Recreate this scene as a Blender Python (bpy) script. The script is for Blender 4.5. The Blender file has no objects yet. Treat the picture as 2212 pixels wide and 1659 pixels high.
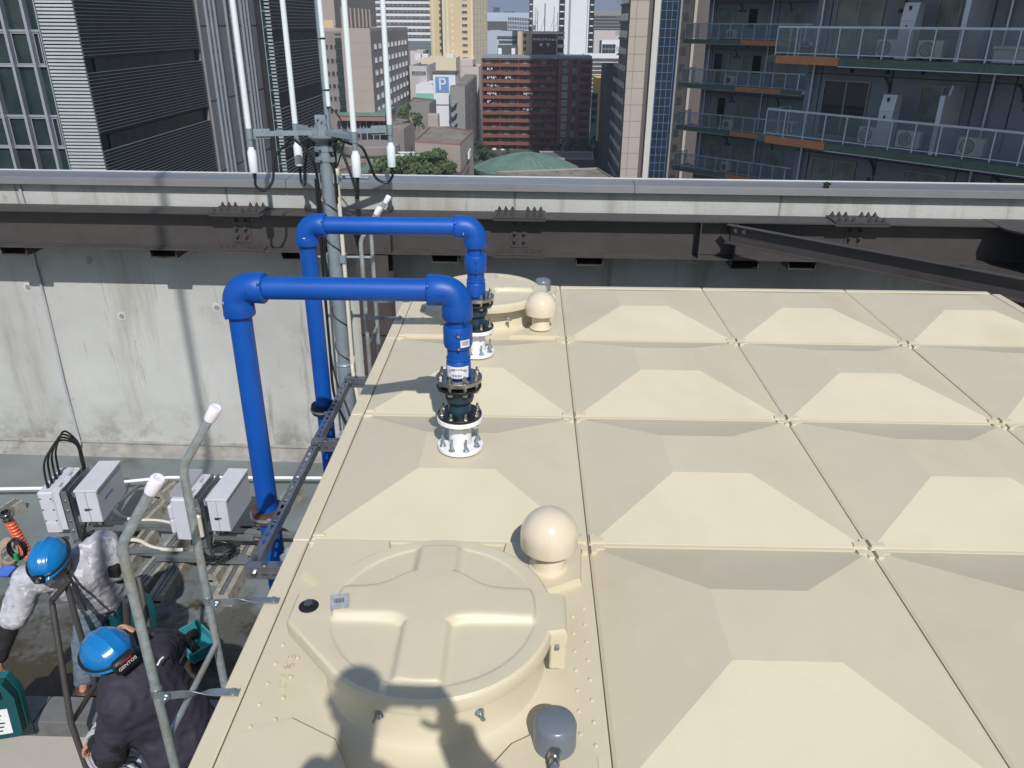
import bpy, bmesh, math, random
import numpy as np
from mathutils import Matrix, Vector, Euler
random.seed(7)
scene = bpy.context.scene
COL = scene.collection
# ------------------------------------------------------------------ camera
CP = (0.766959, -2.319732, 1.697744); YAW, PITCH, ROLL, FOC = 0.0188680, 1.1408357, 0.0071323, 1700.437
RM = Matrix.Rotation(YAW, 3, 'Z') @ Matrix.Rotation(PITCH, 3, 'X') @ Matrix.Rotation(ROLL, 3, 'Z')
cam_d = bpy.data.cameras.new('camera'); cam = bpy.data.objects.new('camera', cam_d); COL.objects.link(cam)
cam.matrix_world = Matrix.Translation(CP) @ RM.to_4x4()
cam_d.sensor_fit = 'HORIZONTAL'; cam_d.sensor_width = 36; cam_d.lens = FOC/2212*36
cam_d.clip_start = 0.02; cam_d.clip_end = 6000
scene.camera = cam
# ------------------------------------------------------------------ light
SUN = Vector((0.225, -0.985, 1.0)).normalized()
el = math.asin(SUN.z); az = math.atan2(SUN.x, SUN.y)
w = bpy.data.worlds.new('World'); scene.world = w; w.use_nodes = True
nt = w.node_tree; bg = nt.nodes['Background']
sky = nt.nodes.new('ShaderNodeTexSky'); sky.sky_type = 'NISHITA'; sky.sun_disc = False
sky.sun_elevation = el; sky.sun_rotation = az; sky.air_density = 1.2; sky.dust_density = 0.6; sky.altitude = 60
nt.links.new(sky.outputs[0], bg.inputs[0]); bg.inputs[1].default_value = 0.112
sd = bpy.data.lights.new('sun', 'SUN'); sd.energy = 4.3; sd.angle = math.radians(0.53); sd.color = (1.0, 0.965, 0.915)
so = bpy.data.objects.new('sun', sd); COL.objects.link(so); so.rotation_euler = SUN.to_track_quat('Z', 'Y').to_euler()
vs = scene.view_settings; vs.view_transform = 'Standard'; vs.look = 'None'; vs.exposure = 0.0; vs.gamma = 1.0; vs.use_curve_mapping = False
scene.cycles.max_bounces = 8; scene.cycles.diffuse_bounces = 3; scene.cycles.glossy_bounces = 3
scene.cycles.transparent_max_bounces = 12; scene.cycles.caustics_reflective = False; scene.cycles.caustics_refractive = False
# ------------------------------------------------------------------ helpers
def ray(u, v): return RM @ Vector(((u-1106)/FOC, -(v-829.5)/FOC, -1.0))
def on(u, v, axis, val):
    d = ray(u, v); t = (val-CP[axis])/d[axis]; return Vector(CP) + d*t
def onf(P, th, u, v):
    n = (math.cos(th), math.sin(th)); d = ray(u, v)
    t = ((P[0]-CP[0])*n[0]+(P[1]-CP[1])*n[1])/(d.x*n[0]+d.y*n[1]); return Vector(CP)+d*t
def vert(u, v, x, y):
    d = ray(u, v); t = ((x-CP[0])*d.x+(y-CP[1])*d.y)/(d.x**2+d.y**2); return Vector(CP)+d*t
MATS = {}
def mat(name, col, rough=0.5, metal=0.0, var=0.08, vs_=6.0, bump=0.0, bs=60.0, coat=0.0, spots=None, streak=None, spec=0.5, trans=0.0, grime=None, wet=False, alpha=1.0):
    if name in MATS: return MATS[name]
    m = bpy.data.materials.new(name); m.use_nodes = True; n = m.node_tree.nodes; l = m.node_tree.links
    b = n['Principled BSDF']; b.inputs['Roughness'].default_value = rough; b.inputs['Metallic'].default_value = metal
    b.inputs['Specular IOR Level'].default_value = spec
    if coat: b.inputs['Coat Weight'].default_value = coat; b.inputs['Coat Roughness'].default_value = 0.08
    if alpha < 1: b.inputs['Alpha'].default_value = alpha
    if trans: b.inputs['Transmission Weight'].default_value = trans
    geo = n.new('ShaderNodeNewGeometry'); pos = geo.outputs['Position']
    cur = None
    def noise(scale, det=4, rg=0.6, vec=pos, vscale=None):
        t = n.new('ShaderNodeTexNoise'); t.inputs['Scale'].default_value = scale; t.inputs['Detail'].default_value = det; t.inputs['Roughness'].default_value = rg
        if vscale:
            mp = n.new('ShaderNodeMapping'); mp.inputs['Scale'].default_value = vscale; l.new(vec, mp.inputs[0]); l.new(mp.outputs[0], t.inputs['Vector'])
        else: l.new(vec, t.inputs['Vector'])
        return t.outputs['Fac']
    def ramp(fac, a, b_, ca=(0,0,0,1), cb=(1,1,1,1)):
        r = n.new('ShaderNodeValToRGB'); r.color_ramp.elements[0].position = a; r.color_ramp.elements[1].position = b_
        r.color_ramp.elements[0].color = ca; r.color_ramp.elements[1].color = cb; l.new(fac, r.inputs[0]); return r.outputs[0]
    def mix(fac, A, B, mode='MIX', f=None):
        x = n.new('ShaderNodeMix'); x.data_type = 'RGBA'; x.blend_type = mode
        if fac is None: x.inputs[0].default_value = f
        else: l.new(fac, x.inputs[0])
        for k, q in ((6, A), (7, B)):
            if isinstance(q, tuple): x.inputs[k].default_value = q if len(q) == 4 else (*q, 1)
            else: l.new(q, x.inputs[k])
        return x.outputs[2]
    c = (*col, 1)
    lo = tuple(max(0, q*(1-var)) for q in col)+(1,); hi = tuple(min(1, q*(1+var)) for q in col)+(1,)
    cur = ramp(noise(vs_), 0.3, 0.7, lo, hi) if var else None
    if cur is None:
        rgb = n.new('ShaderNodeRGB'); rgb.outputs[0].default_value = c; cur = rgb.outputs[0]
    if spots:   # (scale, threshold, colour, softness)
        for sc, th, sc_col, soft in spots:
            cur = mix(ramp(noise(sc, 5, 0.65), th, th+soft), cur, sc_col)
    if streak:  # vertical runs (scale xy, threshold, colour, softness)
        for sc, th, sc_col, soft in streak:
            cur = mix(ramp(noise(1.0, 5, 0.7, vscale=(sc, sc, sc*0.09)), th, th+soft), cur, sc_col)
    if grime:   # noise-broken band low on the object: (z0, z1, colour)
        z0, z1, gc = grime
        sx = n.new('ShaderNodeSeparateXYZ'); l.new(pos, sx.inputs[0])
        mr = n.new('ShaderNodeMapRange'); mr.inputs[1].default_value = z1; mr.inputs[2].default_value = z0; l.new(sx.outputs[2], mr.inputs[0])
        mm = n.new('ShaderNodeMath'); mm.operation = 'MULTIPLY'; l.new(mr.outputs[0], mm.inputs[0]); l.new(ramp(noise(2.2, 6, 0.7), 0.45, 0.62), mm.inputs[1])
        cur = mix(mm.outputs[0], cur, gc)
    if wet:     # wet brown silt spreading over the walked part of the deck
        sx = n.new('ShaderNodeSeparateXYZ'); l.new(pos, sx.inputs[0])
        mr = n.new('ShaderNodeMapRange'); mr.inputs[1].default_value = 4.2; mr.inputs[2].default_value = 2.2; mr.inputs[3].default_value = -.22; mr.inputs[4].default_value = .20; l.new(sx.outputs[1], mr.inputs[0])
        ad = n.new('ShaderNodeMath'); ad.operation = 'ADD'; l.new(mr.outputs[0], ad.inputs[0]); l.new(noise(1.5, 7, .72), ad.inputs[1])
        wf = ramp(ad.outputs[0], .50, .62); cur = mix(wf, cur, (.085, .085, .078, 1))
        ad2 = n.new('ShaderNodeMath'); ad2.operation = 'ADD'; l.new(mr.outputs[0], ad2.inputs[0]); l.new(noise(2.6, 7, .75), ad2.inputs[1])
        cur = mix(ramp(ad2.outputs[0], .60, .68), cur, (.050, .042, .027, 1))
    l.new(cur, b.inputs['Base Color'])
    if rough > 0.12 and rough < 0.9:
        mr = n.new('ShaderNodeMapRange'); mr.inputs[3].default_value = rough*0.8; mr.inputs[4].default_value = min(1, rough*1.2); l.new(noise(vs_*1.7), mr.inputs[0]); l.new(mr.outputs[0], b.inputs['Roughness'])
    if bump:
        bp = n.new('ShaderNodeBump'); bp.inputs['Strength'].default_value = min(1, bump); bp.inputs['Distance'].default_value = 0.01
        l.new(noise(bs, 3), bp.inputs['Height']); l.new(bp.outputs[0], b.inputs['Normal'])
    MATS[name] = m; return m
WM = {}
def wm(o): return WM.get(o.name, Matrix.Identity(4)) if o else Matrix.Identity(4)
def tag(o, label=None, cat=None, group=None, kind=None):
    for k, q in (('label', label), ('category', cat), ('group', group), ('kind', kind)):
        if q: o[k] = q
    return o
def thing(name, label, cat, loc=(0, 0, 0), rz=0.0, group=None):
    o = bpy.data.objects.new(name, None); COL.objects.link(o); o.location = loc; o.rotation_euler = (0, 0, rz)
    o.empty_display_size = 0.1
    WM[o.name] = Matrix.Translation(loc) @ Matrix.Rotation(rz, 4, 'Z'); return tag(o, label, cat, group)
def basis(axis):
    z = Vector(axis).normalized(); x = z.orthogonal().normalized(); return x, z.cross(x), z
class MB:
    def __init__(s): s.v = []; s.f = []; s.m = []; s.mi = 0
    def add(s, vs, fs):
        o = len(s.v); s.v += [tuple(q) for q in vs]; s.f += [tuple(i+o for i in f) for f in fs]; s.m += [s.mi]*len(fs); return s
    def box(s, x0, x1, y0, y1, z0, z1, M=None):
        vs = [Vector((x, y, z)) for z in (z0, z1) for y in (y0, y1) for x in (x0, x1)]
        if M is not None: vs = [M @ q for q in vs]
        return s.add(vs, [(0,2,3,1),(4,5,7,6),(0,1,5,4),(2,6,7,3),(0,4,6,2),(1,3,7,5)])
    def bev(s, x0, x1, y0, y1, z0, z1, b=0.005, M=None):   # box with chamfered vertical and top edges
        P = [(x0+b,y0),(x1-b,y0),(x1,y0+b),(x1,y1-b),(x1-b,y1),(x0+b,y1),(x0,y1-b),(x0,y0+b)]
        cx, cy = (x0+x1)/2, (y0+y1)/2
        ins = [(cx+(p[0]-cx)*(1-2*b/(x1-x0)), cy+(p[1]-cy)*(1-2*b/(y1-y0))) for p in P]
        R = [[(*p, z0) for p in P], [(*p, z1-b) for p in P], [(*p, z1) for p in ins]]
        vs = [Vector(q) for r in R for q in r]
        if M is not None: vs = [M @ q for q in vs]
        fs = [tuple(range(7, -1, -1)), tuple(range(16, 24))]
        for k in (0, 8):
            for i in range(8): j = (i+1) % 8; fs.append((k+i, k+j, k+8+j, k+8+i))
        return s.add(vs, fs)
    def bar(s, p0, p1, w, h, up=(0, 0, 1)):      # rectangular bar between two points
        p0, p1 = Vector(p0), Vector(p1); z = (p1-p0).normalized(); x = z.cross(Vector(up)).normalized(); y = x.cross(z)
        vs = [p + x*(a*w/2) + y*(b*h/2) for p in (p0, p1) for a, b in ((-1,-1),(1,-1),(1,1),(-1,1))]
        return s.add(vs, [(0,3,2,1),(4,5,6,7),(0,1,5,4),(1,2,6,5),(2,3,7,6),(3,0,4,7)])
    def cyl(s, p0, p1, r, r2=None, n=16, cap=True):
        p0, p1 = Vector(p0), Vector(p1); x, y, z = basis(p1-p0); r2 = r if r2 is None else r2
        vs = [p + (x*math.cos(2*math.pi*i/n)+y*math.sin(2*math.pi*i/n))*q for p, q in ((p0, r), (p1, r2)) for i in range(n)]
        fs = [(i, (i+1) % n, n+(i+1) % n, n+i) for i in range(n)]
        if cap: fs += [tuple(range(n-1, -1, -1)), tuple(range(n, 2*n))]
        return s.add(vs, fs)
    def tube(s, pts, r, n=10, cap=True):
        pts = [Vector(p) for p in pts]; rs = r if isinstance(r, (list, tuple)) else [r]*len(pts)
        x = None; rings = []
        for i, p in enumerate(pts):
            t = (pts[min(i+1, len(pts)-1)]-pts[max(i-1, 0)]).normalized()
            x = t.orthogonal().normalized() if x is None else (x - t*x.dot(t)).normalized()
            y = t.cross(x); rings.append([p+(x*math.cos(2*math.pi*k/n)+y*math.sin(2*math.pi*k/n))*rs[i] for k in range(n)])
        vs = [q for R in rings for q in R]; fs = []
        for i in range(len(pts)-1):
            for k in range(n): a = i*n+k; b = i*n+(k+1) % n; fs.append((a, b, b+n, a+n))
        if cap: fs += [tuple(range(n-1, -1, -1)), tuple(range((len(pts)-1)*n, len(pts)*n))]
        return s.add(vs, fs)
    def lathe(s, prof, o=(0, 0, 0), axis=(0, 0, 1), n=32):
        o = Vector(o); x, y, z = basis(axis); vs = []; fs = []
        for r, h in prof:
            vs += [o+z*h+(x*math.cos(2*math.pi*i/n)+y*math.sin(2*math.pi*i/n))*max(r, 1e-5) for i in range(n)]
        for j in range(len(prof)-1):
            for i in range(n): a = j*n+i; b = j*n+(i+1) % n; fs.append((a, b, b+n, a+n))
        if prof[0][0] > 1e-4: fs.append(tuple(range(n-1, -1, -1)))
        if prof[-1][0] > 1e-4: fs.append(tuple(range((len(prof)-1)*n, len(prof)*n)))
        return s.add(vs, fs)
    def prism(s, poly, z0, z1, M=None):
        n = len(poly); vs = [Vector((p[0], p[1], z)) for z in (z0, z1) for p in poly]
        if M is not None: vs = [M @ q for q in vs]
        return s.add(vs, [tuple(range(n-1, -1, -1)), tuple(range(n, 2*n))]+[(i, (i+1) % n, n+(i+1) % n, n+i) for i in range(n)])
    def poly(s, pts): return s.add(pts, [tuple(range(len(pts)))])
    def solid(s, quad, off):                     # polygon given a thickness
        off = Vector(off); q = [Vector(p) for p in quad]; n = len(q)
        return s.add(q+[p+off for p in q], [tuple(range(n)), tuple(range(2*n-1, n-1, -1))]+[((i+1) % n, i, n+i, n+(i+1) % n) for i in range(n)])
    def bolt(s, p, axis, r, h, stud=0.0, washer=True):
        p = Vector(p); a = Vector(axis).normalized()
        if washer: s.cyl(p, p+a*h*0.2, r*1.35, n=12)
        s.cyl(p+a*h*0.2, p+a*h, r, n=6)
        if stud: s.cyl(p+a*h, p+a*(h+stud), r*0.52, n=8)
        return s
    def mesh(s, name, mats, inv=None, ang=35, smooth=True):
        me = bpy.data.meshes.new(name); vs = s.v if inv is None else [tuple(inv @ Vector(q)) for q in s.v]
        me.from_pydata(vs, [], s.f); mats = mats if isinstance(mats, (list, tuple)) else [mats]
        for m in mats: me.materials.append(m)
        if len(mats) > 1: me.polygons.foreach_set('material_index', s.m)
        bm = bmesh.new(); bm.from_mesh(me); bmesh.ops.recalc_face_normals(bm, faces=bm.faces); bm.to_mesh(me); bm.free()
        if smooth:
            me.polygons.foreach_set('use_smooth', [True]*len(me.polygons)); me.set_sharp_from_angle(angle=math.radians(ang))
        me.update(); return me
    def build(s, name, mats, parent=None, world=True, ang=35, smooth=True, kind=None, label=None, cat=None, group=None):
        inv = wm(parent).inverted() if (parent is not None and world) else None
        o = bpy.data.objects.new(name, s.mesh(name, mats, inv, ang, smooth)); COL.objects.link(o)
        if parent is not None: o.parent = parent; WM[o.name] = wm(parent)
        return tag(o, label, cat, group, kind)
def inst(name, me, parent, M):      # place a shared mesh in world space under a parent
    o = bpy.data.objects.new(name, me); COL.objects.link(o)
    if parent is not None: o.parent = parent; o.matrix_local = wm(parent).inverted() @ M
    else: o.matrix_local = M
    WM[o.name] = M; return o
def copy_tree(o, loc=None, rz=None, parent=None):
    c = o.copy(); COL.objects.link(c)
    if parent is not None: c.parent = parent
    for ch in list(o.children): copy_tree(ch, parent=c)
    if loc is not None: c.location = loc
    if rz is not None: c.rotation_euler = (0, 0, rz)
    return c
def smoothpts(pts, k=6):   # Catmull-Rom
    P = [Vector(p) for p in pts]; P = [P[0]*2-P[1]]+P+[P[-1]*2-P[-2]]; out = []
    for i in range(1, len(P)-2):
        for j in range(k):
            t = j/k; a, b, c, d = P[i-1:i+3]
            out.append(0.5*((2*b)+(c-a)*t+(2*a-5*b+4*c-d)*t*t+(3*b-a-3*c+d)*t**3))
    return out+[P[-2]]
def arc(c, r, a0, a1, ex, ey, n=8):
    c = Vector(c); ex = Vector(ex); ey = Vector(ey)
    return [c+ex*(r*math.cos(a0+(a1-a0)*i/n))+ey*(r*math.sin(a0+(a1-a0)*i/n)) for i in range(n+1)]
FONT = None
def text(parent, s, M, size, m, name='lettering', depth=0.0005, align='CENTER', bold=0.0):
    cu = bpy.data.curves.new(name, 'FONT'); cu.body = s; cu.size = size; cu.extrude = depth; cu.align_x = align; cu.align_y = 'CENTER'; cu.offset = bold
    to = bpy.data.objects.new(name, cu); COL.objects.link(to)
    me = bpy.data.meshes.new_from_object(to.evaluated_get(bpy.context.evaluated_depsgraph_get())); bpy.data.objects.remove(to)
    me.materials.clear(); me.materials.append(m); return inst(name, me, parent, M)
def frame(o, x, y):
    x = Vector(x).normalized(); y = Vector(y); y = (y-x*y.dot(x)).normalized(); z = x.cross(y); M = Matrix((x, y, z)).transposed().to_4x4(); M.translation = Vector(o); return M
# map zoomed-crop coordinates of the survey notes to picture coordinates
z1 = lambda x, y: (x*.2976, 822.9+y*.2976)
z2 = lambda x, y: (x*.3055, 1152+y*.3055)
z3 = lambda x, y: (x*.3221, 1124.6+y*.3221)
z4 = lambda x, y: (438.9+x*.3307, 822.9+y*.3307)
z5 = lambda x, y: (658.3+x*.2975, 384+y*.2975)
z6 = lambda x, y: (877.7+x*.2975, 548.6+y*.2975)
zc = lambda x, y: (658.4+x*.3224, y*.3224)
# ------------------------------------------------------------------ materials
m_frp = mat('cream_frp', (.61, .548, .41), .42, var=.035, vs_=2.5, bump=.10, bs=420, spots=[(1.3, .52, (.555, .485, .35), .25), (11, .70, (.44, .385, .28), .10), (3.5, .70, (.47, .42, .32), .08), (150, .745, (.27, .235, .18), .03)])
m_frp2 = mat('cream_frp_rim', (.62, .555, .415), .4, var=.03, vs_=4, spots=[(14, .72, (.42, .37, .27), .1)])
m_ivory = mat('ivory_plastic', (.66, .575, .45), .16, var=.015, coat=.4)
m_dgrey = mat('grey_plastic', (.14, .165, .20), .3, var=.06)
m_blue = mat('blue_polyethylene', (.002, .073, .37), .42, var=.10, vs_=3, bump=.08, bs=260, spec=.4, spots=[(13, .64, (.018, .095, .38), .14), (70, .72, (.07, .13, .34), .05)])
m_rubber = mat('dark_teal_rubber', (.012, .035, .055), .28, var=.1)
m_black = mat('black_paint', (.012, .012, .014), .35, var=.15)
m_blackm = mat('black_rubber', (.01, .01, .011), .55, var=.15)
m_steel = mat('machined_steel', (.42, .41, .38), .3, 1.0, var=.12, vs_=40)
m_zinc = mat('zinc_plate', (.42, .47, .52), .45, .9, var=.15, vs_=30)
m_white = mat('white_paint', (.80, .80, .82), .28, var=.02)
m_wplas = mat('white_cap_plastic', (.82, .78, .86), .35, var=.02)
m_paper = mat('sticker_paper', (.74, .74, .76), .5, var=.03)
m_ink = mat('sticker_ink', (.02, .02, .025), .6, var=0)
m_galv = mat('galvanized_pipe', (.36, .40, .41), .40, .45, var=.22, vs_=45, bump=.08, bs=90, spots=[(7, .52, (.32, .30, .24), .14)])
m_galvb = mat('galvanized_strap', (.42, .46, .50), .36, .8, var=.15, vs_=35)
m_slot = mat('slotted_steel', (.27, .28, .31), .33, .75, var=.15, vs_=20)
m_rust = mat('brown_sleeve', (.085, .045, .03), .6, var=.3, vs_=20)
m_conc = mat('parapet_concrete', (.44, .445, .43), .9, var=.14, vs_=.8, bump=.3, bs=35,
             spots=[(1.5, .60, (.32, .32, .29), .2), (5, .66, (.28, .27, .23), .12)], streak=[(1.8, .53, (.27, .26, .22), .20), (4.5, .60, (.20, .19, .15), .14)], grime=(-2.8, -2.05, (.14, .135, .11)))
m_concj = mat('joint_sealant', (.25, .25, .25), .8)
m_hole = mat('mortar_patch', (.51, .51, .49), .9, var=.12, vs_=25)
m_alu = mat('aluminium_coping', (.31, .315, .335), .38, .55, var=.06, vs_=3)
m_floor = mat('grey_roof_coating', (.165, .19, .195), .45, var=.2, vs_=.9, bump=.12, bs=25,
              spots=[(1.6, .57, (.12, .12, .11), .14), (4.5, .64, (.07, .06, .045), .10)], wet=True)
m_brown = mat('dark_brown_paint', (.060, .054, .054), .42, var=.12, vs_=5, bump=.06, bs=30)
m_brownl = mat('dark_brown_paint_lower', (.060, .053, .052), .5, var=.16, vs_=7, spots=[(6, .66, (.075, .05, .038), .1)])
m_pole = mat('galvanised_pole_paint', (.24, .29, .33), .48, .25, var=.12, vs_=12)
m_whip = mat('white_fibreglass', (.72, .78, .80), .3, var=.03)
m_cream2 = mat('cream_conduit', (.62, .58, .50), .45, var=.05)
m_cable = mat('black_cable', (.012, .012, .013), .4, var=.1)
m_box = mat('light_grey_enamel', (.56, .57, .63), .32, var=.03)
m_boxs = mat('grey_enamel_seam', (.09, .095, .11), .5)
m_sleep = mat('weathered_concrete_sleeper', (.30, .28, .245), .9, var=.3, vs_=14, bump=.5, bs=60, spots=[(9, .56, (.12, .11, .09), .12)])
m_chan = mat('grey_channel', (.22, .24, .25), .45, .5, var=.12, vs_=15)
m_teal = mat('teal_case_plastic', (.006, .15, .16), .5, var=.08)
m_teal2 = mat('dark_teal_case_plastic', (.004, .07, .08), .5, var=.08)
m_helm = mat('blue_helmet_shell', (.006, .165, .45), .24, var=.08, vs_=9, coat=.15, spots=[(30, .68, (.05, .22, .42), .06)])
m_skin = mat('skin', (.42, .22, .15), .55, var=.08, vs_=20)
m_bcloth = mat('black_cloth', (.009, .009, .010), .85, var=.3, vs_=12, bump=.4, bs=16)
m_navy = mat('dark_navy_jacket', (.030, .028, .044), .75, var=.2, vs_=8, bump=.5, bs=12)
m_camo = mat('grey_mottled_tee', (.42, .42, .46), .85, var=.2, vs_=14, bump=.5, bs=13, spots=[(13, .54, (.31, .31, .35), .08), (21, .56, (.62, .62, .66), .05)])
m_jean = mat('faded_blue_jeans', (.13, .17, .22), .85, var=.25, vs_=10, bump=.6, bs=14, spots=[(8, .56, (.20, .25, .30), .12)])
m_orange = mat('orange_hose_plastic', (.70, .13, .05), .45)
m_beige = mat('beige_coated_wall', (.40, .38, .34), .7, var=.06, vs_=2)
m_clear = mat('clear_plastic', (.55, .6, .65), .12, var=0, alpha=.35)
m_rope = mat('hemp_rope', (.30, .24, .17), .9)
m_reflect = mat('reflective_piping', (.75, .76, .80), .3)
m_green = mat('green_clip', (.01, .30, .07), .5)
# ================================================================== FOREGROUND: the water tank
tank = thing('water_tank', 'large cream panel water tank with raised pyramid roof panels filling the foreground', 'water tank', (0, 0, 0))
NX, NY0, NY1 = 4, -4, 3
H = .105; S = .15; E = .0020
def roof_panel_mesh():
    b = MB(); a = E
    out = [(a, a, 0), (1-a, a, 0), (1-a, 1-a, 0), (a, 1-a, 0)]
    q = a+.010; inn = [(q, q, .006), (1-q, q, .006), (1-q, 1-q, .006), (q, 1-q, .006)]
    pl = [(.5-S, .5-S, H), (.5+S, .5-S, H), (.5+S, .5+S, H), (.5-S, .5+S, H)]
    dn = [(p[0], p[1], -.07) for p in out]
    fs = []
    for k in (0, 4, 8):
        for i in range(4): j = (i+1) % 4; fs.append((k+i, k+j, k+4+j, k+4+i))
    fs.append((12, 13, 14, 15))
    b.add(dn+out+inn+pl, fs); return b.mesh('roof_panel', [m_frp], smooth=False)
pyr = roof_panel_mesh()
# seam ribs either side of a row joint: thin raised lip along the panel edges
def lip_mesh():
    b = MB(); b.box(.02, .98, -.0075, -.0020, -.02, .009); b.box(.02, .98, .0020, .0075, -.02, .007); return b.mesh('seam_lip', [m_frp2], smooth=False)
lip = lip_mesh()
def clip_mesh():   # small stepped cleats at the four-panel corner
    b = MB()
    b.prism([(.007, .013), (.055, .013), (.055, .034), (.027, .036), (.025, .052), (.007, .052)], 0, .017)
    return b.mesh('corner_cleat', [m_frp2])
clip = clip_mesh()
def manhole_panel_mesh(my):   # flatter panel with raised ribs and rivet dots around the manhole
    b = MB(); a = E; cx, cy = .52, .425
    if my: cy = 1-cy
    n = 48; rings = []
    def ring(f):
        out = []
        for i in range(n):
            t = 2*math.pi*i/n; out.append(f(t))
        return out
    def sq(t, h, z):
        c, s = math.cos(t), math.sin(t); k = h/max(abs(c), abs(s)); return (.5+c*k, .5+s*k, z)
    R = [ring(lambda t: sq(t, .5-a, -.07)), ring(lambda t: sq(t, .5-a, 0)), ring(lambda t: sq(t, .47, .004)),
         ring(lambda t: (cx+math.cos(t)*.372, cy+math.sin(t)*.372, .006)), ring(lambda t: (cx+math.cos(t)*.335, cy+math.sin(t)*.335, .009)),
         ring(lambda t: (cx+math.cos(t)*.314, cy+math.sin(t)*.314, .020)), ring(lambda t: (cx+math.cos(t)*.304, cy+math.sin(t)*.304, .045)), ring(lambda t: (cx+math.cos(t)*.300, cy+math.sin(t)*.300, .155))]
    R = [[(p[0], min(1-a, max(a, p[1])), p[2]) for p in r] for r in R]
    vs = [q for r in R for q in r]; fs = [(k*n+i, k*n+(i+1) % n, (k+1)*n+(i+1) % n, (k+1)*n+i) for k in range(len(R)-1) for i in range(n)]
    fs.append(tuple(range((len(R)-1)*n, len(R)*n)))
    b.add(vs, fs)
    f = (lambda y: 1-y) if my else (lambda y: y)
    def plate(pts, h):
        pts = [(p[0], f(p[1])) for p in pts]
        if my: pts = pts[::-1]
        c = Vector((sum(p[0] for p in pts)/len(pts), sum(p[1] for p in pts)/len(pts)))
        top = [c+(Vector(p)-c)*.93 for p in pts]; n_ = len(pts)
        b.add([(*p, -.01) for p in pts]+[(*p, h) for p in top], [tuple(range(n_, 2*n_))]+[(i, (i+1) % n_, n_+(i+1) % n_, n_+i) for i in range(n_)])
    plate([(.02, .985), (.02, .80), (.14, .70), (.34, .80), (.30, .985)], .03)      # corner pads
    plate([(.98, .985), (.70, .985), (.68, .82), (.82, .70), (.965, .78)], .03)
    plate([(.03, .02), (.36, .02), (.30, .13), (.16, .20), (.03, .14)], .022)
    plate([(.97, .02), (.66, .02), (.74, .13), (.86, .20), (.97, .10)], .022)
    return b.mesh('manhole_panel', [m_frp], ang=40)
mp = {-1: manhole_panel_mesh(False)}; mp[2] = mp[-1]
for i in range(NX):
    for j in range(NY0, NY1):
        T = Matrix.Translation((i, j, 0))
        if i == 0 and j in mp: inst('manhole_panel', mp[j], tank, T)
        else: inst('roof_panel', pyr, tank, T @ Matrix.Translation((.5, .5, random.uniform(-.0012, .0012))) @ Euler((random.uniform(-.002, .002), random.uniform(-.002, .002), 0)).to_matrix().to_4x4() @ Matrix.Translation((-.5, -.5, 0)))
        if j > NY0: inst('seam_lip', lip, tank, T)
for i in range(0, NX):
    for j in range(NY0+1, NY1):
        if i == 0: continue
        for sx in (-1, 1):
            for sy in (-1, 1): inst('corner_cleat', clip, tank, Matrix.Translation((i, j, 0)) @ Matrix.Diagonal((sx, sy, 1, 1)))
def cleat_half():
    b = MB()
    b.bev(.008, .052, .013, .034, 0, .018, .004)
    return b.mesh('edge_cleat', [m_frp2])
ch = cleat_half()
for j in range(NY0+1, NY1): [inst('edge_cleat', ch, tank, Matrix.Translation((0, j, 0)) @ Matrix.Diagonal((1, sy, 1, 1))) for sy in (-1, 1)]
b = MB(); b.box(.001, NX-.001, NY0+.001, NY1-.001, -.10, -.014); b.build('inner_deck', m_frp2, tank)
# rim strips along the left edge, one per panel, and the far and right rims
b = MB(); b.bev(-.062, -.003, .003, .997, -.09, .004, .004); rim = b.mesh('edge_rim', [m_frp2])
for j in range(NY0, NY1): inst('edge_rim', rim, tank, Matrix.Translation((0, j, 0)))
b = MB(); b.bev(.003, .997, .003, .05, -.09, .006, .004); rimf = b.mesh('far_rim', [m_frp2])
for i in range(NX): inst('far_rim', rimf, tank, Matrix.Translation((i, NY1, 0)))
b = MB(); b.bev(NX+.003, NX+.062, .003, .997, -.09, .004, .004); rimr = b.mesh('right_rim', [m_frp2])
for j in range(NY0, NY1): inst('right_rim', rimr, tank, Matrix.Translation((0, j, 0)))
# side panels with shallow pyramids, on a steel base
def side_mesh():
    b = MB(); a = .01
    out = [(0, a, a), (0, 1-a, a), (0, 1-a, 1-a), (0, a, 1-a)]; pl = [(-.06, .3, .3), (-.06, .7, .3), (-.06, .7, .7), (-.06, .3, .7)]
    b.add([(.05, p[1], p[2]) for p in out]+out+pl, [(k+i, k+(i+1) % 4, k+4+(i+1) % 4, k+4+i) for k in (0, 4) for i in range(4)]+[(8, 9, 10, 11)]); return b.mesh('side_panel', [m_frp], smooth=False)
sm = side_mesh()
for j in range(NY0, NY1):
    for k in (1, 2): inst('side_panel', sm, tank, Matrix.Translation((-.045, j, -.09-k)))
for i in range(NX):
    for k in (1, 2): inst('side_panel', sm, tank, Matrix.Translation((i+1, NY1+.03, -.09-k)) @ Matrix.Rotation(math.radians(90), 4, 'Z') @ Matrix.Scale(-1, 4, (1, 0, 0)))
b = MB(); b.box(-.03, NX, NY0, NY1+.02, -2.09, -.1); b.build('tank_body', m_frp2, tank)
b = MB()
for x in (-.02, 1, 2, 3, 3.9): b.box(x, x+.1, NY0, NY1, -2.25, -2.1)
for y in range(NY0, NY1+1): b.box(0, NX, y-.05, y+.05, -2.6, -2.255)
b.build('base_frame', m_chan, tank)
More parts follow.
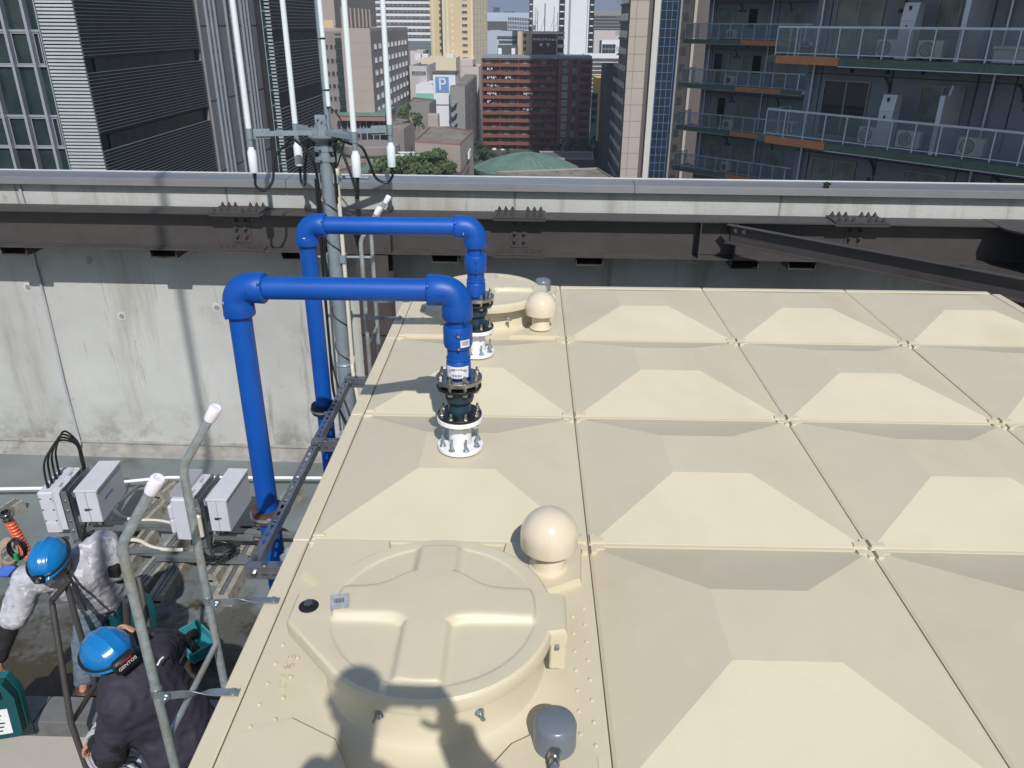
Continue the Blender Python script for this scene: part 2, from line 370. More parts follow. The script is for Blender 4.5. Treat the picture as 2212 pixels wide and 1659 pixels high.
# rivet dots on the manhole panels and pad, as one part (too small to pick apart)
b = MB()
def dot(x, y, z=.006, r=.006): b.lathe([(r, 0), (r*.8, r*.55), (.0001, r*.8)], (x, y, z), n=8)
for base, f in ((-1, lambda y: y), (2, lambda y: y)):
    for k in range(8):
        dot(.055, base+f(.10+.075*k)); dot(.115-(.0 if k < 5 else .02), base+f(.12+.075*k) if k < 6 else base+f(.10), .012)
        dot(.925, base+f(.10+.075*k)); dot(.975-.012, base+f(.14+.075*k))
    for k in range(6): dot(.30+.08*k, base+f(.045))
b.build('rivet_dots', m_frp2, tank, kind='stuff')
# moulded SLIP warning, raised in the panel (reads along the panel edge)
for yy, fl in ((-.63, 1), (2.5, 1)):
    text(tank, '注意 SLIP', frame((.095, yy, .010), (0, -1, 0), (1, 0, 0)), .034, m_frp2, 'moulded_lettering', .0012)
# ------------------------------------------------------------------ manhole lids
def manhole(cy, my, label):
    t = thing('manhole_lid', label, 'manhole', (.52, cy, .15), 0, 'manhole lids on the tank roof')
    s = -1 if my else 1; n = 256; cx = .52; r = .335
    def outline(rr, tab=True):
        out = []
        for i in range(n):
            a = 2*math.pi*i/n; x, y = rr*math.cos(a), rr*math.sin(a)
            out.append([x, y])
        return out
    def tabbed(rr, k=0.0):   # circle with a pointed lock tab on -x and a square hinge tab on +x
        P = []
        for i in range(n):
            a = 2*math.pi*i/n-math.pi; d = abs(((a+math.pi+math.pi) % (2*math.pi))-math.pi)  # angle from -x
            x, y = rr*math.cos(a), rr*math.sin(a)
            dl = math.degrees(math.atan2(abs(y), -x))
            if dl < 45:
                xx = -(.405-k); yy = .055; tt = math.tan(math.radians(min(dl, 45)))
                # straight flank from (-.405,.055) to tangent point at 45 degrees
                px, py = -rr*math.cos(math.radians(45)), rr*math.sin(math.radians(45))
                sl = (py-yy)/(px-xx)
                if dl < math.degrees(math.atan2(yy, -xx)): x, y = xx, math.copysign(-xx*tt, y) if y else 0
                else:
                    # intersect ray with flank
                    q = yy-sl*xx; X = -q/(tt+sl) if (tt+sl) else x; x = X; y = math.copysign(-X*tt, y)
            dr = math.degrees(math.atan2(abs(y), x)) if x > 0 else 90
            if dr < 14: x = .372-k; y = math.copysign(min(abs(y), .085), y) if dr > 0 else y
            P.append((x, y))
        return P
    b = MB(); vs = []; fs = []
    prof = [(.335, 0, .0), (.338, 0, .03), (.334, .003, .042), (.326, .010, .048), (.292, .06, .048)]
    for k, (rr, kk, z) in enumerate(prof[:4]):
        vs += [(cx+p[0], cy+s*p[1], .150+z) for p in tabbed(rr, kk)]
    def dome(x, y):   # flat quadrants, a rim step and a raised cross with rounded inner corners
        d = math.hypot(x, y); x += .013
        def st(v, e=.0042): return 1/(1+math.exp(max(-40, min(40, v/e))))
        ax = abs(x); bar_v = st(ax-.063)
        far = .085+.075*math.exp(-((ax-.05)/.075)**2) if ax > .05 else .3
        hor = min(st(y-far), st(-.045-.030*math.exp(-max(0, ax-.055)/.022)-y))
        c = max(bar_v, hor) if True else 0
        edge = st(d-.283, .002); inner = st(d-.286, .002)
        return .048-.004*inner*(1-c)+(.016+.006*max(0, 1-(d/.28)**2))*c*edge
    m = 130; rr0 = .292
    grid = []
    rad = [rr0*(1-i/m) for i in range(m)]
    for rr in rad:
        ring = []
        for i in range(n):
            a = 2*math.pi*i/n-math.pi; x, y = rr*math.cos(a), rr*math.sin(a); ring.append((cx+x, cy+s*y, .150+dome(x, y)))
        vs += ring
    vs.append((cx, cy, .150+dome(0, 0)))
    K = 4+m
    for k in range(K-1):
        for i in range(n): fs.append((k*n+i, k*n+(i+1) % n, (k+1)*n+(i+1) % n, (k+1)*n+i))
    for i in range(n): fs.append(((K-1)*n+i, (K-1)*n+(i+1) % n, K*n))
    fs.append(tuple(range(n-1, -1, -1)))
    b.add(vs, fs); b.build('lid', m_frp, t, ang=32)
    b = MB(); b.bev(.845, .890, cy-.075, cy-.055, .06, .165, .004); b.build('hinge', m_frp2, t); b = MB(); b.bev(.845, .890, cy+.055, cy+.075, .06, .165, .004)
    b.build('hinge', m_frp2, t)
    b = MB(); b.cyl((.865, cy-.09, .145), (.865, cy+.09, .145), .006, n=10); b.build('hinge_pin', m_zinc, t)
    b = MB(); b.lathe([(.028, 0), (.028, .003), (.025, .005), (.0001, .005)], (.165, cy, .1975), n=28); lk = b.build('lock_washer', m_black, t)
    b = MB(); b.bolt((.165, cy, .202), (0, 0, 1), .013, .012, washer=False); b.build('lock_bolt', m_steel, lk)
    for a in (-112, -62):
        a_ = math.radians(a); p = Vector((cx+math.cos(a_)*.300, cy+s*math.sin(a_)*.300, .095)); d = Vector((math.cos(a_), s*math.sin(a_), 0))
        b = MB(); b.bolt(p, d, .010, .012, .018); b.build('side_bolt', m_zinc, t)
    if cy < 0:
        b = MB(); M = frame((.255, cy-.003, .2215), (.98, .2, 0), (-.12, 1, 0)); b.box(-.026, .026, -.030, .030, 0, .0012, M); st = b.build('sticker', mat('faded_sticker', (.36, .37, .39), .5, var=.2, vs_=60), t)
        b = MB()
        for i in range(7): b.box(-.014+i*.004, -.012+i*.004, -.008, .010, .0013, .0017, M)
        b.build('bar_code', m_ink, st)
    return t
manhole(-.575, False, 'near round cream manhole lid with raised cross and faded sticker, in the foreground')
manhole(2.37, False, 'far round cream manhole lid half hidden behind the blue riser')
# ------------------------------------------------------------------ vents and level sensors
def vent(x, y, label):
    t = thing('vent_cap', label, 'vent', (x, y, .03), 0, 'mushroom vents on the tank roof'); r = .093
    b = MB(); b.lathe([(.066, .010), (.066, .017), (.058, .021), (.054, .030), (.054, .12)], (x, y, .02), n=40); b.build('stem', m_ivory, t)
    P = [(.080, .068), (.0945, .066), (.0955, .075), (.0955, .105)]+[(.0955*math.cos(a), .105+.0955*math.sin(a)) for a in [i*math.pi/2/14 for i in range(1, 15)]]
    b = MB(); b.lathe(P, (x, y, .056), n=48); b.build('dome', m_ivory, t, ang=50)
vent(.853, -.158, 'near ivory mushroom vent beside the near manhole lid')
vent(.853, 2.14, 'far ivory mushroom vent in front of the far manhole lid')
def sensor(x, y, d, label):
    t = thing('level_sensor_cap', label, 'sensor cap', (x, y, .02), 0, 'grey sensor caps on the tank roof')
    b = MB(); b.lathe([(.055, 0), (.0545, .07), (.050, .081), (.043, .086), (.0001, .087)], (x, y, .02), n=40); b.build('cap', m_dgrey, t)
    p = Vector((x, y, .055)); v = Vector(d).normalized()
    b = MB(); b.cyl(p+v*.049, p+v*.078, .017, n=8); b.cyl(p+v*.078, p+v*.095, .013, n=16); b.build('cable_gland', m_steel, t)
    b = MB(); b.tube([p+v*.092, p+v*.16+Vector((0, 0, -.004)), p+v*.3+Vector((0, 0, -.02)), p+v*(.9 if y < 0 else .32)+Vector((0, 0, -.03))], .0105, 12); b.build('conduit', m_dgrey, t)
sensor(.855, -.868, (-.04, -1, 0), 'near grey level sensor cap with conduit at the bottom edge')
sensor(.875, 2.88, (-.75, .65, 0), 'far grey level sensor cap behind the far manhole lid')
# ------------------------------------------------------------------ blue pipe runs
def pipe_run(y, xl, xr, zt, label, near, zlow):
    t = thing('blue_pipe_run', label, 'pipe', (xr, y, 0), 0, 'blue pipe loops over the tank edge')
    r, R = .0465, .0605
    def lerp(a, b_, k): return a+(b_-a)*k
    def elbow(c, ex, ez):   # centre where the axes cross; legs along ex and ez
        c = Vector(c); ex = Vector(ex); ez = Vector(ez); q = .060; L = .118 if near else .108; RR = R if near else .0585
        a = c+ex*q+ez*q
        pts = [c+ex*L, c+ex*(L-.006)]+[a-ez*(q*math.cos(t_))-ex*(q*math.sin(t_)) for t_ in [i*math.pi/2/10 for i in range(11)]]+[c+ez*(L-.006), c+ez*L]
        rs = [RR*1.0, RR*1.06]+[RR*1.02]+[RR]*9+[RR*1.02]+[RR*1.06, RR*1.0]
        b = MB(); b.tube(pts, rs, 32); e = b.build('elbow', m_blue, t, ang=60)
        b = MB()
        for leg, oth in ((ex, ez), (ez, ex)):
            p = c+leg*(L-.008); n_ = Vector((0, -1, 0)); q_ = p+(n_*.8-oth*.45).normalized()*(RR*1.0)
            d_ = (n_*.8-oth*.45).normalized(); b.cyl(q_, q_+d_*.014, .006, .005, n=10)
        b.build('terminal_pin', m_blue, e)
        return e
    b = MB(); b.cyl((xl, y, zt-.095), (xl, y, zlow), r, n=32); b.build('vertical_pipe', m_blue, t)
    b = MB(); b.cyl((xl+.09, y, zt), (xr-.09, y, zt), r, n=32); b.build('horizontal_pipe', m_blue, t)
    e1 = elbow((xl, y, zt), (1, 0, 0), (0, 0, -1)); e2 = elbow((xr, y, zt), (-1, 0, 0), (0, 0, -1))
    # low elbow and horizontal run at floor level
    z = lambda k: k
    b = MB(); b.cyl((xr, y, zt-.10), (xr, y, .36), r*.99, n=32); b.build('riser_pipe', m_blue, t)
    b = MB(); b.lathe([(r, 0), (.055, .004), (.060, .018), (.060, .088), (.056, .098), (r, .100)], (xr, y, .478), n=36); cp = b.build('coupler', m_blue, t)
    b = MB()
    for q in (.55, .495):
        d_ = Vector((.12, -1, 0)).normalized(); p = Vector((xr, y, q))+d_*.058; b.cyl(p, p+d_*.014, .008, .006, n=12)
    b.build('terminal_pin', m_steel if near else m_blue, cp)
    b = MB(); b.lathe([(r, 0), (.0505, .003), (.0505, .010), (r, .013)], (xr, y, .425), n=32); b.lathe([(.0515, 0), (.0515, .062), (.049, .07), (r, .075)], (xr, y, .350), n=32); b.build('flange_adapter', m_blue, t)
    def ringpart(name, m, z0, z1_, rad, hole=None):
        b = MB(); c_ = .002; b.lathe([(rad-c_, z0), (rad, z0+c_), (rad, z1_-c_), (rad-c_, z1_)], (xr, y, 0), n=48); return b.build(name, m, t)
    ringpart('steel_flange', m_steel, .328, .347, .098)
    ringpart('gasket_flange', m_black, .298, .309, .095)
    b = MB(); b.lathe([(.046, .145), (.050, .16), (.050, .205), (.046, .212), (.046, .222), (.058, .235), (.0635, .252), (.0625, .270), (.054, .287), (.048, .300)], (xr, y, 0), n=40); b.build('rubber_joint', m_rubber, t)
    ringpart('lower_flange', m_black, .163, .176, .095)
    ringpart('nozzle_flange', m_white, .142, .162, .098)
    b = MB(); b.lathe([(.049, .02), (.049, .143)], (xr, y, 0), n=36); b.build('nozzle', m_white, t)
    ringpart('base_flange', m_white, .008, .026, .099)
    # bolts: shared meshes for the three rings
    def ms(f): b = MB(); f(b); return b
    b = MB(); b.bolt((0, 0, .0), (0, 0, 1), .0105, .014, .014); b.cyl((0, 0, -.020), (0, 0, -.040), .0095, n=12); b.bolt((0, 0, -.050), (0, 0, -1), .0105, .013); b.cyl((0, 0, -.05), (0, 0, 0), .006, n=8); hb = b.mesh('flange_bolt', [m_steel])
    b = MB(); b.bolt((0, 0, .0), (0, 0, 1), .0105, .014, .016); b.bolt((0, 0, -.034), (0, 0, -1), .0105, .013); b.cyl((0, 0, -.034), (0, 0, 0), .006, n=8); lb = b.mesh('flange_bolt', [m_steel])
    b = MB(); b.bolt((0, 0, 0), (0, 0, 1), .0105, .015, .038); bb = b.mesh('anchor_bolt', [m_zinc])
    for k in range(8):
        a = math.radians(22.5+45*k); x_, y_ = xr+.080*math.cos(a), y+.080*math.sin(a)
        inst('flange_bolt', hb, t, Matrix.Translation((x_, y_, .347)) @ Matrix.Rotation(a, 4, 'Z'))
        inst('flange_bolt', lb, t, Matrix.Translation((x_, y_, .176)) @ Matrix.Rotation(a*1.3, 4, 'Z'))
        inst('anchor_bolt', bb, t, Matrix.Translation((x_, y_, .026)) @ Matrix.Rotation(a*.7, 4, 'Z'))
    b = MB(); b.cyl((xl, y, zlow+.02), (xl, y, zlow-.14), .058, n=28); b.tube([(xl, y, zlow-.13)]+arc((xl+.07, y, zlow-.13), .07, math.pi, math.pi*1.5, (1, 0, 0), (0, 0, 1))+[(xl+.3, y, zlow-.2)], .058, 24); b.build('foot_elbow', m_blue, t)
    # stickers wrap the pipe: thin curved plates
    def curved(name, c, axis, rad, a0, a1, h0, h1, par, m=m_paper, n_=8, th=.0008):
        X, Y_, Z = axis; b = MB(); vs = []; c = Vector(c)
        for i in range(n_+1):
            a = a0+(a1-a0)*i/n_; d = X*math.cos(a)+Y_*math.sin(a)
            for hh in (h0, h1):
                for q in (rad, rad+th): vs.append(c+d*q+Z*hh)
        fs = []
        for i in range(n_): o = i*4; fs += [(o+1, o+5, o+7, o+3), (o, o+1, o+5, o+4), (o+2, o+6, o+7, o+3)]
        b.add(vs, fs); return b.build(name, m, par)
    up = (Vector((1, 0, 0)), Vector((0, 1, 0)), Vector((0, 0, 1))); d = -math.pi/2
    hz = (Vector((0, 1, 0)), Vector((0, 0, 1)), Vector((1, 0, 0)))
    def bars(c, axis, rad, a0, a1, h0, h1, par, k=9, along=True):
        for i in range(k):
            if along: aa = a0+(a1-a0)*(i+.2)/k; curved('bar_code', c, axis, rad, aa, aa+(a1-a0)/k*(.3+.3*(i % 2)), h0, h1, par, m_ink, 1)
            else: hh = h0+(h1-h0)*(i+.2)/k; curved('bar_code', c, axis, rad, a0, a1, hh, hh+(h1-h0)/k*(.3+.3*(i % 2)), par, m_ink, 3)
    if near:
        s1 = curved('sticker', (xr, y, 0), up, .0605, d+.25, d+.95, .497, .528, t); bars((xr, y, 0), up, .0614, d+.32, d+.88, .505, .524, s1)
        s2 = curved('sticker', (xr, y, 0), up, .052, d-1.0, d+.95, .357, .408, t)
        T = frame((xr+.002, y-.0534, .396), (1, 0, 0), (0, 0, 1)); text(s2, 'エスロハイパーAW', T, .0088, m_ink, bold=.0003)
        bars((xr, y, 0), up, .0529, d-.5, d+.3, .364, .374, s2, 8)
        curved('sticker', (xr, y, 0), up, r*.99+.0005, d-.12, d+.25, .412, .422, t, mat('grey_sticker', (.35, .42, .5), .4))
        s3 = curved('sticker', (xr-.088, y, zt), hz, .0605, math.pi-.15, math.pi-.95, -.012, .014, t); bars((xr-.088, y, zt), hz, .0615, math.pi-.25, math.pi-.85, -.006, .009, s3)
        s4 = curved('sticker', (xl, y, 0), up, .0605, d-1.15, d-.75, zt-.082, zt-.05, t); bars((xl, y, 0), up, .0614, d-1.1, d-.8, zt-.077, zt-.055, s4, 6)
        for (M, s_, z_) in ((frame((xr-.055, y-R-.001, zt-.004), (1, 0, 0), (0, 0, 1)), '2021/4/17', .009),
                            (frame((xl+.06, y-R-.001, zt-.006), (1, 0, 0), (0, 0, 1)), 'O', .010), (frame((xr, y-.0612, .545), (1, 0, 0), (0, 0, 1)), '4/17', .010)):
            text(t, s_, M, z_, mat('marker_ink', (.002, .008, .05), .5), 'handwriting')
    else:
        curved('sticker', (xr-.075, y, zt), hz, .0585, math.pi+.55, math.pi+.30, -.015, .018, t)
        curved('sticker', (xl, y, 0), up, .0585, d-.12, d+.10, zt-.088, zt-.055, t)
    return t
PK = .938   # the survey was taken at deck level; the loops stand on the raised panel crowns
pr1 = pipe_run(.70, -.405, .486, .722, 'near blue pipe loop with bar-coded couplings on the white nozzle', True, -2.3)
pr2 = pipe_run(1.78, -.405, .490, .722, 'far blue pipe loop standing behind the near one', False, -1.25)
for q_ in (pr1, pr2):
    q_.location = tuple(CP[i]+(q_.location[i]-CP[i])*PK for i in range(3)); q_.scale = (PK,)*3
# ------------------------------------------------------------------ slotted bracket frame and pipe bands
br = thing('slotted_pipe_bracket', 'slotted steel angle frame holding both blue pipes along the tank edge', 'bracket', (-.33, 1.1, -.32))
zA = -.185; XA = -.262
def slotted(p0, p1, name, w=.040, hgt=.04, pitch=.05):
    p0, p1 = Vector(p0), Vector(p1); L = (p1-p0).length; ex = (p1-p0).normalized(); side = Vector((0, 0, 1)).cross(ex)
    M = Matrix((ex, side, Vector((0, 0, 1)))).transposed().to_4x4(); M.translation = p0
    b = MB(); b.box(0, L, -w/2, -w*.16, 0, .003, M); b.box(0, L, w*.16, w/2, 0, .003, M)
    n_ = int(L/pitch); g = L/n_
    for i in range(n_+1):
        a = max(0, i*g-g*.18); c = min(L, i*g+g*.18); b.box(a, c, -w*.16, w*.16, 0, .003, M)
    b.box(0, L, -w/2-.0, -w/2+.003, -hgt, -.001, M)
    return b.build(name, m_slot, br)
slotted((XA, .115, zA), (XA, 1.02, zA), 'long_angle', .037); slotted((XA, 1.03, zA+.004), (XA, 1.79, zA+.004), 'long_angle', .037)
for yy in (.07, 1.05, 1.80):
    b = MB(); b.box(XA-.021, -.05, yy, yy+.040, zA+.005, zA+.009); b.box(XA-.021, -.05, yy, yy+.003, zA-.045, zA+.004); b.build('arm', m_slot, br)
    for q, x_ in enumerate((XA, -.215, -.15)):
        b = MB(); b.bolt((x_, yy+.021+(.0 if q else .035), zA+.009), (0, 0, 1), .010, .011); b.build('bolt', m_steel, br)
    b = MB(); b.bolt((XA+.012, yy, zA-.02), (0, -1, 0), .010, .011); b.build('bolt', m_steel, br)
    for x_ in (-.22, -.18, -.14):
        b = MB(); b.box(x_, x_+.022, yy-.0012, yy+.0015, zA-.028, zA-.018); b.build('slot', m_steel, br)
for yy, mm in ((.5125, m_rust), (1.525, m_blackm)):
    b = MB()
    for i in range(24):
        a0, a1 = 2*math.pi*i/24, 2*math.pi*(i+1)/24
        P = lambda a, rr, z: (-.333+rr*math.cos(a), yy+rr*math.sin(a), z)
        b.add([P(a0, .045, zA-.066), P(a1, .045, zA-.066), P(a1, .045, zA-.018), P(a0, .045, zA-.018), P(a0, .069, zA-.066), P(a1, .069, zA-.066), P(a1, .069, zA-.018), P(a0, .069, zA-.018)], [(0, 1, 2, 3), (4, 5, 6, 7), (3, 2, 6, 7), (0, 1, 5, 4)])
    b.box(-.287, -.25, yy-.0, yy+.055, zA-.055, zA-.018); bs_ = b.build('band_sleeve', mm, br)
    b = MB(); b.tube(arc((-.333, yy, zA-.042), .070, math.radians(70), math.radians(310), (1, 0, 0), (0, 1, 0), 18), .009, 4); b.cyl((-.318, yy-.065, zA-.036), (-.262, yy-.065, zA-.036), .006, n=8); b.build('metal_band', m_galvb, bs_)
# clear plastic covers wedged between the bracket and the tank
for yy in (.20, 1.20):
    b = MB(); M = frame((-.125, yy, -.26), (.8, .5, 0), (-.4, .8, 0)); b.bev(-.05, .05, -.09, .09, -.1, .02, .012, M); b.bev(-.035, .035, -.07, .07, .021, .05, .01, M)
    b.build('clear_cover', m_clear, label=('near' if yy < .6 else 'far')+' clear plastic bolt cover tucked beside the tank edge', cat='plastic cover', group='clear plastic covers')
# ------------------------------------------------------------------ ladders
def ladder(y0, y1, label, zb=-2.7):
    t = thing('ladder', label, 'ladder', (-.24, (y0+y1)/2, zb), 0, 'galvanised ladders on the tank side')
    for y in (y0, y1):
        q = Vector((-.124, y, .679))
        pts = [(-.24, y, zb), (-.24, y, -1), (-.24, y, .445), (-.2395, y, .475), (-.235, y, .500), (-.226, y, .522), q]
        b = MB(); b.tube(pts, .0130, 20); rl = b.build('rail', m_galv, t)
        b = MB(); u = (q-Vector((-.226, y, .522))).normalized()
        b.lathe([(.0155, -.012), (.0168, -.005), (.0182, .030), (.0172, .035), (.0150, .038), (.0105, .038), (.010, .036), (.0001, .036)], q-u*.01, u, 28); b.build('end_cap', m_wplas, rl)
        # strap: clamp round the rail, then a twisted flat bar bolted to the tank rim
        b = MB(); b.tube(arc((-.24, y, .01), .0185, 0, 2*math.pi, (1, 0, 0), (0, 1, 0), 16), .0, 4) if False else b.lathe([(.0155, -.013), (.0155, .013)], (-.24, y, .012), n=20)
        n_ = 10; prev = None; vs = []
        for i in range(n_+1):
            k = i/n_; x_ = -.226+.214*k; tw = math.pi/2*min(1, max(0, (k-.35)/.3)); w_ = .013
            yy = y-.018+.018*min(1, k*1.6); dy, dz = w_*math.sin(tw), w_*math.cos(tw)
            vs += [(x_, yy-dy, .012+dz+.0), (x_, yy+dy, .012-dz), (x_, yy+dy+.002*math.cos(tw), .012-dz+.003*math.sin(tw)), (x_, yy-dy+.002*math.cos(tw), .012+dz+.003*math.sin(tw))]
        fs = [(4*i+a, 4*i+(a+1) % 4, 4*i+4+(a+1) % 4, 4*i+4+a) for i in range(n_) for a in range(4)]+[(0, 1, 2, 3), (4*n_, 4*n_+3, 4*n_+2, 4*n_+1)]
        b.add(vs, fs); stp = b.build('strap', m_galvb, t)
        b = MB(); b.bolt((-.028, y, .014), (0, 0, 1), .0085, .009); b.bolt((-.205, y-.020, .012), (0, -1, 0), .0085, .010, .008); b.build('bolt', m_galvb, stp)
    for k in range(9):
        z = -.17-.28*k
        b = MB(); b.cyl((-.24, y0, z), (-.24, y1, z), .0095, n=12); b.build('rung', m_galv, t)
    return t
ladder(-.717, -.335, 'near galvanised ladder with two white-capped handrails at the tank edge')
ladder(2.33, 2.66, 'far galvanised ladder behind the blue pipes beside the antenna pole')
# ================================================================== ROOF DECK, PARAPET
FZ = -2.75; WA = -.022; W0 = Vector((-2.5, 5.3, 0)); WX = Vector((math.cos(WA), math.sin(WA), 0)); WN = Vector((math.sin(WA), -math.cos(WA), 0))
def W(s, n, z): return W0+WX*s+WN*n+Vector((0, 0, z))
WMt = frame(W0, WX, (-WN.x, -WN.y, 0))   # local x along the wall, y away from camera, z up
TH = math.atan2(WN.y, WN.x)
def onW(u, v, n): p = W0+WN*n; return onf((p.x, p.y), TH, u, v)
def sW(u, v, n): return (onW(u, v, n)-W0).dot(WX)
b = MB(); b.box(-14, 14, 1.502, 5.5, FZ-.25, FZ); b.box(-.6, 14, -8, 1.50, FZ-.25, FZ); b.build('roof_floor', m_floor, kind='structure')
b = MB(); b.box(-6, -.6, -8, 1.36, -4.1, -4.0); b.build('lower_floor', m_floor, kind='structure')
b = MB(); b.box(-.65, -.55, -8, 1.36, -4.0, FZ+.1); b.box(-6.1, -6, -8, 1.5, -4, -2.3); b.build('stairwell_wall', m_beige, kind='structure')
b = MB(); b.box(-6, -.65, 1.365, 1.50, -4.0, -2.50); cw = b.build('kerb_wall', m_beige, label='beige rendered kerb wall with metal capping below the two workers', cat='wall')
x = -6.0
while x < -.7:
    b = MB(); b.bev(x+.003, x+1.797 if x+1.8 < -.65 else -.66, 1.345, 1.565, -2.497, -2.45, .006); b.box(x+.003, min(x+1.797, -.66), 1.340, 1.3445, -2.57, -2.452); b.build('capping_sheet', mat('kerb_sheet', (.20, .20, .20), .5, .3, var=.2, vs_=6, spots=[(5, .58, (.10, .10, .10), .1)]), cw)
    x += 1.8
wall = thing('parapet_wall', 'weathered pale concrete parapet wall along the far side of the roof', 'wall', W(0, 0, FZ), WA)
b = MB(); b.box(-12, 14, 0, .17, FZ-.2, .255, WMt); b.build('wall_body', m_conc, wall)
for u in (38, 490, 1112, 1688, 2300):
    s = sW(u, 425, 0); b = MB(); b.box(s-.012, s+.012, -.0015, .002, -.35, .255, WMt); b.build('control_joint', m_concj, wall)
cop = thing('metal_coping', 'grey aluminium coping along the top of the concrete parapet', 'coping', W(0, 0, .3), WA)
js = [-12]+[sW(u, 385, .08) for u in (-700, 616, 1373, 2340)]+[14]
for a, c in zip(js[:-1], js[1:]):
    b = MB(); P = [(-.085, .262), (-.085, .326), (-.079, .331), (.193, .343), (.200, .338), (.200, .17), (.192, .17), (.192, .262)]
    vs = []; n_ = len(P)
    for s in (a+.003, c-.003):
        for (y, z) in P: vs.append(WMt @ Vector((s, y, z)))
    b.add(vs, [tuple(range(n_)), tuple(range(2*n_-1, n_-1, -1))]+[(i, n_+i, n_+(i+1) % n_, (i+1) % n_) for i in range(n_)]); b.build('coping_length', m_alu, cop, smooth=False)
b = MB(); b.box(-12, 14, -.055, .185, .2555, .2615, WMt); b.build('coping_underlay', m_concj, cop)
b = MB(); b.box(-12, 14, .2005, .2085, .32, .352, WMt); b.build('coping_lip', mat('sunlit_aluminium', (.72, .72, .73), .3, .3, var=.02), cop)  # upturned lip; its sun highlight is painted in as a paler metal colour
# tie-hole mortar patches with their plug marks
for (u, v) in ((60, 620), (263, 682), (468, 664), (900, 640), (1500, 560)):
    s = sW(u, v, 0); zz = onW(u, v, 0).z; b = MB(); b.prism([(s-.038, zz-.035), (s-.01, zz-.048), (s+.036, zz-.04), (s+.042, zz+.01), (s+.03, zz+.042), (s-.02, zz+.045), (s-.042, zz+.02)], -.003, .004, WMt @ Matrix.Rotation(math.pi/2, 4, 'X')); hp = b.build('mortar_patch', m_hole, wall)
    b = MB(); b.lathe([(.028, .0), (.024, .004), (.012, .001), (.0001, .001)], WMt @ Vector((s+.003, -.0055, zz-.003)), WN, 14); b.build('plug_mark', m_concj, hp)
# skirting angle along the foot of the wall
b = MB(); b.box(-12, 14, -.035, -.001, FZ+.155, FZ+.175, WMt); b.box(-12, 14, -.020, -.001, FZ+.06, FZ+.154, WMt); b.box(-12, 14, -.075, -.001, FZ, FZ+.059, WMt)
b.build('skirting_flashing', mat('weathered_flashing', (.36, .345, .325), .6, var=.22, vs_=6, spots=[(5, .6, (.2, .19, .17), .1)]), wall)
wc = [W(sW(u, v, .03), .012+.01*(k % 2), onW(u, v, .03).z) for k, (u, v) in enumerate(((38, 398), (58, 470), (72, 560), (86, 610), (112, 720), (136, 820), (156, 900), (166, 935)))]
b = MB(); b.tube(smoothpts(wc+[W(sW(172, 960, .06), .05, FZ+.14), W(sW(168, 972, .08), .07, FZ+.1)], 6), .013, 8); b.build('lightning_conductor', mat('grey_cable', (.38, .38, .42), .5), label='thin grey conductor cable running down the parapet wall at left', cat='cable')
# mast behind the viewer; its soft shadow falls on the wall
b = MB(); b.cyl((-.83, -3.2, -4.0), (-.83, -3.2, 9.2), .034, n=14); b.lathe([(.12, 0), (.12, .02), (.035, .06)], (-.83, -3.2, -3.99), n=14); b.build('rooftop_mast', m_pole, label='tall thin mast behind the viewpoint, casting a soft line on the wall', cat='mast')
# coiled bits: bird-like dropping clamp on the coping
b = MB(); p = onW(1784, 408, .06); b.box(-.02, .02, -.02, .02, -.03, .045, Matrix.Translation(p)); b.tube([p+Vector((-.03, 0, .045)), p+Vector((0, 0, .06)), p+Vector((.04, 0, .04))], .008, 6)
b.build('coping_clip', m_black, label='small black clip sitting on the coping edge at right', cat='clip')
# ------------------------------------------------------------------ H beam
ZT, ZB = .097, -.256
bm_ = thing('steel_h_beam', 'long dark brown H beam running in front of the concrete parapet', 'steel beam', W(0, .4, 0), WA)
S0, S1 = -9, sW(2150, 470, .4)
b = MB(); b.box(S0, S1, -.48, -.20, ZT-.012, ZT, WMt); b.build('top_flange', m_brown, bm_)
b = MB(); b.box(S0, S1, -.344, -.336, ZB+.0125, ZT-.0125, WMt); b.build('web', m_brown, bm_)
b = MB(); b.box(S0, S1, -.48, -.20, ZB, ZB+.012, WMt); b.build('bottom_flange', m_brownl, bm_)
bt = MB(); bt.bolt((0, 0, 0), (0, 0, 1), .017, .024, .016); boltm = bt.mesh('flange_bolt', [m_brown])
for u in (507, 1122, 1866):
    s = sW(u, 455, .45); w_ = .235
    b = MB(); b.box(s-w_, s+w_, -.485, -.195, ZT+.0015, ZT+.014, WMt); tp = b.build('splice_plate', m_brown, bm_)
    b = MB(); b.box(s-w_, s+w_, -.485, -.36, ZT-.024, ZT-.0135, WMt); b.build('splice_plate', m_brown, bm_)
    b = MB(); b.box(s-w_, s+w_, -.485, -.36, ZB+.0135, ZB+.025, WMt); bp_ = b.build('splice_plate', m_brownl, bm_)
    b = MB(); b.box(s-w_, s+w_, -.485, -.195, ZB-.012, ZB-.0015, WMt); b.build('splice_plate', m_brownl, bm_)
    b = MB(); b.box(s-.085, s+.085, -.352, -.3455, ZB+.055, ZT-.05, WMt); wp = b.build('web_plate', m_brown, bm_)
    for k in (-3, -2, -1, 1, 2, 3):
        x_ = s+k*.060+(.012 if k > 0 else -.012)
        for y_ in (-.455, -.235): inst('flange_bolt', boltm, tp, WMt @ Matrix.Translation((x_, y_, ZT+.0145)))
        inst('flange_bolt', boltm, bp_, WMt @ Matrix.Translation((x_, -.452, ZB+.0255)))
    for k in (-1, 1):
        for j in (0, 1, 2): inst('web_bolt', boltm, wp, WMt @ Matrix.Translation((s+k*.044, -.3525, -.135+.072*j)) @ Matrix.Rotation(math.pi/2, 4, 'X'))
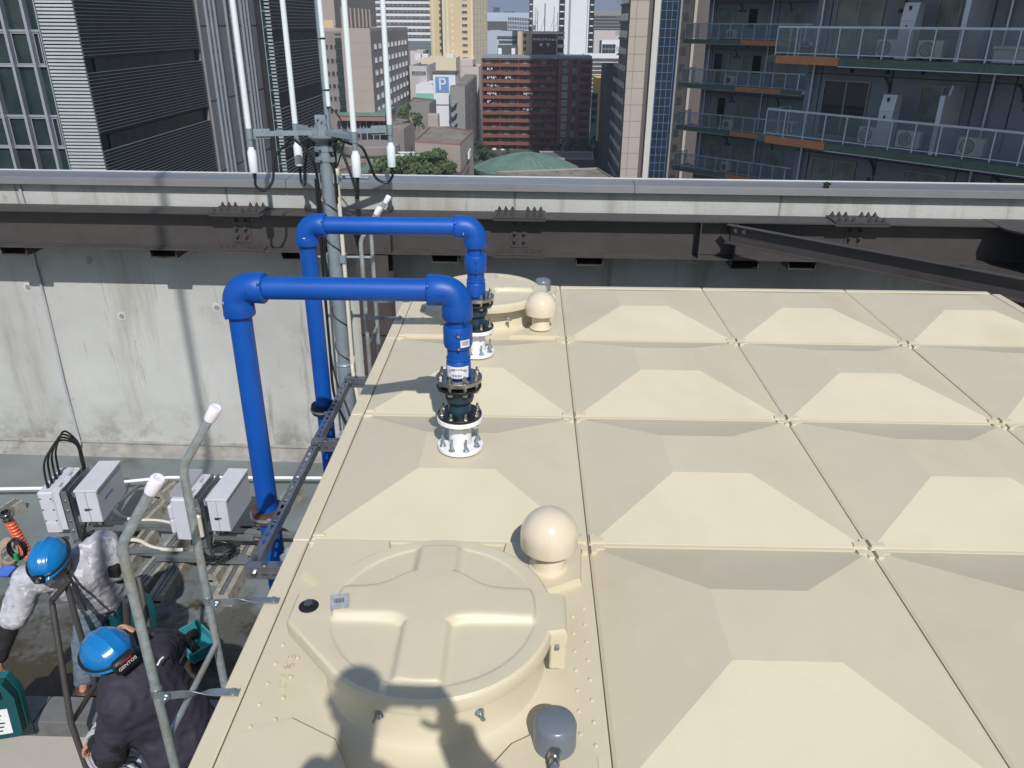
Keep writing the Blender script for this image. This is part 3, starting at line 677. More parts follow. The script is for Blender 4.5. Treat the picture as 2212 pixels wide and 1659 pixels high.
# stub brackets under the beam: open channel boxes
for i, u in enumerate((40, 359, 640, 962, 1273, 1608, 1732, 2020)):
    s = sW(u, 560, .40); b = MB()
    y0, y1, zt, zb = -.44, -.02, ZB-.0135, ZB-.088
    b.box(s-.125, s-.117, y0, y1, zb, zt, WMt); b.box(s+.117, s+.125, y0, y1, zb, zt, WMt); b.box(s-.1165, s+.1165, y0, y1, zb, zb+.008, WMt); b.box(s-.1165, s+.1165, -.21, -.205, zb+.0085, zt, WMt)
    b.build('channel_bracket', m_brownl, bm_)
# column joint behind the pipes
sc = sW(812, 560, .4)
b = MB(); b.box(sc-.20, sc+.16, -.475, -.352, ZB+.014, ZT-.026, WMt); b.build('joint_box', m_brown, bm_)
col = thing('steel_column', 'dark brown steel column under the beam behind the far ladder', 'steel column', W(sc, .4, FZ), WA)
b = MB(); b.box(sc-.17, sc+.13, -.478, -.466, FZ+.02, ZB-.013, WMt); b.box(sc-.17, sc+.13, -.26, -.248, FZ+.02, ZB-.013, WMt); b.box(sc-.025, sc-.015, -.4655, -.2605, FZ+.02, ZB-.013, WMt); b.build('shaft', m_brownl, col)
b = MB(); b.box(sc-.25, sc+.21, -.55, -.18, FZ, FZ+.02, WMt); b.build('base_plate', m_brownl, col)
for k in range(2):
    b = MB(); b.box(sc-.17, sc+.13, -.50, -.479, -.55-.5*k, -.53-.5*k, WMt); b.build('cleat', m_brownl, col)
# diagonal brace, a channel section reaching toward the viewer on the right
A = on(1577, 483, 2, .085); B = on(2212, 599, 2, .085); d = (B-A).normalized(); B2 = A+d*((B-A).length+1.6); sd_ = Vector((0, 0, 1)).cross(d)
if sd_.y > 0: sd_ = -sd_
brc = thing('diagonal_brace', 'dark brown channel brace running diagonally from the beam over the tank corner', 'steel brace', tuple(A))
Mb = Matrix((d, -sd_, Vector((0, 0, 1)))).transposed().to_4x4(); Mb.translation = A; L = (B2-A).length
if Mb.determinant() < 0: Mb = Matrix((d, sd_, Vector((0, 0, 1)))).transposed().to_4x4(); Mb.translation = A
sg = 1 if (Mb.to_3x3() @ Vector((0, 1, 0))).y < 0 else -1
def yb(a, c): return (min(a*sg, c*sg), max(a*sg, c*sg))
b = MB(); b.box(0, L, *yb(0, .06), -.006, 0, Mb); b.build('top_flange', m_brown, brc)
b = MB(); b.box(.02, L, *yb(.0, .006), -.155, -.0065, Mb); b.build('web', m_brown, brc)
b = MB(); b.box(.0, L, *yb(.0, .075), -.163, -.1555, Mb); b.build('bottom_flange', m_brownl, brc)
for q in (.07, .15):
    b = MB(); b.bolt(Mb @ Vector((q, .0065*sg, -.05)), sd_, .014, .016, .008); b.build('bolt', m_steel, brc)
b = MB(); G = W0+WN*.345
s0 = sW(1560, 520, .4); b.prism([(s0-.20, ZB+.02), (s0+.22, ZB+.02), (s0+.30, -.03), (s0+.16, ZT-.03), (s0-.20, ZT-.03)], -.0, .008, WMt @ Matrix.Translation((0, -.345, 0)) @ Matrix.Rotation(math.pi/2, 4, 'X')); b.build('gusset_plate', m_brown, bm_)
b = MB(); b.box(s0-.22, s0-.21, -.478, -.3455, ZB+.0135, ZT-.0135, WMt); b.box(s0+.1, s0+.11, -.478, -.3455, ZB+.0135, ZT-.0135, WMt); b.build('stiffener', m_brown, bm_)
# cross beam at the right corner
cr = thing('cross_beam', 'dark brown steel cross beam meeting the long beam at the right edge', 'steel beam', tuple(W(S1, .4, 0)))
b = MB(); b.prism([(S1+.002, -.60), (S1+.30, -1.1), (S1+.30, -4), (S1+.62, -4), (S1+.62, -.20), (S1+.002, -.20)], ZT-.014, ZT+.003, WMt); b.build('top_flange', m_brown, cr)
b = MB(); b.box(S1+.45, S1+.46, -4, -.22, ZB, ZT-.015, WMt); b.box(S1+.002, S1+.44, -.344, -.336, ZB, ZT-.015, WMt); b.build('web', m_brown, cr)
b = MB(); b.prism([(S1-.22, -.50), (S1+.30, -1.1), (S1+.30, -4), (S1+.62, -4), (S1+.62, -.20), (S1-.22, -.20)], ZB-.014, ZB-.002, WMt); b.build('bottom_flange', m_brownl, cr)
b = MB(); b.box(S1+.25, S1+.60, -.55, -.25, FZ, ZB-.015, WMt); b.build('column', m_brownl, cr)
# ------------------------------------------------------------------ antenna mast
PX, PY = -.925, 4.4
mast = thing('antenna_mast', 'grey steel mast with four-armed head carrying white whip antennas', 'antenna mast', (PX, PY, FZ))
b = MB(); b.cyl((PX, PY, -1.25), (PX, PY, .83), .0572, n=28); b.cyl((PX, PY, FZ), (PX, PY, -1.2), .070, n=28); b.lathe([(.072, -.01), (.080, 0), (.072, .012)], (PX, PY, -1.2), n=28); b.build('pole', m_pole, mast)
HZ = .84
b = MB(); b.lathe([(.058, -.09), (.06, -.06), (.128, -.008), (.132, 0), (.132, .010), (.0001, .012)], (PX, PY, HZ), n=32); b.build('head_plate', m_pole, mast)
for z_ in (.745, .66):
    b = MB(); b.lathe([(.0585, -.022), (.064, -.022), (.064, .022), (.0585, .022)], (PX, PY, z_), n=24)
    for a in (0, 90, 180, 270):
        a_ = math.radians(a-40); d_ = Vector((math.cos(a_), math.sin(a_), 0)); p = Vector((PX, PY, z_))
        b.box(.06, .095, -.018, .018, -.02, .02, Matrix.Translation(p) @ Matrix.Rotation(a_, 4, 'Z')); b.bolt(p+d_*.075+Vector((-d_.y, d_.x, 0))*.018, (-d_.y, d_.x, 0), .011, .012, .01)
    b.build('collar', m_pole, mast)
for a in (45, 135, 225, 315):
    a_ = math.radians(a); M = Matrix.Translation((PX, PY, HZ+.012)) @ Matrix.Rotation(a_, 4, 'Z'); b = MB(); b.prism([(.03, 0), (.12, 0), (.035, .15), (.02, .15)], -.004, .004, M @ Matrix.Rotation(math.pi/2, 4, 'X')); b.build('gusset_fin', m_pole, mast)
b = MB(); b.box(-.045, .045, -.006, .006, .01, .17, Matrix.Translation((PX-.01, PY-.03, HZ))); b.box(-.006, .006, -.05, .03, .01, .17, Matrix.Translation((PX+.03, PY, HZ)))
for k in range(3): b.bolt((PX-.03+.03*k, PY-.037, HZ+.14-.02*k), (0, -1, 0), .010, .012, .01)
b.build('centre_bracket', m_pole, mast)
armm = {}
ends = [('left', Vector((-.59, -.22, 0))), ('back left', Vector((-.26, .25, 0))), ('front right', Vector((.19, -.36, 0))), ('back right', Vector((.57, .20, 0)))]
whipx = [(1545-2212, 0)]
spec_ = [((497, 0), (543, 322), 'leftmost white whip antenna on the long left arm', (-.60, -.15), 1),
         ((612, 0), (641, 300), 'white whip antenna second from left, standing behind the mast head', (-.25, .22), 1),
         ((745, 0), (767, 322), 'white whip antenna just right of the mast, nearest the viewer', (.24, -.30), 1),
         ((835, 0), (843, 300), 'rightmost white whip antenna on the long right arm', (.56, .20), 1)]
cab_ends = []
for (tp, bt_, lab, off, k) in spec_:
    y_ = PY+off[1]; p = on(bt_[0], bt_[1], 1, y_); xb = p.x
    # arm from head plate to the whip
    a0 = Vector((PX, PY, HZ+.03)); a1 = Vector((xb, y_, HZ+.03)); dd = (a1-a0).normalized(); sd2 = Vector((-dd.y, dd.x, 0))
    b = MB(); b.bar(a0+dd*.05, a1-dd*.045, .044, .036); b.bar(a1-dd*.16, a1-dd*.03, .012, .075); arm = b.build('arm', m_pole, mast)
    b = MB()
    for q in (.10, .15, .22): b.bolt(a1-dd*q+Vector((0, 0, .018)), (0, 0, 1), .010, .010, .008)
    b.cyl(a1+Vector((0, 0, -.04)), a1+Vector((0, 0, .045)), .027, n=16); b.build('u_bolt', m_pole, arm)
    wt = thing('whip_antenna', lab, 'antenna', (xb, y_, HZ-.2), 0, 'white whip antennas on the mast')
    zb = HZ-.10
    b = MB(); b.lathe([(.034, zb-.175), (.036, zb-.17), (.036, zb-.01), (.024, zb+.012), (.021, zb+.03)], (xb, y_, 0), n=24); bs2 = b.build('base_sleeve', m_whip, wt)
    b = MB(); b.cyl((xb, y_, zb+.02), (xb, y_, zb+.17), .021, n=20); b.build('lower_tube', m_pole, wt)
    b = MB(); b.cyl((xb, y_, zb+.171), (xb, y_, zb+3.6), .0235, .019, n=20); b.build('radome', m_whip, wt)
    b = MB(); b.cyl((xb, y_, zb-.176), (xb, y_, zb-.225), .017, .013, n=12); b.build('connector', m_cable, wt)
    cab_ends.append(Vector((xb, y_, zb-.225)))
# centre stick: stacked white sections on a grey tube
wt = thing('sectioned_antenna', 'white antenna of stacked sections on the centre of the mast head', 'antenna', (PX+.03, PY, HZ+.1))
xs, ys = PX+.035, PY+.02
b = MB(); b.cyl((xs, ys, HZ+.02), (xs, ys, 4.2), .0235, n=20); b.build('support_tube', m_pole, wt)
z_ = HZ+.235
for L_ in (.13, .38, .38, .38, .38, .38, .38, .38):
    b = MB(); b.cyl((xs+.026, ys-.030, z_), (xs+.026, ys-.030, z_+L_-.014), .0185, n=18); b.build('radome_section', m_whip, wt)
    b = MB(); b.lathe([(.020, 0), (.020, .012)], (xs+.026, ys-.030, z_+L_-.013), n=16); b.lathe([(.026, 0), (.026, .006)], (xs, ys, z_+L_-.012), n=16); b.build('clamp', m_cable, wt)
    z_ += L_
# cables
def cable(pts, r, label, m=m_cable, name='antenna_cable', cat='cable', group='black cables on the antenna mast'):
    b = MB(); b.tube(smoothpts(pts, 8), r, 8); return b.build(name, m, label=label, cat=cat, group=group)
c1, c2, c3, c4 = cab_ends
V = Vector
cable([c1, c1+V((.0, 0, -.06)), c1+V((.06, .02, -.10)), c1+V((.13, .05, -.02)), c1+V((.16, .07, .16)), c1+V((.27, .10, .27)), V((PX-.22, PY-.10, HZ-.02)), V((PX-.09, PY-.12, HZ-.16)), V((PX-.07, PY-.06, .45)), V((PX-.075, PY-.05, 0)), V((PX-.07, PY-.05, -.5))], .0115, 'thick black cable looping from the leftmost whip antenna down the mast')
cable([c2, c2+V((0, 0, -.09)), c2+V((.03, 0, -.11)), c2+V((.05, 0, .05)), V((PX-.12, PY+.02, HZ-.02)), V((PX-.06, PY+.05, .5)), V((PX-.05, PY+.06, 0))], .010, 'black cable hanging from the whip behind the mast head')
cable([c3, c3+V((.0, 0, -.06)), c3+V((-.012, 0, -.12)), c3+V((-.02, 0, -.05)), c3+V((-.07, .04, .10)), c3+V((-.14, .10, .24)), V((PX+.06, PY-.07, HZ-.04)), V((PX+.075, PY-.05, .55)), V((PX+.07, PY-.04, .3))], .0115, 'black cable from the nearest whip antenna to the mast head')
cable([c4, c4+V((.0, 0, -.03)), c4+V((-.05, 0, -.085)), c4+V((-.14, -.02, -.04)), c4+V((-.19, -.03, .10)), c4+V((-.24, -.05, .22)), c4+V((-.33, -.08, .25)), V((PX+.10, PY-.02, HZ-.03)), V((PX+.085, PY-.03, .6)), V((PX+.08, PY-.03, .35))], .0115, 'black cable looping from the rightmost whip antenna')
cable([V((xs+.03, ys-.03, HZ+.235)), V((xs+.10, ys-.03, HZ+.16)), V((xs+.16, ys-.03, HZ+.02)), V((xs+.13, ys-.02, HZ-.05)), V((PX+.09, PY, .6))], .006, 'thin black lead curving down from the sectioned antenna')
# coil of thin tie around the mast and the cream riser conduit
pts = []
for i in range(200):
    a = i/200*2*math.pi*5.5; pts.append((PX+.068*math.cos(a), PY+.068*math.sin(a), .55-1.9*i/200))
b = MB(); b.tube(pts, .004, 6); b.build('cable_tie_wrap', m_cable, label='thin black tie wrapped in a spiral round the mast', cat='tie')
cn = thing('conduit_riser', 'cream conduit running up the right side of the antenna mast', 'conduit', (PX+.1, PY-.02, FZ))
b = MB(); b.tube(smoothpts([(PX+.155, PY-.12, -2.0), (PX+.13, PY-.1, -1.6), (PX+.085, PY-.05, -1.25), (PX+.083, PY-.03, -1.1), (PX+.083, PY-.02, -.2), (PX+.083, PY-.02, .58)], 5), .0185, 14); b.build('tube', m_cream2, cn)
for z_ in (-1.15, .55):
    b = MB(); b.lathe([(.023, -.035), (.026, -.03), (.026, .03), (.023, .035)], (PX+.083, PY-.022, z_), n=18); b.build('socket', m_cream2, cn)
# horizontal stay tube clamped to the mast
st = thing('mast_stay', 'thin grey stay tubes clamped across the mast below the head', 'stay', (PX, PY, -.37))
for z_, x0, x1 in ((-.19, PX-.16, PX+.34), (.50, PX+.07, PX+.34)):
    b = MB(); b.cyl((x0, PY+.03, z_), (x1, PY+.03, z_), .0125, n=12); tb = b.build('tube', m_pole, st)
    b = MB(); b.box(PX-.085, PX-.055, PY-.05, PY+.05, z_-.035, z_+.035); b.box(PX+.055, PX+.10, PY-.05, PY+.05, z_-.035, z_+.035); b.build('clamp', m_pole, tb)
cable([(PX-.09, PY-.05, .5), (PX-.1, PY-.06, -.3), (PX-.11, PY-.05, -1.0), (PX-.10, PY-.08, -1.5), (PX+.02, PY-.12, -1.85), (PX+.10, PY-.3, -2.1)], .013, 'thick black cable dropping past the mast foot')
cable([(PX-.085, PY-.06, .2), (PX-.11, PY-.06, -.6), (PX-.09, PY-.06, -1.25), (PX+.03, PY-.14, -1.6), (PX+.18, PY-.3, -2.0)], .008, 'thin black cable beside the thick one at the mast foot')
# ================================================================== EQUIPMENT ON THE ROOF DECK
def boxframe(A, B, D):   # orthonormal frame at A: x to B, y to D, z up
    A, B, D = Vector(A), Vector(B), Vector(D); y = (D-A).normalized(); x = Vector((y.y, -y.x, 0))
    M = Matrix((x, y, Vector((0, 0, 1)))).transposed().to_4x4(); M.translation = A; return M, (B-A).length, (D-A).length
def cabinet(a, b_, d_, zt, label, glabel, hasname):
    A, B, D = on(*a, 2, zt), on(*b_, 2, zt), on(*d_, 2, zt); M, w_, l_ = boxframe(A, B, D); h = .32
    t = thing('equipment_cabinet', label, 'cabinet', tuple(A), 0, 'light grey cabinets on stands')
    b = MB(); b.box(.004, w_-.004, .004, l_-.004, -h, -.022, M); b.build('body', m_box, t)
    b = MB(); b.bev(-.004, w_+.004, -.006, l_+.004, -.020, .0, .003, M); b.build('lid', m_box, t)
    b = MB(); b.box(.006, w_*.47-.003, -.005, .003, -h+.004, -.026, M); b.build('door', m_box, t)
    b = MB(); b.box(w_*.47+.003, w_-.006, -.005, .003, -h+.004, -.026, M); dr = b.build('door', m_box, t)
    b = MB(); b.box(w_*.30, w_*.50, -.016, -.006, -h*.62, -h*.56, M); b.box(w_*.44, w_*.62, -.012, -.006, -h*.60, -h*.57, M); b.build('latch', m_steel, dr)
    if hasname:   # small blue print, too far off to read
        b = MB()
        for k in range(11): b.box(w_-.0038, w_-.0030, l_*.22+.0145*k, l_*.22+.0145*k+.010, -h*.52, -h*.52+(.016 if k % 3 else .020), M)
        b.build('print', mat('label_blue', (.10, .14, .42), .5), t)
    return t, M, w_, l_, h
def rru(M, label, style):   # ribbed radio unit bolted left of the cabinet
    t = thing('radio_unit', label, 'radio unit', tuple(M.translation), 0, 'white radio units on stands')
    b = MB(); b.bev(-.30, -.17, -.03, .40, -.40, .0, .012, M); b.build('housing', m_box, t)
    b = MB()
    for k in range(16):
        y = -.02+.026*k; b.box(-.168, -.118, y, y+.007, -.38, -.01+.018*math.sin(k*.9), M)
    b.build('cooling_fins', m_box, t)
    if style == 0:
        b = MB(); b.box(-.28, -.19, -.034, -.0305, -.36, -.30, M); b.build('cover_plate', m_box, t); b = MB(); b.box(-.2, -.178, -.036, -.0305, -.09, -.07, M); b.build('cover_plate', m_box, t)
        b = MB()
        for k in range(4): b.cyl(M @ Vector((-.235, .05+.07*k, .0)), M @ Vector((-.235, .05+.07*k, .045)), .013, n=10)
        b.build('connector', m_black, t)
        for k in range(6):
            b = MB(); b.bolt(M @ Vector((-.28 if k % 2 else -.19, -.031, -.06-.11*(k//2))), M.to_3x3() @ Vector((0, -1, 0)), .006, .005); b.build('screw', m_steel, t)
    else:
        b = MB(); b.bev(-.345, -.302, -.02, .16, -.20, -.08, .01, M); b.bev(-.345, -.302, -.02, .16, -.34, -.215, .01, M); b.build('side_module', m_box, t)
        b = MB(); b.bev(-.15, -.045, -.075, -.035, -.34, -.13, .012, M); b.build('beige_module', m_cream2, t)
        b = MB()
        for k in range(12): b.box(-.30+.010*k, -.296+.010*k, .0, .39, .0, .045-.0*k, M)
        b.build('top_fins', m_box, t)
    return t
def stand(M, w_, l_, label):
    t = thing('equipment_stand', label, 'stand', tuple(M.translation), 0, 'grey steel equipment stands'); zf = FZ+.16-M.translation.z
    b = MB()
    b.box(-.115, -.060, -.01, .0, -.50, -.005, M); b.box(-.115, -.110, -.01, .42, -.06, -.005, M); b.box(-.065, -.060, -.01, .42, -.06, -.005, M); b.build('bracket', m_galvb, t)
    for y in (.02, .40):
        b = MB(); b.box(-.112, -.062, y, y+.045, zf, -.07, M); b.build('post', m_chan, t)
    b = MB(); b.box(-.10, w_+.1, .17, .21, zf+.12, zf+.16, M); b.bar(M @ Vector((-.09, .02, zf+.02)), M @ Vector((-.09, .35, zf+.25)), .03, .03); b.build('cross_rail', m_chan, t)
    b = MB(); b.box(-.55, .75, .0, .05, zf-.004, zf+.035, M); b.box(-.55, .75, .40, .45, zf-.004, zf+.035, M); b.build('base_channel', m_chan, t)
    for k in range(4): b = MB(); b.bolt(M @ Vector((-.088, -.012, -.1-.1*k)), M.to_3x3() @ Vector((0, -1, 0)), .008, .008); b.build('bolt', m_steel, t)
    return t
zt = -1.93
c1t, M1, w1, l1, h1 = cabinet(z1(535, 795), z1(690, 800), z1(720, 580), zt, 'left light grey equipment cabinet with blue lettering, under the looped black cables', '', True)
c2t, M2, w2, l2, h2 = cabinet(z1(1495, 855), z1(1640, 862), z1(1660, 633), zt, 'right light grey equipment cabinet behind the white-capped rail, beside the near blue pipe', '', False)
rru(M1, 'left white ribbed radio unit with four looped black cables', 0); rru(M2, 'right white ribbed radio unit with a beige module beside the far cabinet', 1)
stand(M1, w1, l1, 'grey steel stand under the left cabinet'); stand(M2, w2, l2, 'grey steel stand under the right cabinet')
for k in range(4):   # looped jumper cables
    a = M1 @ Vector((-.235, .05+.07*k, .045)); p2 = M1 @ Vector((-.09, .36+.012*k, -.02))
    cable([a, a+V((0, 0, .05)), a+V((.01, .01, .17+.005*k)), a+V((.05, .05, .27+.01*k)), a*.5+p2*.5+V((.03, .0, .36+.008*k)), p2+V((.0, 0, .27)), p2+V((.01, 0, .10)), p2+V((0, 0, -.15))], .009, ('nearest', 'second', 'third', 'farthest')[k]+' black jumper cable looping over the left radio unit', group='jumper cables over the left radio unit', name='jumper_cable')
# coil of slack cable under the right cabinet
b = MB(); cc = M2 @ Vector((.0, .05, -.62)); pts = [cc+V(((.13+.02*math.sin(i*1.7))*math.cos(i*.35), (.12+.02*math.cos(i*1.1))*math.sin(i*.35), .05+.03*math.sin(i*.61))) for i in range(150)]
b.tube(pts, .0055, 6); b.build('cable_coil', m_cable, label='tangled coil of black cable under the right cabinet', cat='cable')
b = MB(); cc = M1 @ Vector((.05, .1, -.60)); pts = [cc+V(((.10+.02*math.sin(i*1.7))*math.cos(i*.35), (.13+.02*math.cos(i*1.1))*math.sin(i*.35), .05+.03*math.sin(i*.61))) for i in range(90)]
b.tube(pts, .0055, 6); b.build('cable_coil', m_cable, label='coil of black cable in the shade under the left cabinet', cat='cable')
# concrete sleepers with inset channels
def sleeper(cx, cy, L_, w_, hgt, rz, label, chan=True, grp='concrete sleepers under the equipment'):
    t = thing('concrete_sleeper', label, 'sleeper', (cx, cy, FZ), rz, grp); M = Matrix.Translation((cx, cy, FZ)) @ Matrix.Rotation(rz, 4, 'Z'); k = .78
    b = MB(); P = [(-w_/2, 0), (w_/2, 0), (w_/2*k, hgt), (-w_/2*k, hgt)]
    vs = [M @ Vector((x, y, z)) for y in (-L_/2, L_/2) for x, z in P]
    b.add(vs, [(0, 1, 2, 3), (7, 6, 5, 4)]+[(i, 4+i, 4+(i+1) % 4, (i+1) % 4) for i in range(4)]); b.build('block', m_sleep, t)
    b = MB(); b.box(-.021, -.016, -L_/2+.01, L_/2-.01, hgt+.0005, hgt+.010, M); b.box(.016, .021, -L_/2+.01, L_/2-.01, hgt+.0005, hgt+.010, M); b.box(-.0155, .0155, -L_/2+.01, L_/2-.01, hgt-.002, hgt+.003, M)
    b.build('channel', m_chan, t)
    b = MB(); b.box(-.03, .03, -L_/2-.002, -L_/2+.004, hgt*.3, hgt*.5, M); b.build('end_slot', m_blackm, t)
    return t
def ps(x, y): return on(*z1(x, y), 2, FZ+.11)
sl = [((1165, 860), (700, 1330), 'sleeper running from the pipeline down past the left cabinet'), ((1090, 1070), (800, 1440), 'sleeper just right of the bending worker'),
      ((1395, 1000), (920, 1560), 'long sleeper between the two white-capped rails, farthest left'), ((1235, 1215), (1010, 1480), 'short sleeper in the left row under the grey channel'),
      ((1360, 1215), (1130, 1560), 'sleeper ending in a slotted block beside the near rail'), ((1850, 1100), (1600, 1560), 'wet-stained sleeper nearest the near blue pipe'), ((1590, 1310), (1520, 1400), 'short concrete block with a slot, right of the near rail')]
for (a, c, lab) in sl:
    p, q = ps(*a), ps(*c); v = p-q; L_ = max(v.length, .2); m_ = (p+q)/2; rz = math.atan2(v.y, v.x)-math.pi/2
    sleeper(m_.x, m_.y, L_, .165, .11, rz, lab)
for (x, y, lab) in ((60, 900, 'concrete block holding the left end of the white pipeline'), (1190, 760, 'concrete block under the white pipeline between the cabinets'), (2110, 800, 'concrete block under the white pipeline right of the near blue pipe'), (40, 1250, 'concrete block beside the left worker at the picture edge')):
    p = ps(x, y); sleeper(p.x, p.y, .24, .16, .10, -.25, lab, grp='concrete blocks under the pipeline')
# grey channels laid across the sleepers
for (a, c, lab) in (((760, 1215), (1800, 1275), 'long grey channel laid across the near sleepers'), ((640, 1030), (1860, 1085), 'grey channel laid across the far sleepers')):
    p, q = on(*z1(*a), 2, FZ+.15), on(*z1(*c), 2, FZ+.15); b = MB(); b.bar(p, q, .045, .004); b.bar(p+V((0, -.022, -.02)), q+V((0, -.022, -.02)), .004, .036); b.build('floor_channel', m_chan, label=lab, cat='channel', group='grey channels across the sleepers')
# white pipeline along the wall
b = MB(); p, q = on(*z1(-300, 868), 2, FZ+.14), on(*z1(345, 855), 2, FZ+.14); q2, q3 = on(*z1(1180, 765), 2, FZ+.14), on(*z1(2300, 772), 2, FZ+.14)
yy = (q.y+q3.y)/2
b.tube([(-7, 4.32, FZ+.14), (p.x, 4.33, FZ+.14), (q.x, 4.38, FZ+.14), (q2.x, 4.62, FZ+.14), (q3.x, 4.66, FZ+.14), (1.0, 4.7, FZ+.14)], .017, 14); b.build('white_pipeline', m_white, label='thin white pipe on concrete blocks along the foot of the wall', cat='pipe')
for (pts, lab) in (([(1160, 760), (1020, 760), (960, 800), (900, 850), (860, 890)], 'grey flexible conduit arching from the pipeline to the left cabinet'), ([(830, 940), (890, 990), (1010, 1010), (1150, 1015), (1300, 1045)], 'cream flexible conduit between the two stands'),
                   ([(800, 1180), (920, 1155), (1010, 1160), (1100, 1205), (1220, 1225), (1330, 1225)], 'cream flexible conduit lying on the near channel')):
    P = [on(*z1(*k), 2, FZ+.19) for k in pts]; b = MB(); b.tube(smoothpts(P, 6), .017, 10); b.build('flexible_conduit', m_cream2, label=lab, cat='conduit', group='flexible conduits between the stands')
p = on(*z1(2020, 1075), 2, FZ+.05); q = on(*z1(2200, 1115), 2, FZ+.05)
b = MB(); b.tube(smoothpts([p+V((-.35, -.02, .02)), p, p*.5+q*.5+V((0, -.03, 0)), q, q+V((.5, .05, 0))], 24), [.020, .023]*48+[.02], 10) if False else b.tube(smoothpts([p+V((-.35, -.02, .02)), p, p*.5+q*.5+V((0, -.03, 0)), q, q+V((.5, .05, 0))], 12), .022, 10); b.build('corrugated_hose', m_blackm, label='black spiral hose on the deck right of the near blue pipe', cat='hose')
# blue valve handwheels peeping past the tank edge
def wheel(p, lab):
    b = MB(); p = Vector(p); ax = Vector((.96, -.15, .2)).normalized(); x, y, z = basis(ax)
    b.tube([p+x*(.062*math.cos(2*math.pi*i/28))+y*(.062*math.sin(2*math.pi*i/28)) for i in range(29)], .011, 10)
    for k in range(4): a = math.pi/2*k; b.cyl(p, p+(x*math.cos(a)+y*math.sin(a))*.062, .009, n=8)
    b.cyl(p-ax*.02, p+ax*.05, .016, n=12); b.build('valve_handwheel', mat('blue_enamel', (.005, .05, .33), .2, coat=.5), label=lab, cat='valve wheel', group='blue valve handwheels under the tank edge')
wheel(on(676, 1128, 0, -.17), 'far blue valve handwheel beside the near pipe band'); wheel(on(556, 1408, 0, -.19), 'near blue valve handwheel beside the ladder rails')
# orange suction hose with metal coupling, rope and reel by the left worker
def rings(p, q, r, n_, name, m, par=None, **k):
    p, q = Vector(p), Vector(q); b = MB(); pts = [p+(q-p)*(i/(n_*4)) for i in range(n_*4+1)]; b.tube(pts, [r*(1+.09*(1 if i % 4 < 2 else -1)) for i in range(n_*4+1)], 18); return b.build(name, m, par, **k)
h0, h1 = on(*z1(65, 1010), 2, -1.95), on(*z1(160, 1180), 2, -2.2)
oh = thing('suction_hose', 'orange ribbed hose with a steel coupling standing behind the left worker', 'hose', tuple(h1))
rings(h0, h0+(h1-h0)*1.6, .036, 13, 'hose', m_orange, oh); dd = (h0-h1).normalized()
b = MB(); b.lathe([(.036, 0), (.043, .005), (.043, .03), (.036, .034), (.036, .05), (.045, .055), (.045, .07), (.036, .072), (.036, .085), (.03, .086), (.03, .02)], h0, dd, 24); b.build('coupling', m_steel, oh)
rp = on(*z1(60, 1230), 2, -1.95); b = MB(); b.tube([rp+V((.07*math.cos(i*.3)*(1-.002*i), .03*math.sin(i*.31), .09*math.sin(i*.3)-.0003*i)) for i in range(160)], .008, 6); b.build('hemp_rope_coil', m_rope, label='coil of brown rope hanging behind the left worker', cat='rope')
rp = on(*z1(125, 1220), 2, -1.9); b = MB(); b.tube([rp+V((.06*math.cos(i*.3), .02*math.sin(i*.21), .085*math.sin(i*.3))) for i in range(130)], .007, 6); b.build('black_cord_coil', m_cable, label='coil of black cord with a green clip behind the left helmet', cat='cord')
b = MB(); b.bev(-.012, .012, -.02, .0, -.03, .03, .003, Matrix.Translation(rp+V((.03, -.06, -.02)))); b.build('green_clip', m_green, label='small green clip on the black cord coil', cat='clip')
b = MB(); p = on(*z1(60, 1400), 2, FZ+.03); b.solid([p+V(q) for q in ((-.10, -.04, .001), (.03, -.05, .011), (.06, .03, .041), (-.02, .07, .061), (-.08, .04, .021))], (0, 0, .012)); b.build('blue_cloth', mat('blue_cloth', (.05, .13, .5), .8), label='crumpled blue cloth on the deck at the left edge', cat='cloth')
# brown tubular handrail over the stairwell
hr = thing('stair_handrail', 'dark brown tubular handrail around the stair opening between the workers', 'handrail', (-1.9, .9, FZ))
def tb(pts, r=.0185, name='tube', m=m_brown, par=hr): b = MB(); b.tube(pts, r, 14); return b.build(name, m, par)
T1 = on(*z3(348, 535), 2, -1.50); T1b = on(*z3(350, 565), 2, -1.56); T2 = on(*z3(448, 425), 2, -1.50)
LO = on(*z3(575, 1640), 2, -2.55); J = on(*z3(478, 1360), 2, -2.22); K_ = on(*z3(640, 1105), 2, -2.32)
tb([T2+(T1-T2).normalized()*(-.02), T1, T1b, J, LO, LO+(LO-J).normalized()*1.0])
tb([T2, on(*z3(505, 640), 2, -1.72), on(*z3(600, 960), 2, -2.10), K_]); tb([J, K_], .0165)
tb([K_, K_+V((.25, .02, 0))], .008, 'cross_bar', m_galv)
R1 = on(*z3(848, 540), 2, -1.30); R2 = on(*z3(856, 800), 2, -1.62); tb([R1, R2, R2+(R2-R1)*2.2], .0205)
b = MB(); b.cyl(R1+V((0, 0, .0)), R1+V((0, 0, .005)), .022, n=14); b.build('end_cap', m_brown, hr)
Q1 = on(*z3(930, 380), 2, -1.45); tb([Q1, on(*z3(1010, 760), 2, -1.75), on(*z3(1050, 1000), 2, -2.0)], .0165)
# treads of the stair below worker two
for k in range(5):
    b = MB(); b.box(-1.55, -.70, 1.0-.26*k, 1.24-.26*k, -2.72-.23*k, -2.68-.23*k); b.build('stair_tread', m_brownl, label='%s dark steel stair tread under the climbing worker' % ('top', 'second', 'third', 'fourth', 'lowest')[k], cat='stair tread', group='stair treads in the opening')
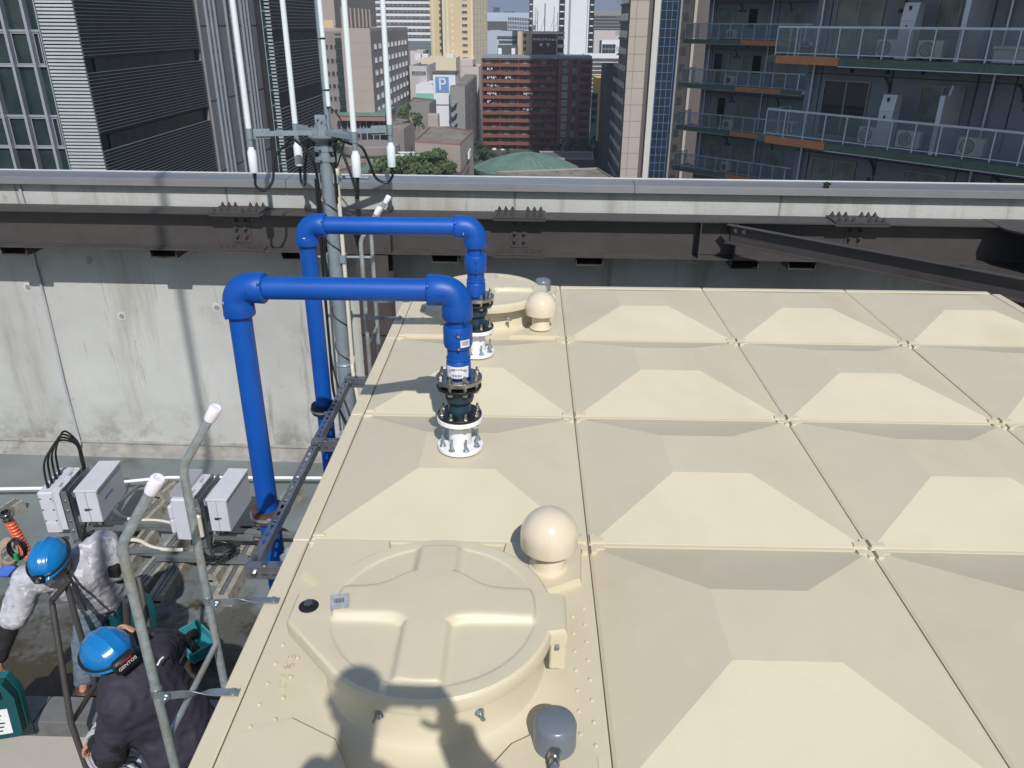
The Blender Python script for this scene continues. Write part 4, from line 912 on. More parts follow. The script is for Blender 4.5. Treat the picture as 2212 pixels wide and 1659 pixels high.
# power-tool cases
def case(M, w_, d_, h_, label, sticker=False, m=m_teal):
    t = thing('tool_case', label, 'tool case', tuple(M.translation), 0, 'teal tool cases')
    b = MB(); P = [(0, .02), (.02, 0), (w_-.02, 0), (w_, .02), (w_, h_*.72), (w_*.86, h_), (w_*.14, h_), (0, h_*.72)]
    b.prism(P, 0, d_*.485, M); b.build('shell', m, t)
    b = MB(); b.prism([(x*.97+w_*.015, y*.97+h_*.015) for x, y in P], d_*.515, d_, M); b.build('shell', m_teal2 if m is m_teal else m, t)
    b = MB(); b.prism([(x*.985+w_*.0075, y*.985+h_*.0075) for x, y in P], d_*.486, d_*.514, M); b.build('seam', m_blackm, t)
    b = MB(); q = [M @ Vector(k) for k in ((w_*.3, h_-.005, d_/2), (w_*.32, h_+.035, d_/2), (w_*.68, h_+.035, d_/2), (w_*.7, h_-.005, d_/2))]; b.tube(q, .012, 10); b.build('handle', m_blackm, t)
    for x_ in (.2, .7):
        b = MB(); b.box(w_*x_, w_*x_+.04, h_*.74, h_*.86, d_+.001, d_+.010, M); b.build('latch', m_blackm, t)
    if sticker:
        b = MB(); b.box(w_*.52, w_*.84, h_*.10, h_*.55, d_+.0008, d_+.0018, M); s_ = b.build('sticker', m_paper, t)
        b = MB()
        for i in range(5): b.box(w_*.56, w_*(.70+.03*(i % 3)), h_*(.15+.07*i), h_*(.15+.07*i)+.010, d_+.0019, d_+.0026, M)
        b.build('print_rows', m_ink, s_)
    return t
pL = on(*z3(0, 1375), 2, -2.38); case(frame(pL+V((-.165, -.05, 0)), (1, .25, 0), (0, .12, 1)) @ Matrix.Translation((0, 0, -.0)), .36, .13, .40, 'teal tool case with a white sticker held at the left edge', True)
pR = on(296, 1316, 2, -2.12); pR = pR-V((.86, -.50, 0))*.17-V((-.1, .25, 1))*.18; case(frame(pR, (.86, -.50, 0), (-.1, .25, 1)), .34, .16, .36, 'dark teal tool case held in the standing worker\'s other hand', False, m_teal2)
# open case with a drill inside
pO = on(*z2(1380, 800), 2, FZ+.04); Mo = frame(pO, (.75, -.66, 0), (.66, .75, 0))
t = thing('open_tool_case', 'open light teal tool case with a dark drill inside, lying on the deck', 'tool case', tuple(pO))
m_tl = mat('light_teal_plastic', (.035, .26, .29), .5, var=.06)
b = MB(); b.bev(-.17, .17, -.10, .12, 0, .02, .01, Mo)
for (x0, x1, y0, y1) in ((-.17, -.155, -.10, .12), (.155, .17, -.10, .12), (-.154, .154, -.10, -.085), (-.154, .154, .105, .12)): b.box(x0, x1, y0, y1, .0205, .09, Mo)
b.build('tray', m_tl, t)
b = MB(); b.bev(-.12, .10, -.06, .0, .03, .07, .012, Mo); b.bev(-.13, -.04, .0, .075, .03, .065, .01, Mo); b.cyl(Mo @ V((.10, -.03, .05)), Mo @ V((.14, -.03, .05)), .018, n=12); b.build('drill', m_blackm, label='dark cordless drill lying in the open teal case', cat='drill')
# ================================================================== PEOPLE
def skin(name, J, edges, m, parent, sub=2, label=None, cat=None, root=0, offset=0.0):
    names = list(J); me = bpy.data.meshes.new(name); me.from_pydata([J[k][:3] for k in names], [(names.index(a), names.index(c)) for a, c in edges], [])
    o = bpy.data.objects.new(name, me); COL.objects.link(o); md = o.modifiers.new('s', 'SKIN'); md.use_smooth_shade = True
    for i, k in enumerate(names):
        r = J[k][3]; r = r if isinstance(r, tuple) else (r, r); me.skin_vertices[0].data[i].radius = (r[0]+offset, r[1]+offset); me.skin_vertices[0].data[i].use_root = (i == root)
    sb = o.modifiers.new('b', 'SUBSURF'); sb.levels = sb.render_levels = sub
    dg = bpy.context.evaluated_depsgraph_get(); nm = bpy.data.meshes.new_from_object(o.evaluated_get(dg)); bpy.data.objects.remove(o); bpy.data.meshes.remove(me)
    inv = wm(parent).inverted()
    nm.transform(inv); nm.materials.clear(); nm.materials.append(m)
    for p in nm.polygons: p.use_smooth = True; p.material_index = 0
    o = bpy.data.objects.new(name, nm); COL.objects.link(o); o.parent = parent; WM[o.name] = wm(parent); return o
def garment(name, caps, m, parent, vox=.013, smooth_=6, amp=.008, sc=9, seed=0):
    """one continuous garment: swept elliptical limbs fused by a voxel remesh"""
    b = MB()
    for (p0, r0, p1, r1, flat, side) in caps:
        p0, p1 = Vector(p0), Vector(p1); z = (p1-p0); L = z.length; z = z.normalized(); x = Vector(side) if side is not None else z.orthogonal(); x = (x-z*x.dot(z)).normalized(); y = z.cross(x)
        n = 20; rings = []
        for k in range(5): a = math.pi/2*k/5; rings.append((-r0*flat*math.cos(a), r0*math.sin(a) if k else .002))
        rings += [(0, r0), (L, r1)]
        for k in range(1, 6): a = math.pi/2*k/5; rings.append((L+r1*flat*math.sin(a), max(.002, r1*math.cos(a))))
        vs = [p0+z*h+(x*math.cos(2*math.pi*i/n)*r+y*math.sin(2*math.pi*i/n)*r*flat) for h, r in rings for i in range(n)]
        R_ = len(rings); fs = [(j*n+i, j*n+(i+1) % n, (j+1)*n+(i+1) % n, (j+1)*n+i) for j in range(R_-1) for i in range(n)]+[tuple(range(n-1, -1, -1)), tuple(range((R_-1)*n, R_*n))]
        b.add(vs, fs)
    me = b.mesh(name, m, wm(parent).inverted()); o = bpy.data.objects.new(name, me); COL.objects.link(o)
    rm = o.modifiers.new('r', 'REMESH'); rm.mode = 'VOXEL'; rm.voxel_size = vox; sm_ = o.modifiers.new('s', 'SMOOTH'); sm_.iterations = smooth_; sm_.factor = .6
    dg = bpy.context.evaluated_depsgraph_get(); nm = bpy.data.meshes.new_from_object(o.evaluated_get(dg)); bpy.data.objects.remove(o)
    nm.materials.clear(); nm.materials.append(m)
    for p in nm.polygons: p.use_smooth = True; p.material_index = 0
    o = bpy.data.objects.new(name, nm); COL.objects.link(o); o.parent = parent; WM[o.name] = wm(parent)
    if amp: crumple(o, amp, sc, seed)
    return o
def lp(a, c, t): return tuple(a[i]+(c[i]-a[i])*t for i in range(3))
def crumple(o, amp=.008, sc=9.0, seed=0):   # cloth folds as real relief
    from mathutils import noise as N
    me = o.data; ns = [v.normal.copy() for v in me.vertices]
    for v, n_ in zip(me.vertices, ns):
        q = v.co*sc+Vector((seed, seed*.7, 0)); d = N.noise(q)+.6*(1-abs(N.noise(q*1.9))*2)+.3*N.noise(q*4.3); v.co += n_*d*amp
    me.update()
def hand_chain(J, E, key, wrist, palm_dir, curl_dir, side, L=.085):
    """five fingers rooted inside the palm; palm_dir points from wrist to knuckles, curl_dir where the fingers bend"""
    w_ = Vector(wrist); p = Vector(palm_dir).normalized(); c = Vector(curl_dir); c = (c-p*c.dot(p)).normalized(); s = Vector(side); s = (s-p*s.dot(p)-c*s.dot(c)).normalized()
    J[key+'palm'] = (*(w_+p*.055), (.030, .020))
    E.append((key+'w', key+'palm'))
    for i, (off, ln) in enumerate(((-.030, .070), (-.010, .080), (.010, .076), (.029, .062))):
        a = w_+p*.085+s*off; k1 = a+p*ln*.35+c*ln*.20; k2 = k1+p*ln*.05+c*ln*.42; k3 = k2-p*ln*.22+c*ln*.18
        for q, (pt, r) in enumerate(((a, .0105), (k1, .0095), (k2, .0090), (k3, .0078))): J['%sf%d%d' % (key, i, q)] = (*pt, r)
        E.append((key+'palm', '%sf%d0' % (key, i))); E += [('%sf%d%d' % (key, i, q), '%sf%d%d' % (key, i, q+1)) for q in range(3)]
    t0 = w_+p*.03-s*.028+c*.006; t1 = t0+p*.022-s*.022+c*.022; t2 = t1+p*.022+s*.006+c*.024
    for q, (pt, r) in enumerate(((t0, .013), (t1, .0105), (t2, .009))): J['%st%d' % (key, q)] = (*pt, r)
    E.append((key+'palm', key+'t0')); E += [(key+'t0', key+'t1'), (key+'t1', key+'t2')]
def helmet(parent, c, up, fwd, m=None, lamp=True, rear=False, sc=1.0):
    M = frame(c, Vector(fwd).cross(Vector(up))*-1, fwd) if False else None
    z = Vector(up).normalized(); y = Vector(fwd); y = (y-z*y.dot(z)).normalized(); x = y.cross(z)
    M = Matrix((x, y, z)).transposed().to_4x4(); M.translation = Vector(c); M = M @ Matrix.Scale(sc, 4)
    b = MB(); n = 96; vs = []; fs = []; rows = 24
    for j in range(rows+1):
        ph = math.pi/2*j/rows
        for i in range(n):
            a = 2*math.pi*i/n; rx, ry = .112*math.cos(ph)+.0015, .138*math.cos(ph)+.0015; X, Y = rx*math.cos(a), ry*math.sin(a); Z = .112*math.sin(ph)**.92
            ridge = (.006*math.exp(-(X/.010)**2)+.005*math.exp(-((abs(X)-.052)/.007)**2))*(1 if ph > .3 else 0)
            vs.append(M @ Vector((X, Y, Z+ridge)))
    fs += [(j*n+i, j*n+(i+1) % n, (j+1)*n+(i+1) % n, (j+1)*n+i) for j in range(rows) for i in range(n)]
    b.add(vs, fs)
    # rim and front brim
    vs = []
    for k, (e, zz) in enumerate(((0, .006), (.010, -.004), (.010, -.012), (0, -.012))):
        for i in range(n):
            a = 2*math.pi*i/n; br = .030*max(0, math.sin(a))**3 if e else 0; vs.append(M @ Vector(((.1135+e)*math.cos(a), (.1395+e+br)*math.sin(a), zz-(.010*max(0, math.sin(a))**2 if e else 0))))
    b.add(vs, [(k*n+i, k*n+(i+1) % n, ((k+1) % 4)*n+(i+1) % n, ((k+1) % 4)*n+i) for k in range(4) for i in range(n)])
    h = b.build('helmet', m or m_helm, parent, ang=55)
    b = MB(); pts = [M @ Vector((.121*math.cos(a), .149*math.sin(a)+.012*max(0, math.sin(a))**3, -.002+.012)) for a in [2*math.pi*i/40 for i in range(41)]]
    b.tube(pts, .0062, 6, cap=False); b.build('headlamp_strap', m_bcloth, h)
    s_ = -1 if rear else 1
    b = MB(); (b.bev(-.034, .034, .150, .182, -.012, .036, .008, M) if not rear else b.bev(-.058, .058, -.188, -.142, -.022, .046, .010, M)); b.build('headlamp', m_black, h)
    b = MB(); b.cyl(M @ V((0, s_*.183, .012)), M @ V((0, s_*.189, .012)), .013, n=16) if not rear else b.box(-.03, .03, -.1895, -.1882, .028, .036, M); b.build('lens', m_zinc if not rear else mat('red_plate', (.35, .02, .02), .4), h)
    if rear: text(h, 'GENTOS', M @ frame((0, -.1893, .008), (1, 0, 0), (0, 0, 1)), .024, m_paper, depth=.0004)
    # chin strap
    b = MB(); b.tube(smoothpts([M @ V(q) for q in ((-.112, .01, -.004), (-.09, .03, -.09), (0, .055, -.150), (.09, .03, -.09), (.112, .01, -.004))], 5), .006, 6); b.build('chin_strap', m_conc if False else mat('grey_webbing', (.25, .26, .25), .8), h)
    return M
def face(parent, M):   # features in helmet space: y forward, z up
    b = MB(); b.lathe([(.0001, 0), (.012, .012), (.013, .02), (.0001, .034)], M @ V((0, .082, -.060)), (M.to_3x3() @ V((0, .9, -.5))), 10); b.build('nose', m_skin, parent)
    for s_ in (-1, 1):
        b = MB(); b.lathe([(.0001, -.006), (.009, -.003), (.011, 0), (.009, .004), (.0001, .006)], M @ V((s_*.030, .088, -.040)), (M.to_3x3() @ V((0, 1, 0))), 12); e = b.build('eye', m_paper, parent)
        b = MB(); b.lathe([(.005, .0), (.0001, .002)], M @ V((s_*.030, .0945, -.040)), (M.to_3x3() @ V((0, 1, 0))), 10); b.build('pupil', m_ink, e)
        b = MB(); b.lathe([(.0001, -.006), (.016, -.004), (.018, .002), (.012, .006), (.0001, .004)], M @ V((s_*.078, -.005, -.055)), (M.to_3x3() @ V((s_, .2, 0))), 12); b.build('ear', m_skin, parent)
    b = MB(); b.tube([M @ V((-.022, .084, -.098)), M @ V((0, .090, -.096)), M @ V((.022, .084, -.098))], .004, 6); b.build('mouth', mat('lips', (.28, .10, .09), .6), parent)
    b = MB(); vs = []; n = 24
    for zz, rr in ((-.075, .93), (-.03, 1.0), (.0, 1.02)):
        for i in range(n): a = math.pi+math.pi*(i/(n-1)); vs.append(M @ V((.080*rr*math.cos(a), .098*rr*math.sin(a), zz)))
    b.add(vs, [(j*n+i, j*n+i+1, (j+1)*n+i+1, (j+1)*n+i) for j in range(2) for i in range(n-1)]); b.build('hair', mat('black_hair', (.012, .010, .009), .6), parent)
def person(name, label, P, helmet_up, helmet_fwd, cloth, grp=None, scale=1.0, rear=False):
    """P: joint positions in world space"""
    t = thing(name, label, 'person', P['foot'], 0, grp)
    g = {k: V(v) for k, v in P.items() if k != 'foot'}
    J = {}; E = []
    def j(k, p, r): J[k] = (*p, r)
    up = V(helmet_up).normalized(); fw = V(helmet_fwd); fw = (fw-up*fw.dot(up)).normalized()
    hc = g['head']
    j('pelvis', g['pelvis'], (.10, .075)); j('waist', g['waist'], (.09, .075)); j('chest', g['chest'], (.10, .08)); j('neckb', g['neck']*.6+g['chest']*.4, (.06, .055)); j('neck', g['neck'], .052)
    j('jaw', hc-up*.055+fw*.022, (.058, .062)); j('head', hc, (.078, .092)); j('crown', hc+up*.07, (.062, .075))
    E += [('pelvis', 'waist'), ('waist', 'chest'), ('chest', 'neckb'), ('neckb', 'neck'), ('neck', 'jaw'), ('jaw', 'head'), ('head', 'crown')]
    for s in 'LR':
        j(s+'sh', g[s+'sh'], .045); j(s+'el', g[s+'el'], .040); j(s+'fa', g[s+'el']*.6+g[s+'ha']*.4, .040); j(s+'w', g[s+'ha'], (.027, .022))
        E += [('chest', s+'sh'), (s+'sh', s+'el'), (s+'el', s+'fa'), (s+'fa', s+'w')]
        d = (g[s+'ha']-g[s+'el']).normalized(); d = (d*.4+V(P.get(s+'dir', d))).normalized() if s+'dir' in P else d
        hand_chain(J, E, s, g[s+'ha'], d, P.get(s+'curl', (0, -1, 0)), P.get(s+'side', (1, 0, 0)))
        j(s+'hip', g[s+'hip'], .07); j(s+'kn', g[s+'kn'], .052); j(s+'ca', g[s+'kn']*.65+g[s+'an']*.35, .058); j(s+'an', g[s+'an'], .040); j(s+'toe', g[s+'toe'], (.042, .03))
        E += [('pelvis', s+'hip'), (s+'hip', s+'kn'), (s+'kn', s+'ca'), (s+'ca', s+'an'), (s+'an', s+'toe')]
    body = skin('body', J, E, m_skin, t, 2)
    C_ = cloth
    # trousers
    bk = C_.get('bulk', 1.0); Q = {k: V(J[k][:3]) for k in J}; sd = (Q['Rhip']-Q['Lhip']).normalized(); ss = (Q['Rsh']-Q['Lsh']).normalized()
    caps = [(Q['pelvis'], .165*bk, Q['pelvis']*.45+Q['waist']*.55, .150*bk, .72, sd)]
    for s in 'LR':
        caps += [(Q['pelvis']*.4+Q[s+'hip']*.6, .115, Q[s+'kn'], .080, 1, None), (Q[s+'kn'], .080, Q[s+'an']+V((0, 0, -.01)), .066, 1, None)]
    tr = garment('trousers', caps, C_['legs'], t, .013, 5, .010, 10, 3)
    for s in 'LR':
        b = MB(); a = V(J[s+'an'][:3]); q = V(J[s+'toe'][:3]); d = (q-a).normalized()
        K = {'heel': (*(a-d*.03-V((0, 0, .02))), (.048, .045)), 'mid': (*(a*.5+q*.5-V((0, 0, .01))), (.052, .045)), 'toe': (*(q+d*.02), (.046, .033))}
        skin('shoe', K, [('heel', 'mid'), ('mid', 'toe')], C_['shoe'], t, 2)
    # top
    low = Q['pelvis'] if C_['short'] is False else Q['pelvis']*.75+Q['waist']*.25
    caps = [(low, .180*bk, Q['waist'], .178*bk, .74, sd), (Q['waist'], .178*bk, Q['chest'], .190*bk, .72, ss*.6+sd*.4), (Q['chest'], .175*bk, Q['neckb'], .120*bk, .72, ss), (Q['neckb'], .10*bk, Q['neckb']*.5+Q['neck']*.5, .068, .95, ss)]
    for s in 'LR':
        end = .86 if C_['short'] else 1
        caps += [(Q['neckb'], .085*bk, Q[s+'sh'], .085*bk, 1, None), (Q['chest'], .10*bk, Q[s+'sh'], .088*bk, 1, None), (Q[s+'sh'], .088*bk, Q[s+'sh'].lerp(Q[s+'el'], end), (.078 if C_['short'] else .068)*bk, 1, None)]
        if not C_['short']: caps += [(Q[s+'el'], .068*bk, Q[s+'fa'].lerp(Q[s+'w'], .85), .045, 1, None)]
    top = garment('tee_shirt' if C_['short'] else 'jacket', caps, C_['top'], t, .013, 5, C_.get('fold', .011), 8, 1)
    if C_['short'] or C_.get('sleeve'):
        for s in 'LR':
            f0, e_ = (.55, .0) if C_['short'] else (.25, .014)
            garment('sleeve', [(Q[s+'sh'].lerp(Q[s+'el'], f0), .052+e_*2.2, Q[s+'el'], .056+e_*1.6, 1, None), (Q[s+'el'], .056+e_*1.6, Q[s+'fa'].lerp(Q[s+'w'], .85), .040+e_*.8, 1, None)], C_.get('sleeve', m_bcloth), t, .010, 4, .006, 16, 5)
    M = helmet(t, hc+up*.045, up, fw, rear=rear) if helmet_up and C_.get('helmet', True) else (Matrix((fw.cross(up), fw, up)).transposed().to_4x4())
    if not C_.get('helmet', True): M.translation = hc+up*.045
    face(body, M)
    return t, J, M
# worker one: stands behind the handrail, bent forward, a case in each hand
w1c = dict(bulk=1.08, legs=m_jean, top=m_camo, short=True, shoe=mat('worn_brown_shoe', (.09, .045, .03), .6), sleeve=m_bcloth)
F1 = on(*z3(510, 1150), 2, FZ)
P1_ = dict(foot=(-2.2, 1.95, FZ), head=(-2.175, 1.625, -1.385), neck=(-2.155, 1.745, -1.475), chest=(-2.155, 1.80, -1.60), waist=(-2.14, 1.90, -1.78), pelvis=(-2.13, 1.98, -1.93),
           Lsh=(-2.355, 1.615, -1.52), Rsh=(-2.02, 1.93, -1.47), Lel=(-2.475, 1.53, -1.78), Lha=(-2.565, 1.44, -2.02), Rel=(-1.975, 1.925, -1.70), Rha=(-2.04, 1.965, -1.895),
           Ldir=(-.1, -.1, -1), Lcurl=(.6, -.7, 0), Lside=(.7, .6, 0), Rdir=(-.2, -.1, -1), Rcurl=(.5, -.7, -.2), Rside=(.7, .6, 0),
           Lhip=(-2.22, 1.93, -1.97), Rhip=(-2.03, 2.06, -1.97), Lkn=(-2.34, 1.93, -2.33), Rkn=(-2.10, 2.08, -2.33), Lan=(-2.415, 1.93, -2.67), Ran=(-2.08, 2.16, -2.67), Ltoe=(-2.37, 1.80, -2.71), Rtoe=(-2.02, 2.04, -2.71))
wk1, J1, HM1 = person('person', 'person in blue helmet, grey mottled tee and jeans, tool case in each hand', P1_, (-.05, -.28, .96), (.10, -.62, -.5), w1c, 'workers on the roof')
b = MB(); b.tube(smoothpts([on(*z3(425, 290), 2, -1.44), on(*z3(500, 440), 2, -1.52), on(*z3(582, 605), 2, -1.66)], 8), .009, 6); b.build('harness_strap', m_bcloth, wk1)
b = MB(); b.bev(-.05, .05, -.03, .03, -.04, .04, .01, Matrix.Translation(V((-1.96, 1.86, -1.62)))); b.build('pouch', m_bcloth, wk1)
# worker two: climbs out of the stair opening with back to the viewer, bent over
w2c = dict(bulk=1.12, legs=mat('dark_jeans', (.06, .085, .13), .85, var=.25, vs_=14, bump=.5, bs=14), top=m_navy, short=False, sleeve=m_bcloth, shoe=m_bcloth)
hd = on(*z3(668, 850), 2, -1.06)
def q2(x, y, z): return tuple(on(*z2(x, y), 2, z))
P2_ = dict(foot=(-1.0, .35, -3.0), head=tuple(hd+V((.045, .0, -.065))), neck=q2(800, 1010, -1.20), chest=q2(960, 1090, -1.30), waist=q2(1150, 1230, -1.50), pelvis=q2(1300, 1450, -1.72),
           Lsh=q2(860, 1190, -1.28), Rsh=q2(1090, 900, -1.24), Lel=q2(790, 1560, -1.62), Lha=q2(690, 1470, -1.82), Rel=q2(1210, 790, -1.42), Rha=q2(985, 720, -1.36),
           Rdir=(-.8, .3, .2), Rcurl=(-.6, -.6, 0), Rside=(0, 0, 1), Ldir=(-.5, .1, -.6), Lcurl=(.2, -.8, -.5), Lside=(.8, 0, .5),
           Lhip=q2(1180, 1520, -1.80), Rhip=q2(1380, 1330, -1.80), Lkn=q2(960, 1600, -1.98), Rkn=q2(1200, 1350, -2.25), Lan=(-1.12, .38, -2.45), Ran=(-1.0, .60, -2.62), Ltoe=(-1.18, .50, -2.50), Rtoe=(-1.08, .72, -2.68))
wk2, J2, HM2 = person('person', 'person in blue helmet and dark navy jacket climbing with one hand on the rail', P2_, (-.20, -.10, .97), (-.75, .58, -.45), w2c, 'workers on the roof', rear=True)
for (a, c) in (((905, 855), (945, 790)), ((1112, 935), (1155, 875))):
    A_, B_ = V(q2(*a, -1.135)), V(q2(*c, -1.125)); b = MB(); b.tube([A_, (A_+B_)/2+V((0, 0, .008)), B_], .0045, 6); b.build('reflective_piping', m_reflect, wk2)
cl = V(q2(680, 1500, -1.86)); 
for k, (dx, ph) in enumerate(((0, 0.), (.25, 1.3))):
    cc = cl+V((dx, -.03*k, -.10)); b = MB(); pts = [cc+V((.085*math.cos(i*.30)*(1+.12*math.sin(i*.11+ph)), .03*math.sin(i*.23+ph)+.0009*i*(-1 if k else 1), .16*math.sin(i*.30)*(1+.1*math.cos(i*.13)))) for i in range(210)]
    b.tube(pts, .0085, 6); b.build('white_cable_coil', mat('pale_grey_cable', (.45, .46, .50), .4), label=('coil of pale grey cable hanging from the climbing worker\'s near hand', 'coil of pale grey cable at the climbing worker\'s knee')[k], cat='cable', group='coils of pale grey cable')
# photographer: stands on the tank behind the viewpoint and casts the shadow over the near lid
w3c = dict(helmet=False, legs=w2c['legs'], top=m_navy, short=False, shoe=m_bcloth)
zf = .10
P3_ = dict(foot=(.75, -2.62, zf), head=(.745, -2.58, 1.90), neck=(.74, -2.64, 1.76), chest=(.73, -2.68, 1.52), waist=(.73, -2.71, 1.28), pelvis=(.73, -2.73, 1.04),
           Lsh=(.55, -2.68, 1.60), Rsh=(.91, -2.68, 1.60), Lel=(.47, -2.62, 1.32), Lha=(.56, -2.48, 1.44), Rel=(1.09, -2.55, 1.42), Rha=(.945, -2.41, 1.62),
           Rdir=(-.25, .2, 1), Rcurl=(-1, .1, .1), Rside=(0, 1, 0), Ldir=(.2, .1, 1), Lcurl=(.6, .3, 0), Lside=(0, 1, 0),
           Lhip=(.63, -2.73, .99), Rhip=(.83, -2.73, .99), Lkn=(.61, -2.67, .58), Rkn=(.85, -2.67, .58), Lan=(.58, -2.66, .19), Ran=(.86, -2.66, .19), Ltoe=(.57, -2.52, .13), Rtoe=(.87, -2.52, .13))
person('person', 'person taking the photograph, standing on the tank and casting a shadow over the near lid', P3_, (0, .12, 1), (0, 1, -.2), w3c)
b = MB(); b.bev(.765, .915, -2.349, -2.340, 1.640, 1.712, .004); b.build('phone', m_black, label='black phone held up by the person taking the photograph', cat='phone')
# ================================================================== THE CITY BEYOND
GZ = -47.0
m_asph = mat('asphalt', (.05, .05, .052), .85, var=.2, vs_=.05)
m_ground = mat('city_ground', (.10, .10, .095), .9, var=.3, vs_=.02)
m_glass = mat('window_glass', (.03, .036, .04), .08, var=.3, vs_=.3, spec=.8)
m_gcur = mat('curtained_glass', (.24, .26, .25), .25, var=.5, vs_=.9)
m_louv = mat('pale_louvre_metal', (.54, .59, .61), .35, .35, var=.1, vs_=.5)
m_louvl = mat('louvre_edge_metal', (.26, .28, .30), .4, .5, var=.1, vs_=.5)
m_dclad = mat('charcoal_stone_cladding', (.020, .021, .024), .55, var=.3, vs_=.6)
m_mull = mat('mullion_metal', (.36, .39, .44), .4, .4, var=.05)
m_gpan = mat('grey_panel', (.225, .225, .235), .6, var=.06, vs_=.5)
m_tglass = mat('green_tinted_glass', (.020, .038, .042), .14, var=.5, vs_=.6, spec=.4)
m_taupe = mat('taupe_tile', (.215, .195, .185), .8, var=.05, vs_=.1)
m_taupel = mat('pale_taupe_tile', (.34, .29, .26), .8, var=.04, vs_=.1)
m_roofd = mat('dark_roof', (.07, .065, .06), .9, var=.3, vs_=.2)
m_roofc = mat('stained_concrete_roof', (.22, .20, .17), .9, var=.3, vs_=.15, spots=[(.3, .5, (.10, .095, .08), .15)], streak=None)
m_copper = mat('verdigris_copper', (.115, .20, .165), .7, var=.2, vs_=.15, spots=[(.12, .6, (.09, .14, .11), .1)])
m_pinkt = mat('pink_trim', (.27, .145, .13), .7)
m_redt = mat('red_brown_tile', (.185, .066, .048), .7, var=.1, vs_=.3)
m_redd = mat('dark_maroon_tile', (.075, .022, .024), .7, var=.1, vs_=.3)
m_creamb = mat('cream_render', (.56, .45, .27), .8, var=.05, vs_=.05)
m_creaml = mat('pale_cream_trim', (.62, .55, .42), .8, var=.05)
m_whiteb = mat('white_tile_building', (.66, .68, .72), .6, var=.03, vs_=.05)
m_pinkb = mat('pale_pink_render', (.52, .46, .46), .8, var=.05, vs_=.05)
m_band = mat('brown_window_band', (.09, .07, .07), .5, var=.3, vs_=.2)
m_blueb = mat('pale_blue_building', (.40, .47, .58), .7, var=.04)
m_grn = mat('mint_stripe', (.20, .46, .36), .7)
m_pblue = mat('sign_blue', (.14, .28, .52), .5, var=.12, vs_=.6)
m_sand = mat('sand_stone_panel', (.37, .325, .28), .7, var=.04, vs_=.2)
m_brst = mat('brown_stone', (.10, .085, .08), .7, var=.08)
m_bluem = mat('blue_mullion', (.06, .16, .32), .4, .2)
m_yell = mat('yellow_render', (.62, .42, .14), .8, var=.05)
m_dkgrey = mat('dark_grey_concrete', (.075, .08, .085), .8, var=.12, vs_=.2)
m_slate = mat('blue_grey_wall', (.25, .27, .31), .75, var=.1, vs_=1.2, bump=.1, bs=20)
m_slatel = mat('blue_grey_wall_light', (.28, .30, .34), .75, var=.1, vs_=1.2)
m_green = mat('dark_green_fascia', (.11, .17, .12), .6, var=.15, vs_=3)
m_orng = mat('orange_fascia', (.62, .25, .11), .6, var=.1, vs_=5)
m_rail = mat('silver_railing', (.62, .68, .78), .35, .45, var=.05)
m_rglass = mat('balcony_glass', (.26, .32, .33), .06, var=0, alpha=.23, spec=.6)
m_frame = mat('bronze_window_frame', (.30, .29, .25), .45, .3)
m_curt = mat('curtain_cloth', (.42, .48, .43), .8, var=.3, vs_=1.5)
m_dcurt = mat('dim_interior', (.022, .024, .026), .5, var=.4, vs_=.8)
m_acw = mat('air_conditioner_white', (.70, .70, .62), .5, var=.05)
m_grille = mat('fan_grille', (.10, .10, .10), .5)
m_ducw = mat('pale_panel', (.66, .68, .72), .5, var=.04)
m_leaf = mat('foliage', (.055, .095, .03), .8, var=.5, vs_=.35)
m_leafd = mat('dark_foliage', (.03, .06, .025), .8, var=.4, vs_=.35)
m_bark = mat('bark', (.08, .06, .045), .9)
b = MB(); b.add([(-3000, 20, GZ), (3000, 20, GZ), (3000, 3600, GZ), (-3000, 3600, GZ), (-3000, -600, GZ), (3000, -600, GZ)], [(0, 1, 2, 3), (4, 5, 1, 0)]); b.build('ground', m_ground, kind='structure')
b = MB(); b.box(20, 34, 100, 480, GZ+.004, GZ+.012); b.box(-200, 200, 305, 316, GZ+.016, GZ+.024); b.build('road', m_asph, kind='structure')
b = MB()
for (x, y, rx, ry, h) in ((-900, 4100, 1300, 300, 430), (400, 4200, 1500, 300, 400), (1700, 4100, 1200, 300, 430), (-2300, 4000, 1200, 300, 440)):
    n = 40; vs = []; R = 8
    for j in range(R+1):
        for i in range(n): a = 2*math.pi*i/n; k = 1-j/R; vs.append((x+rx*k*math.cos(a), y+ry*k*math.sin(a), GZ-1+h*math.sin(math.pi/2*j/R)*(1+.12*math.sin(a*5+j)+.08*math.sin(a*11))))
    b.add(vs, [(j*n+i, j*n+(i+1) % n, (j+1)*n+(i+1) % n, (j+1)*n+i) for j in range(R) for i in range(n)])
b.build('hills', mat('hazy_hills', (.10, .15, .25), .9, var=.1, vs_=.002), kind='structure')
own = thing('host_building', 'pale concrete building under the roof deck, seen only over its parapet', 'building', (0, 0, GZ))
b = MB(); b.box(-14, 16, -20, 5.25, GZ, -4.3); b.build('lower_storeys', m_conc, own)
def px(u, Y, v=50): return on(u, v, 1, Y).x
def pz(v, Y, u=1106): return on(u, v, 1, Y).z
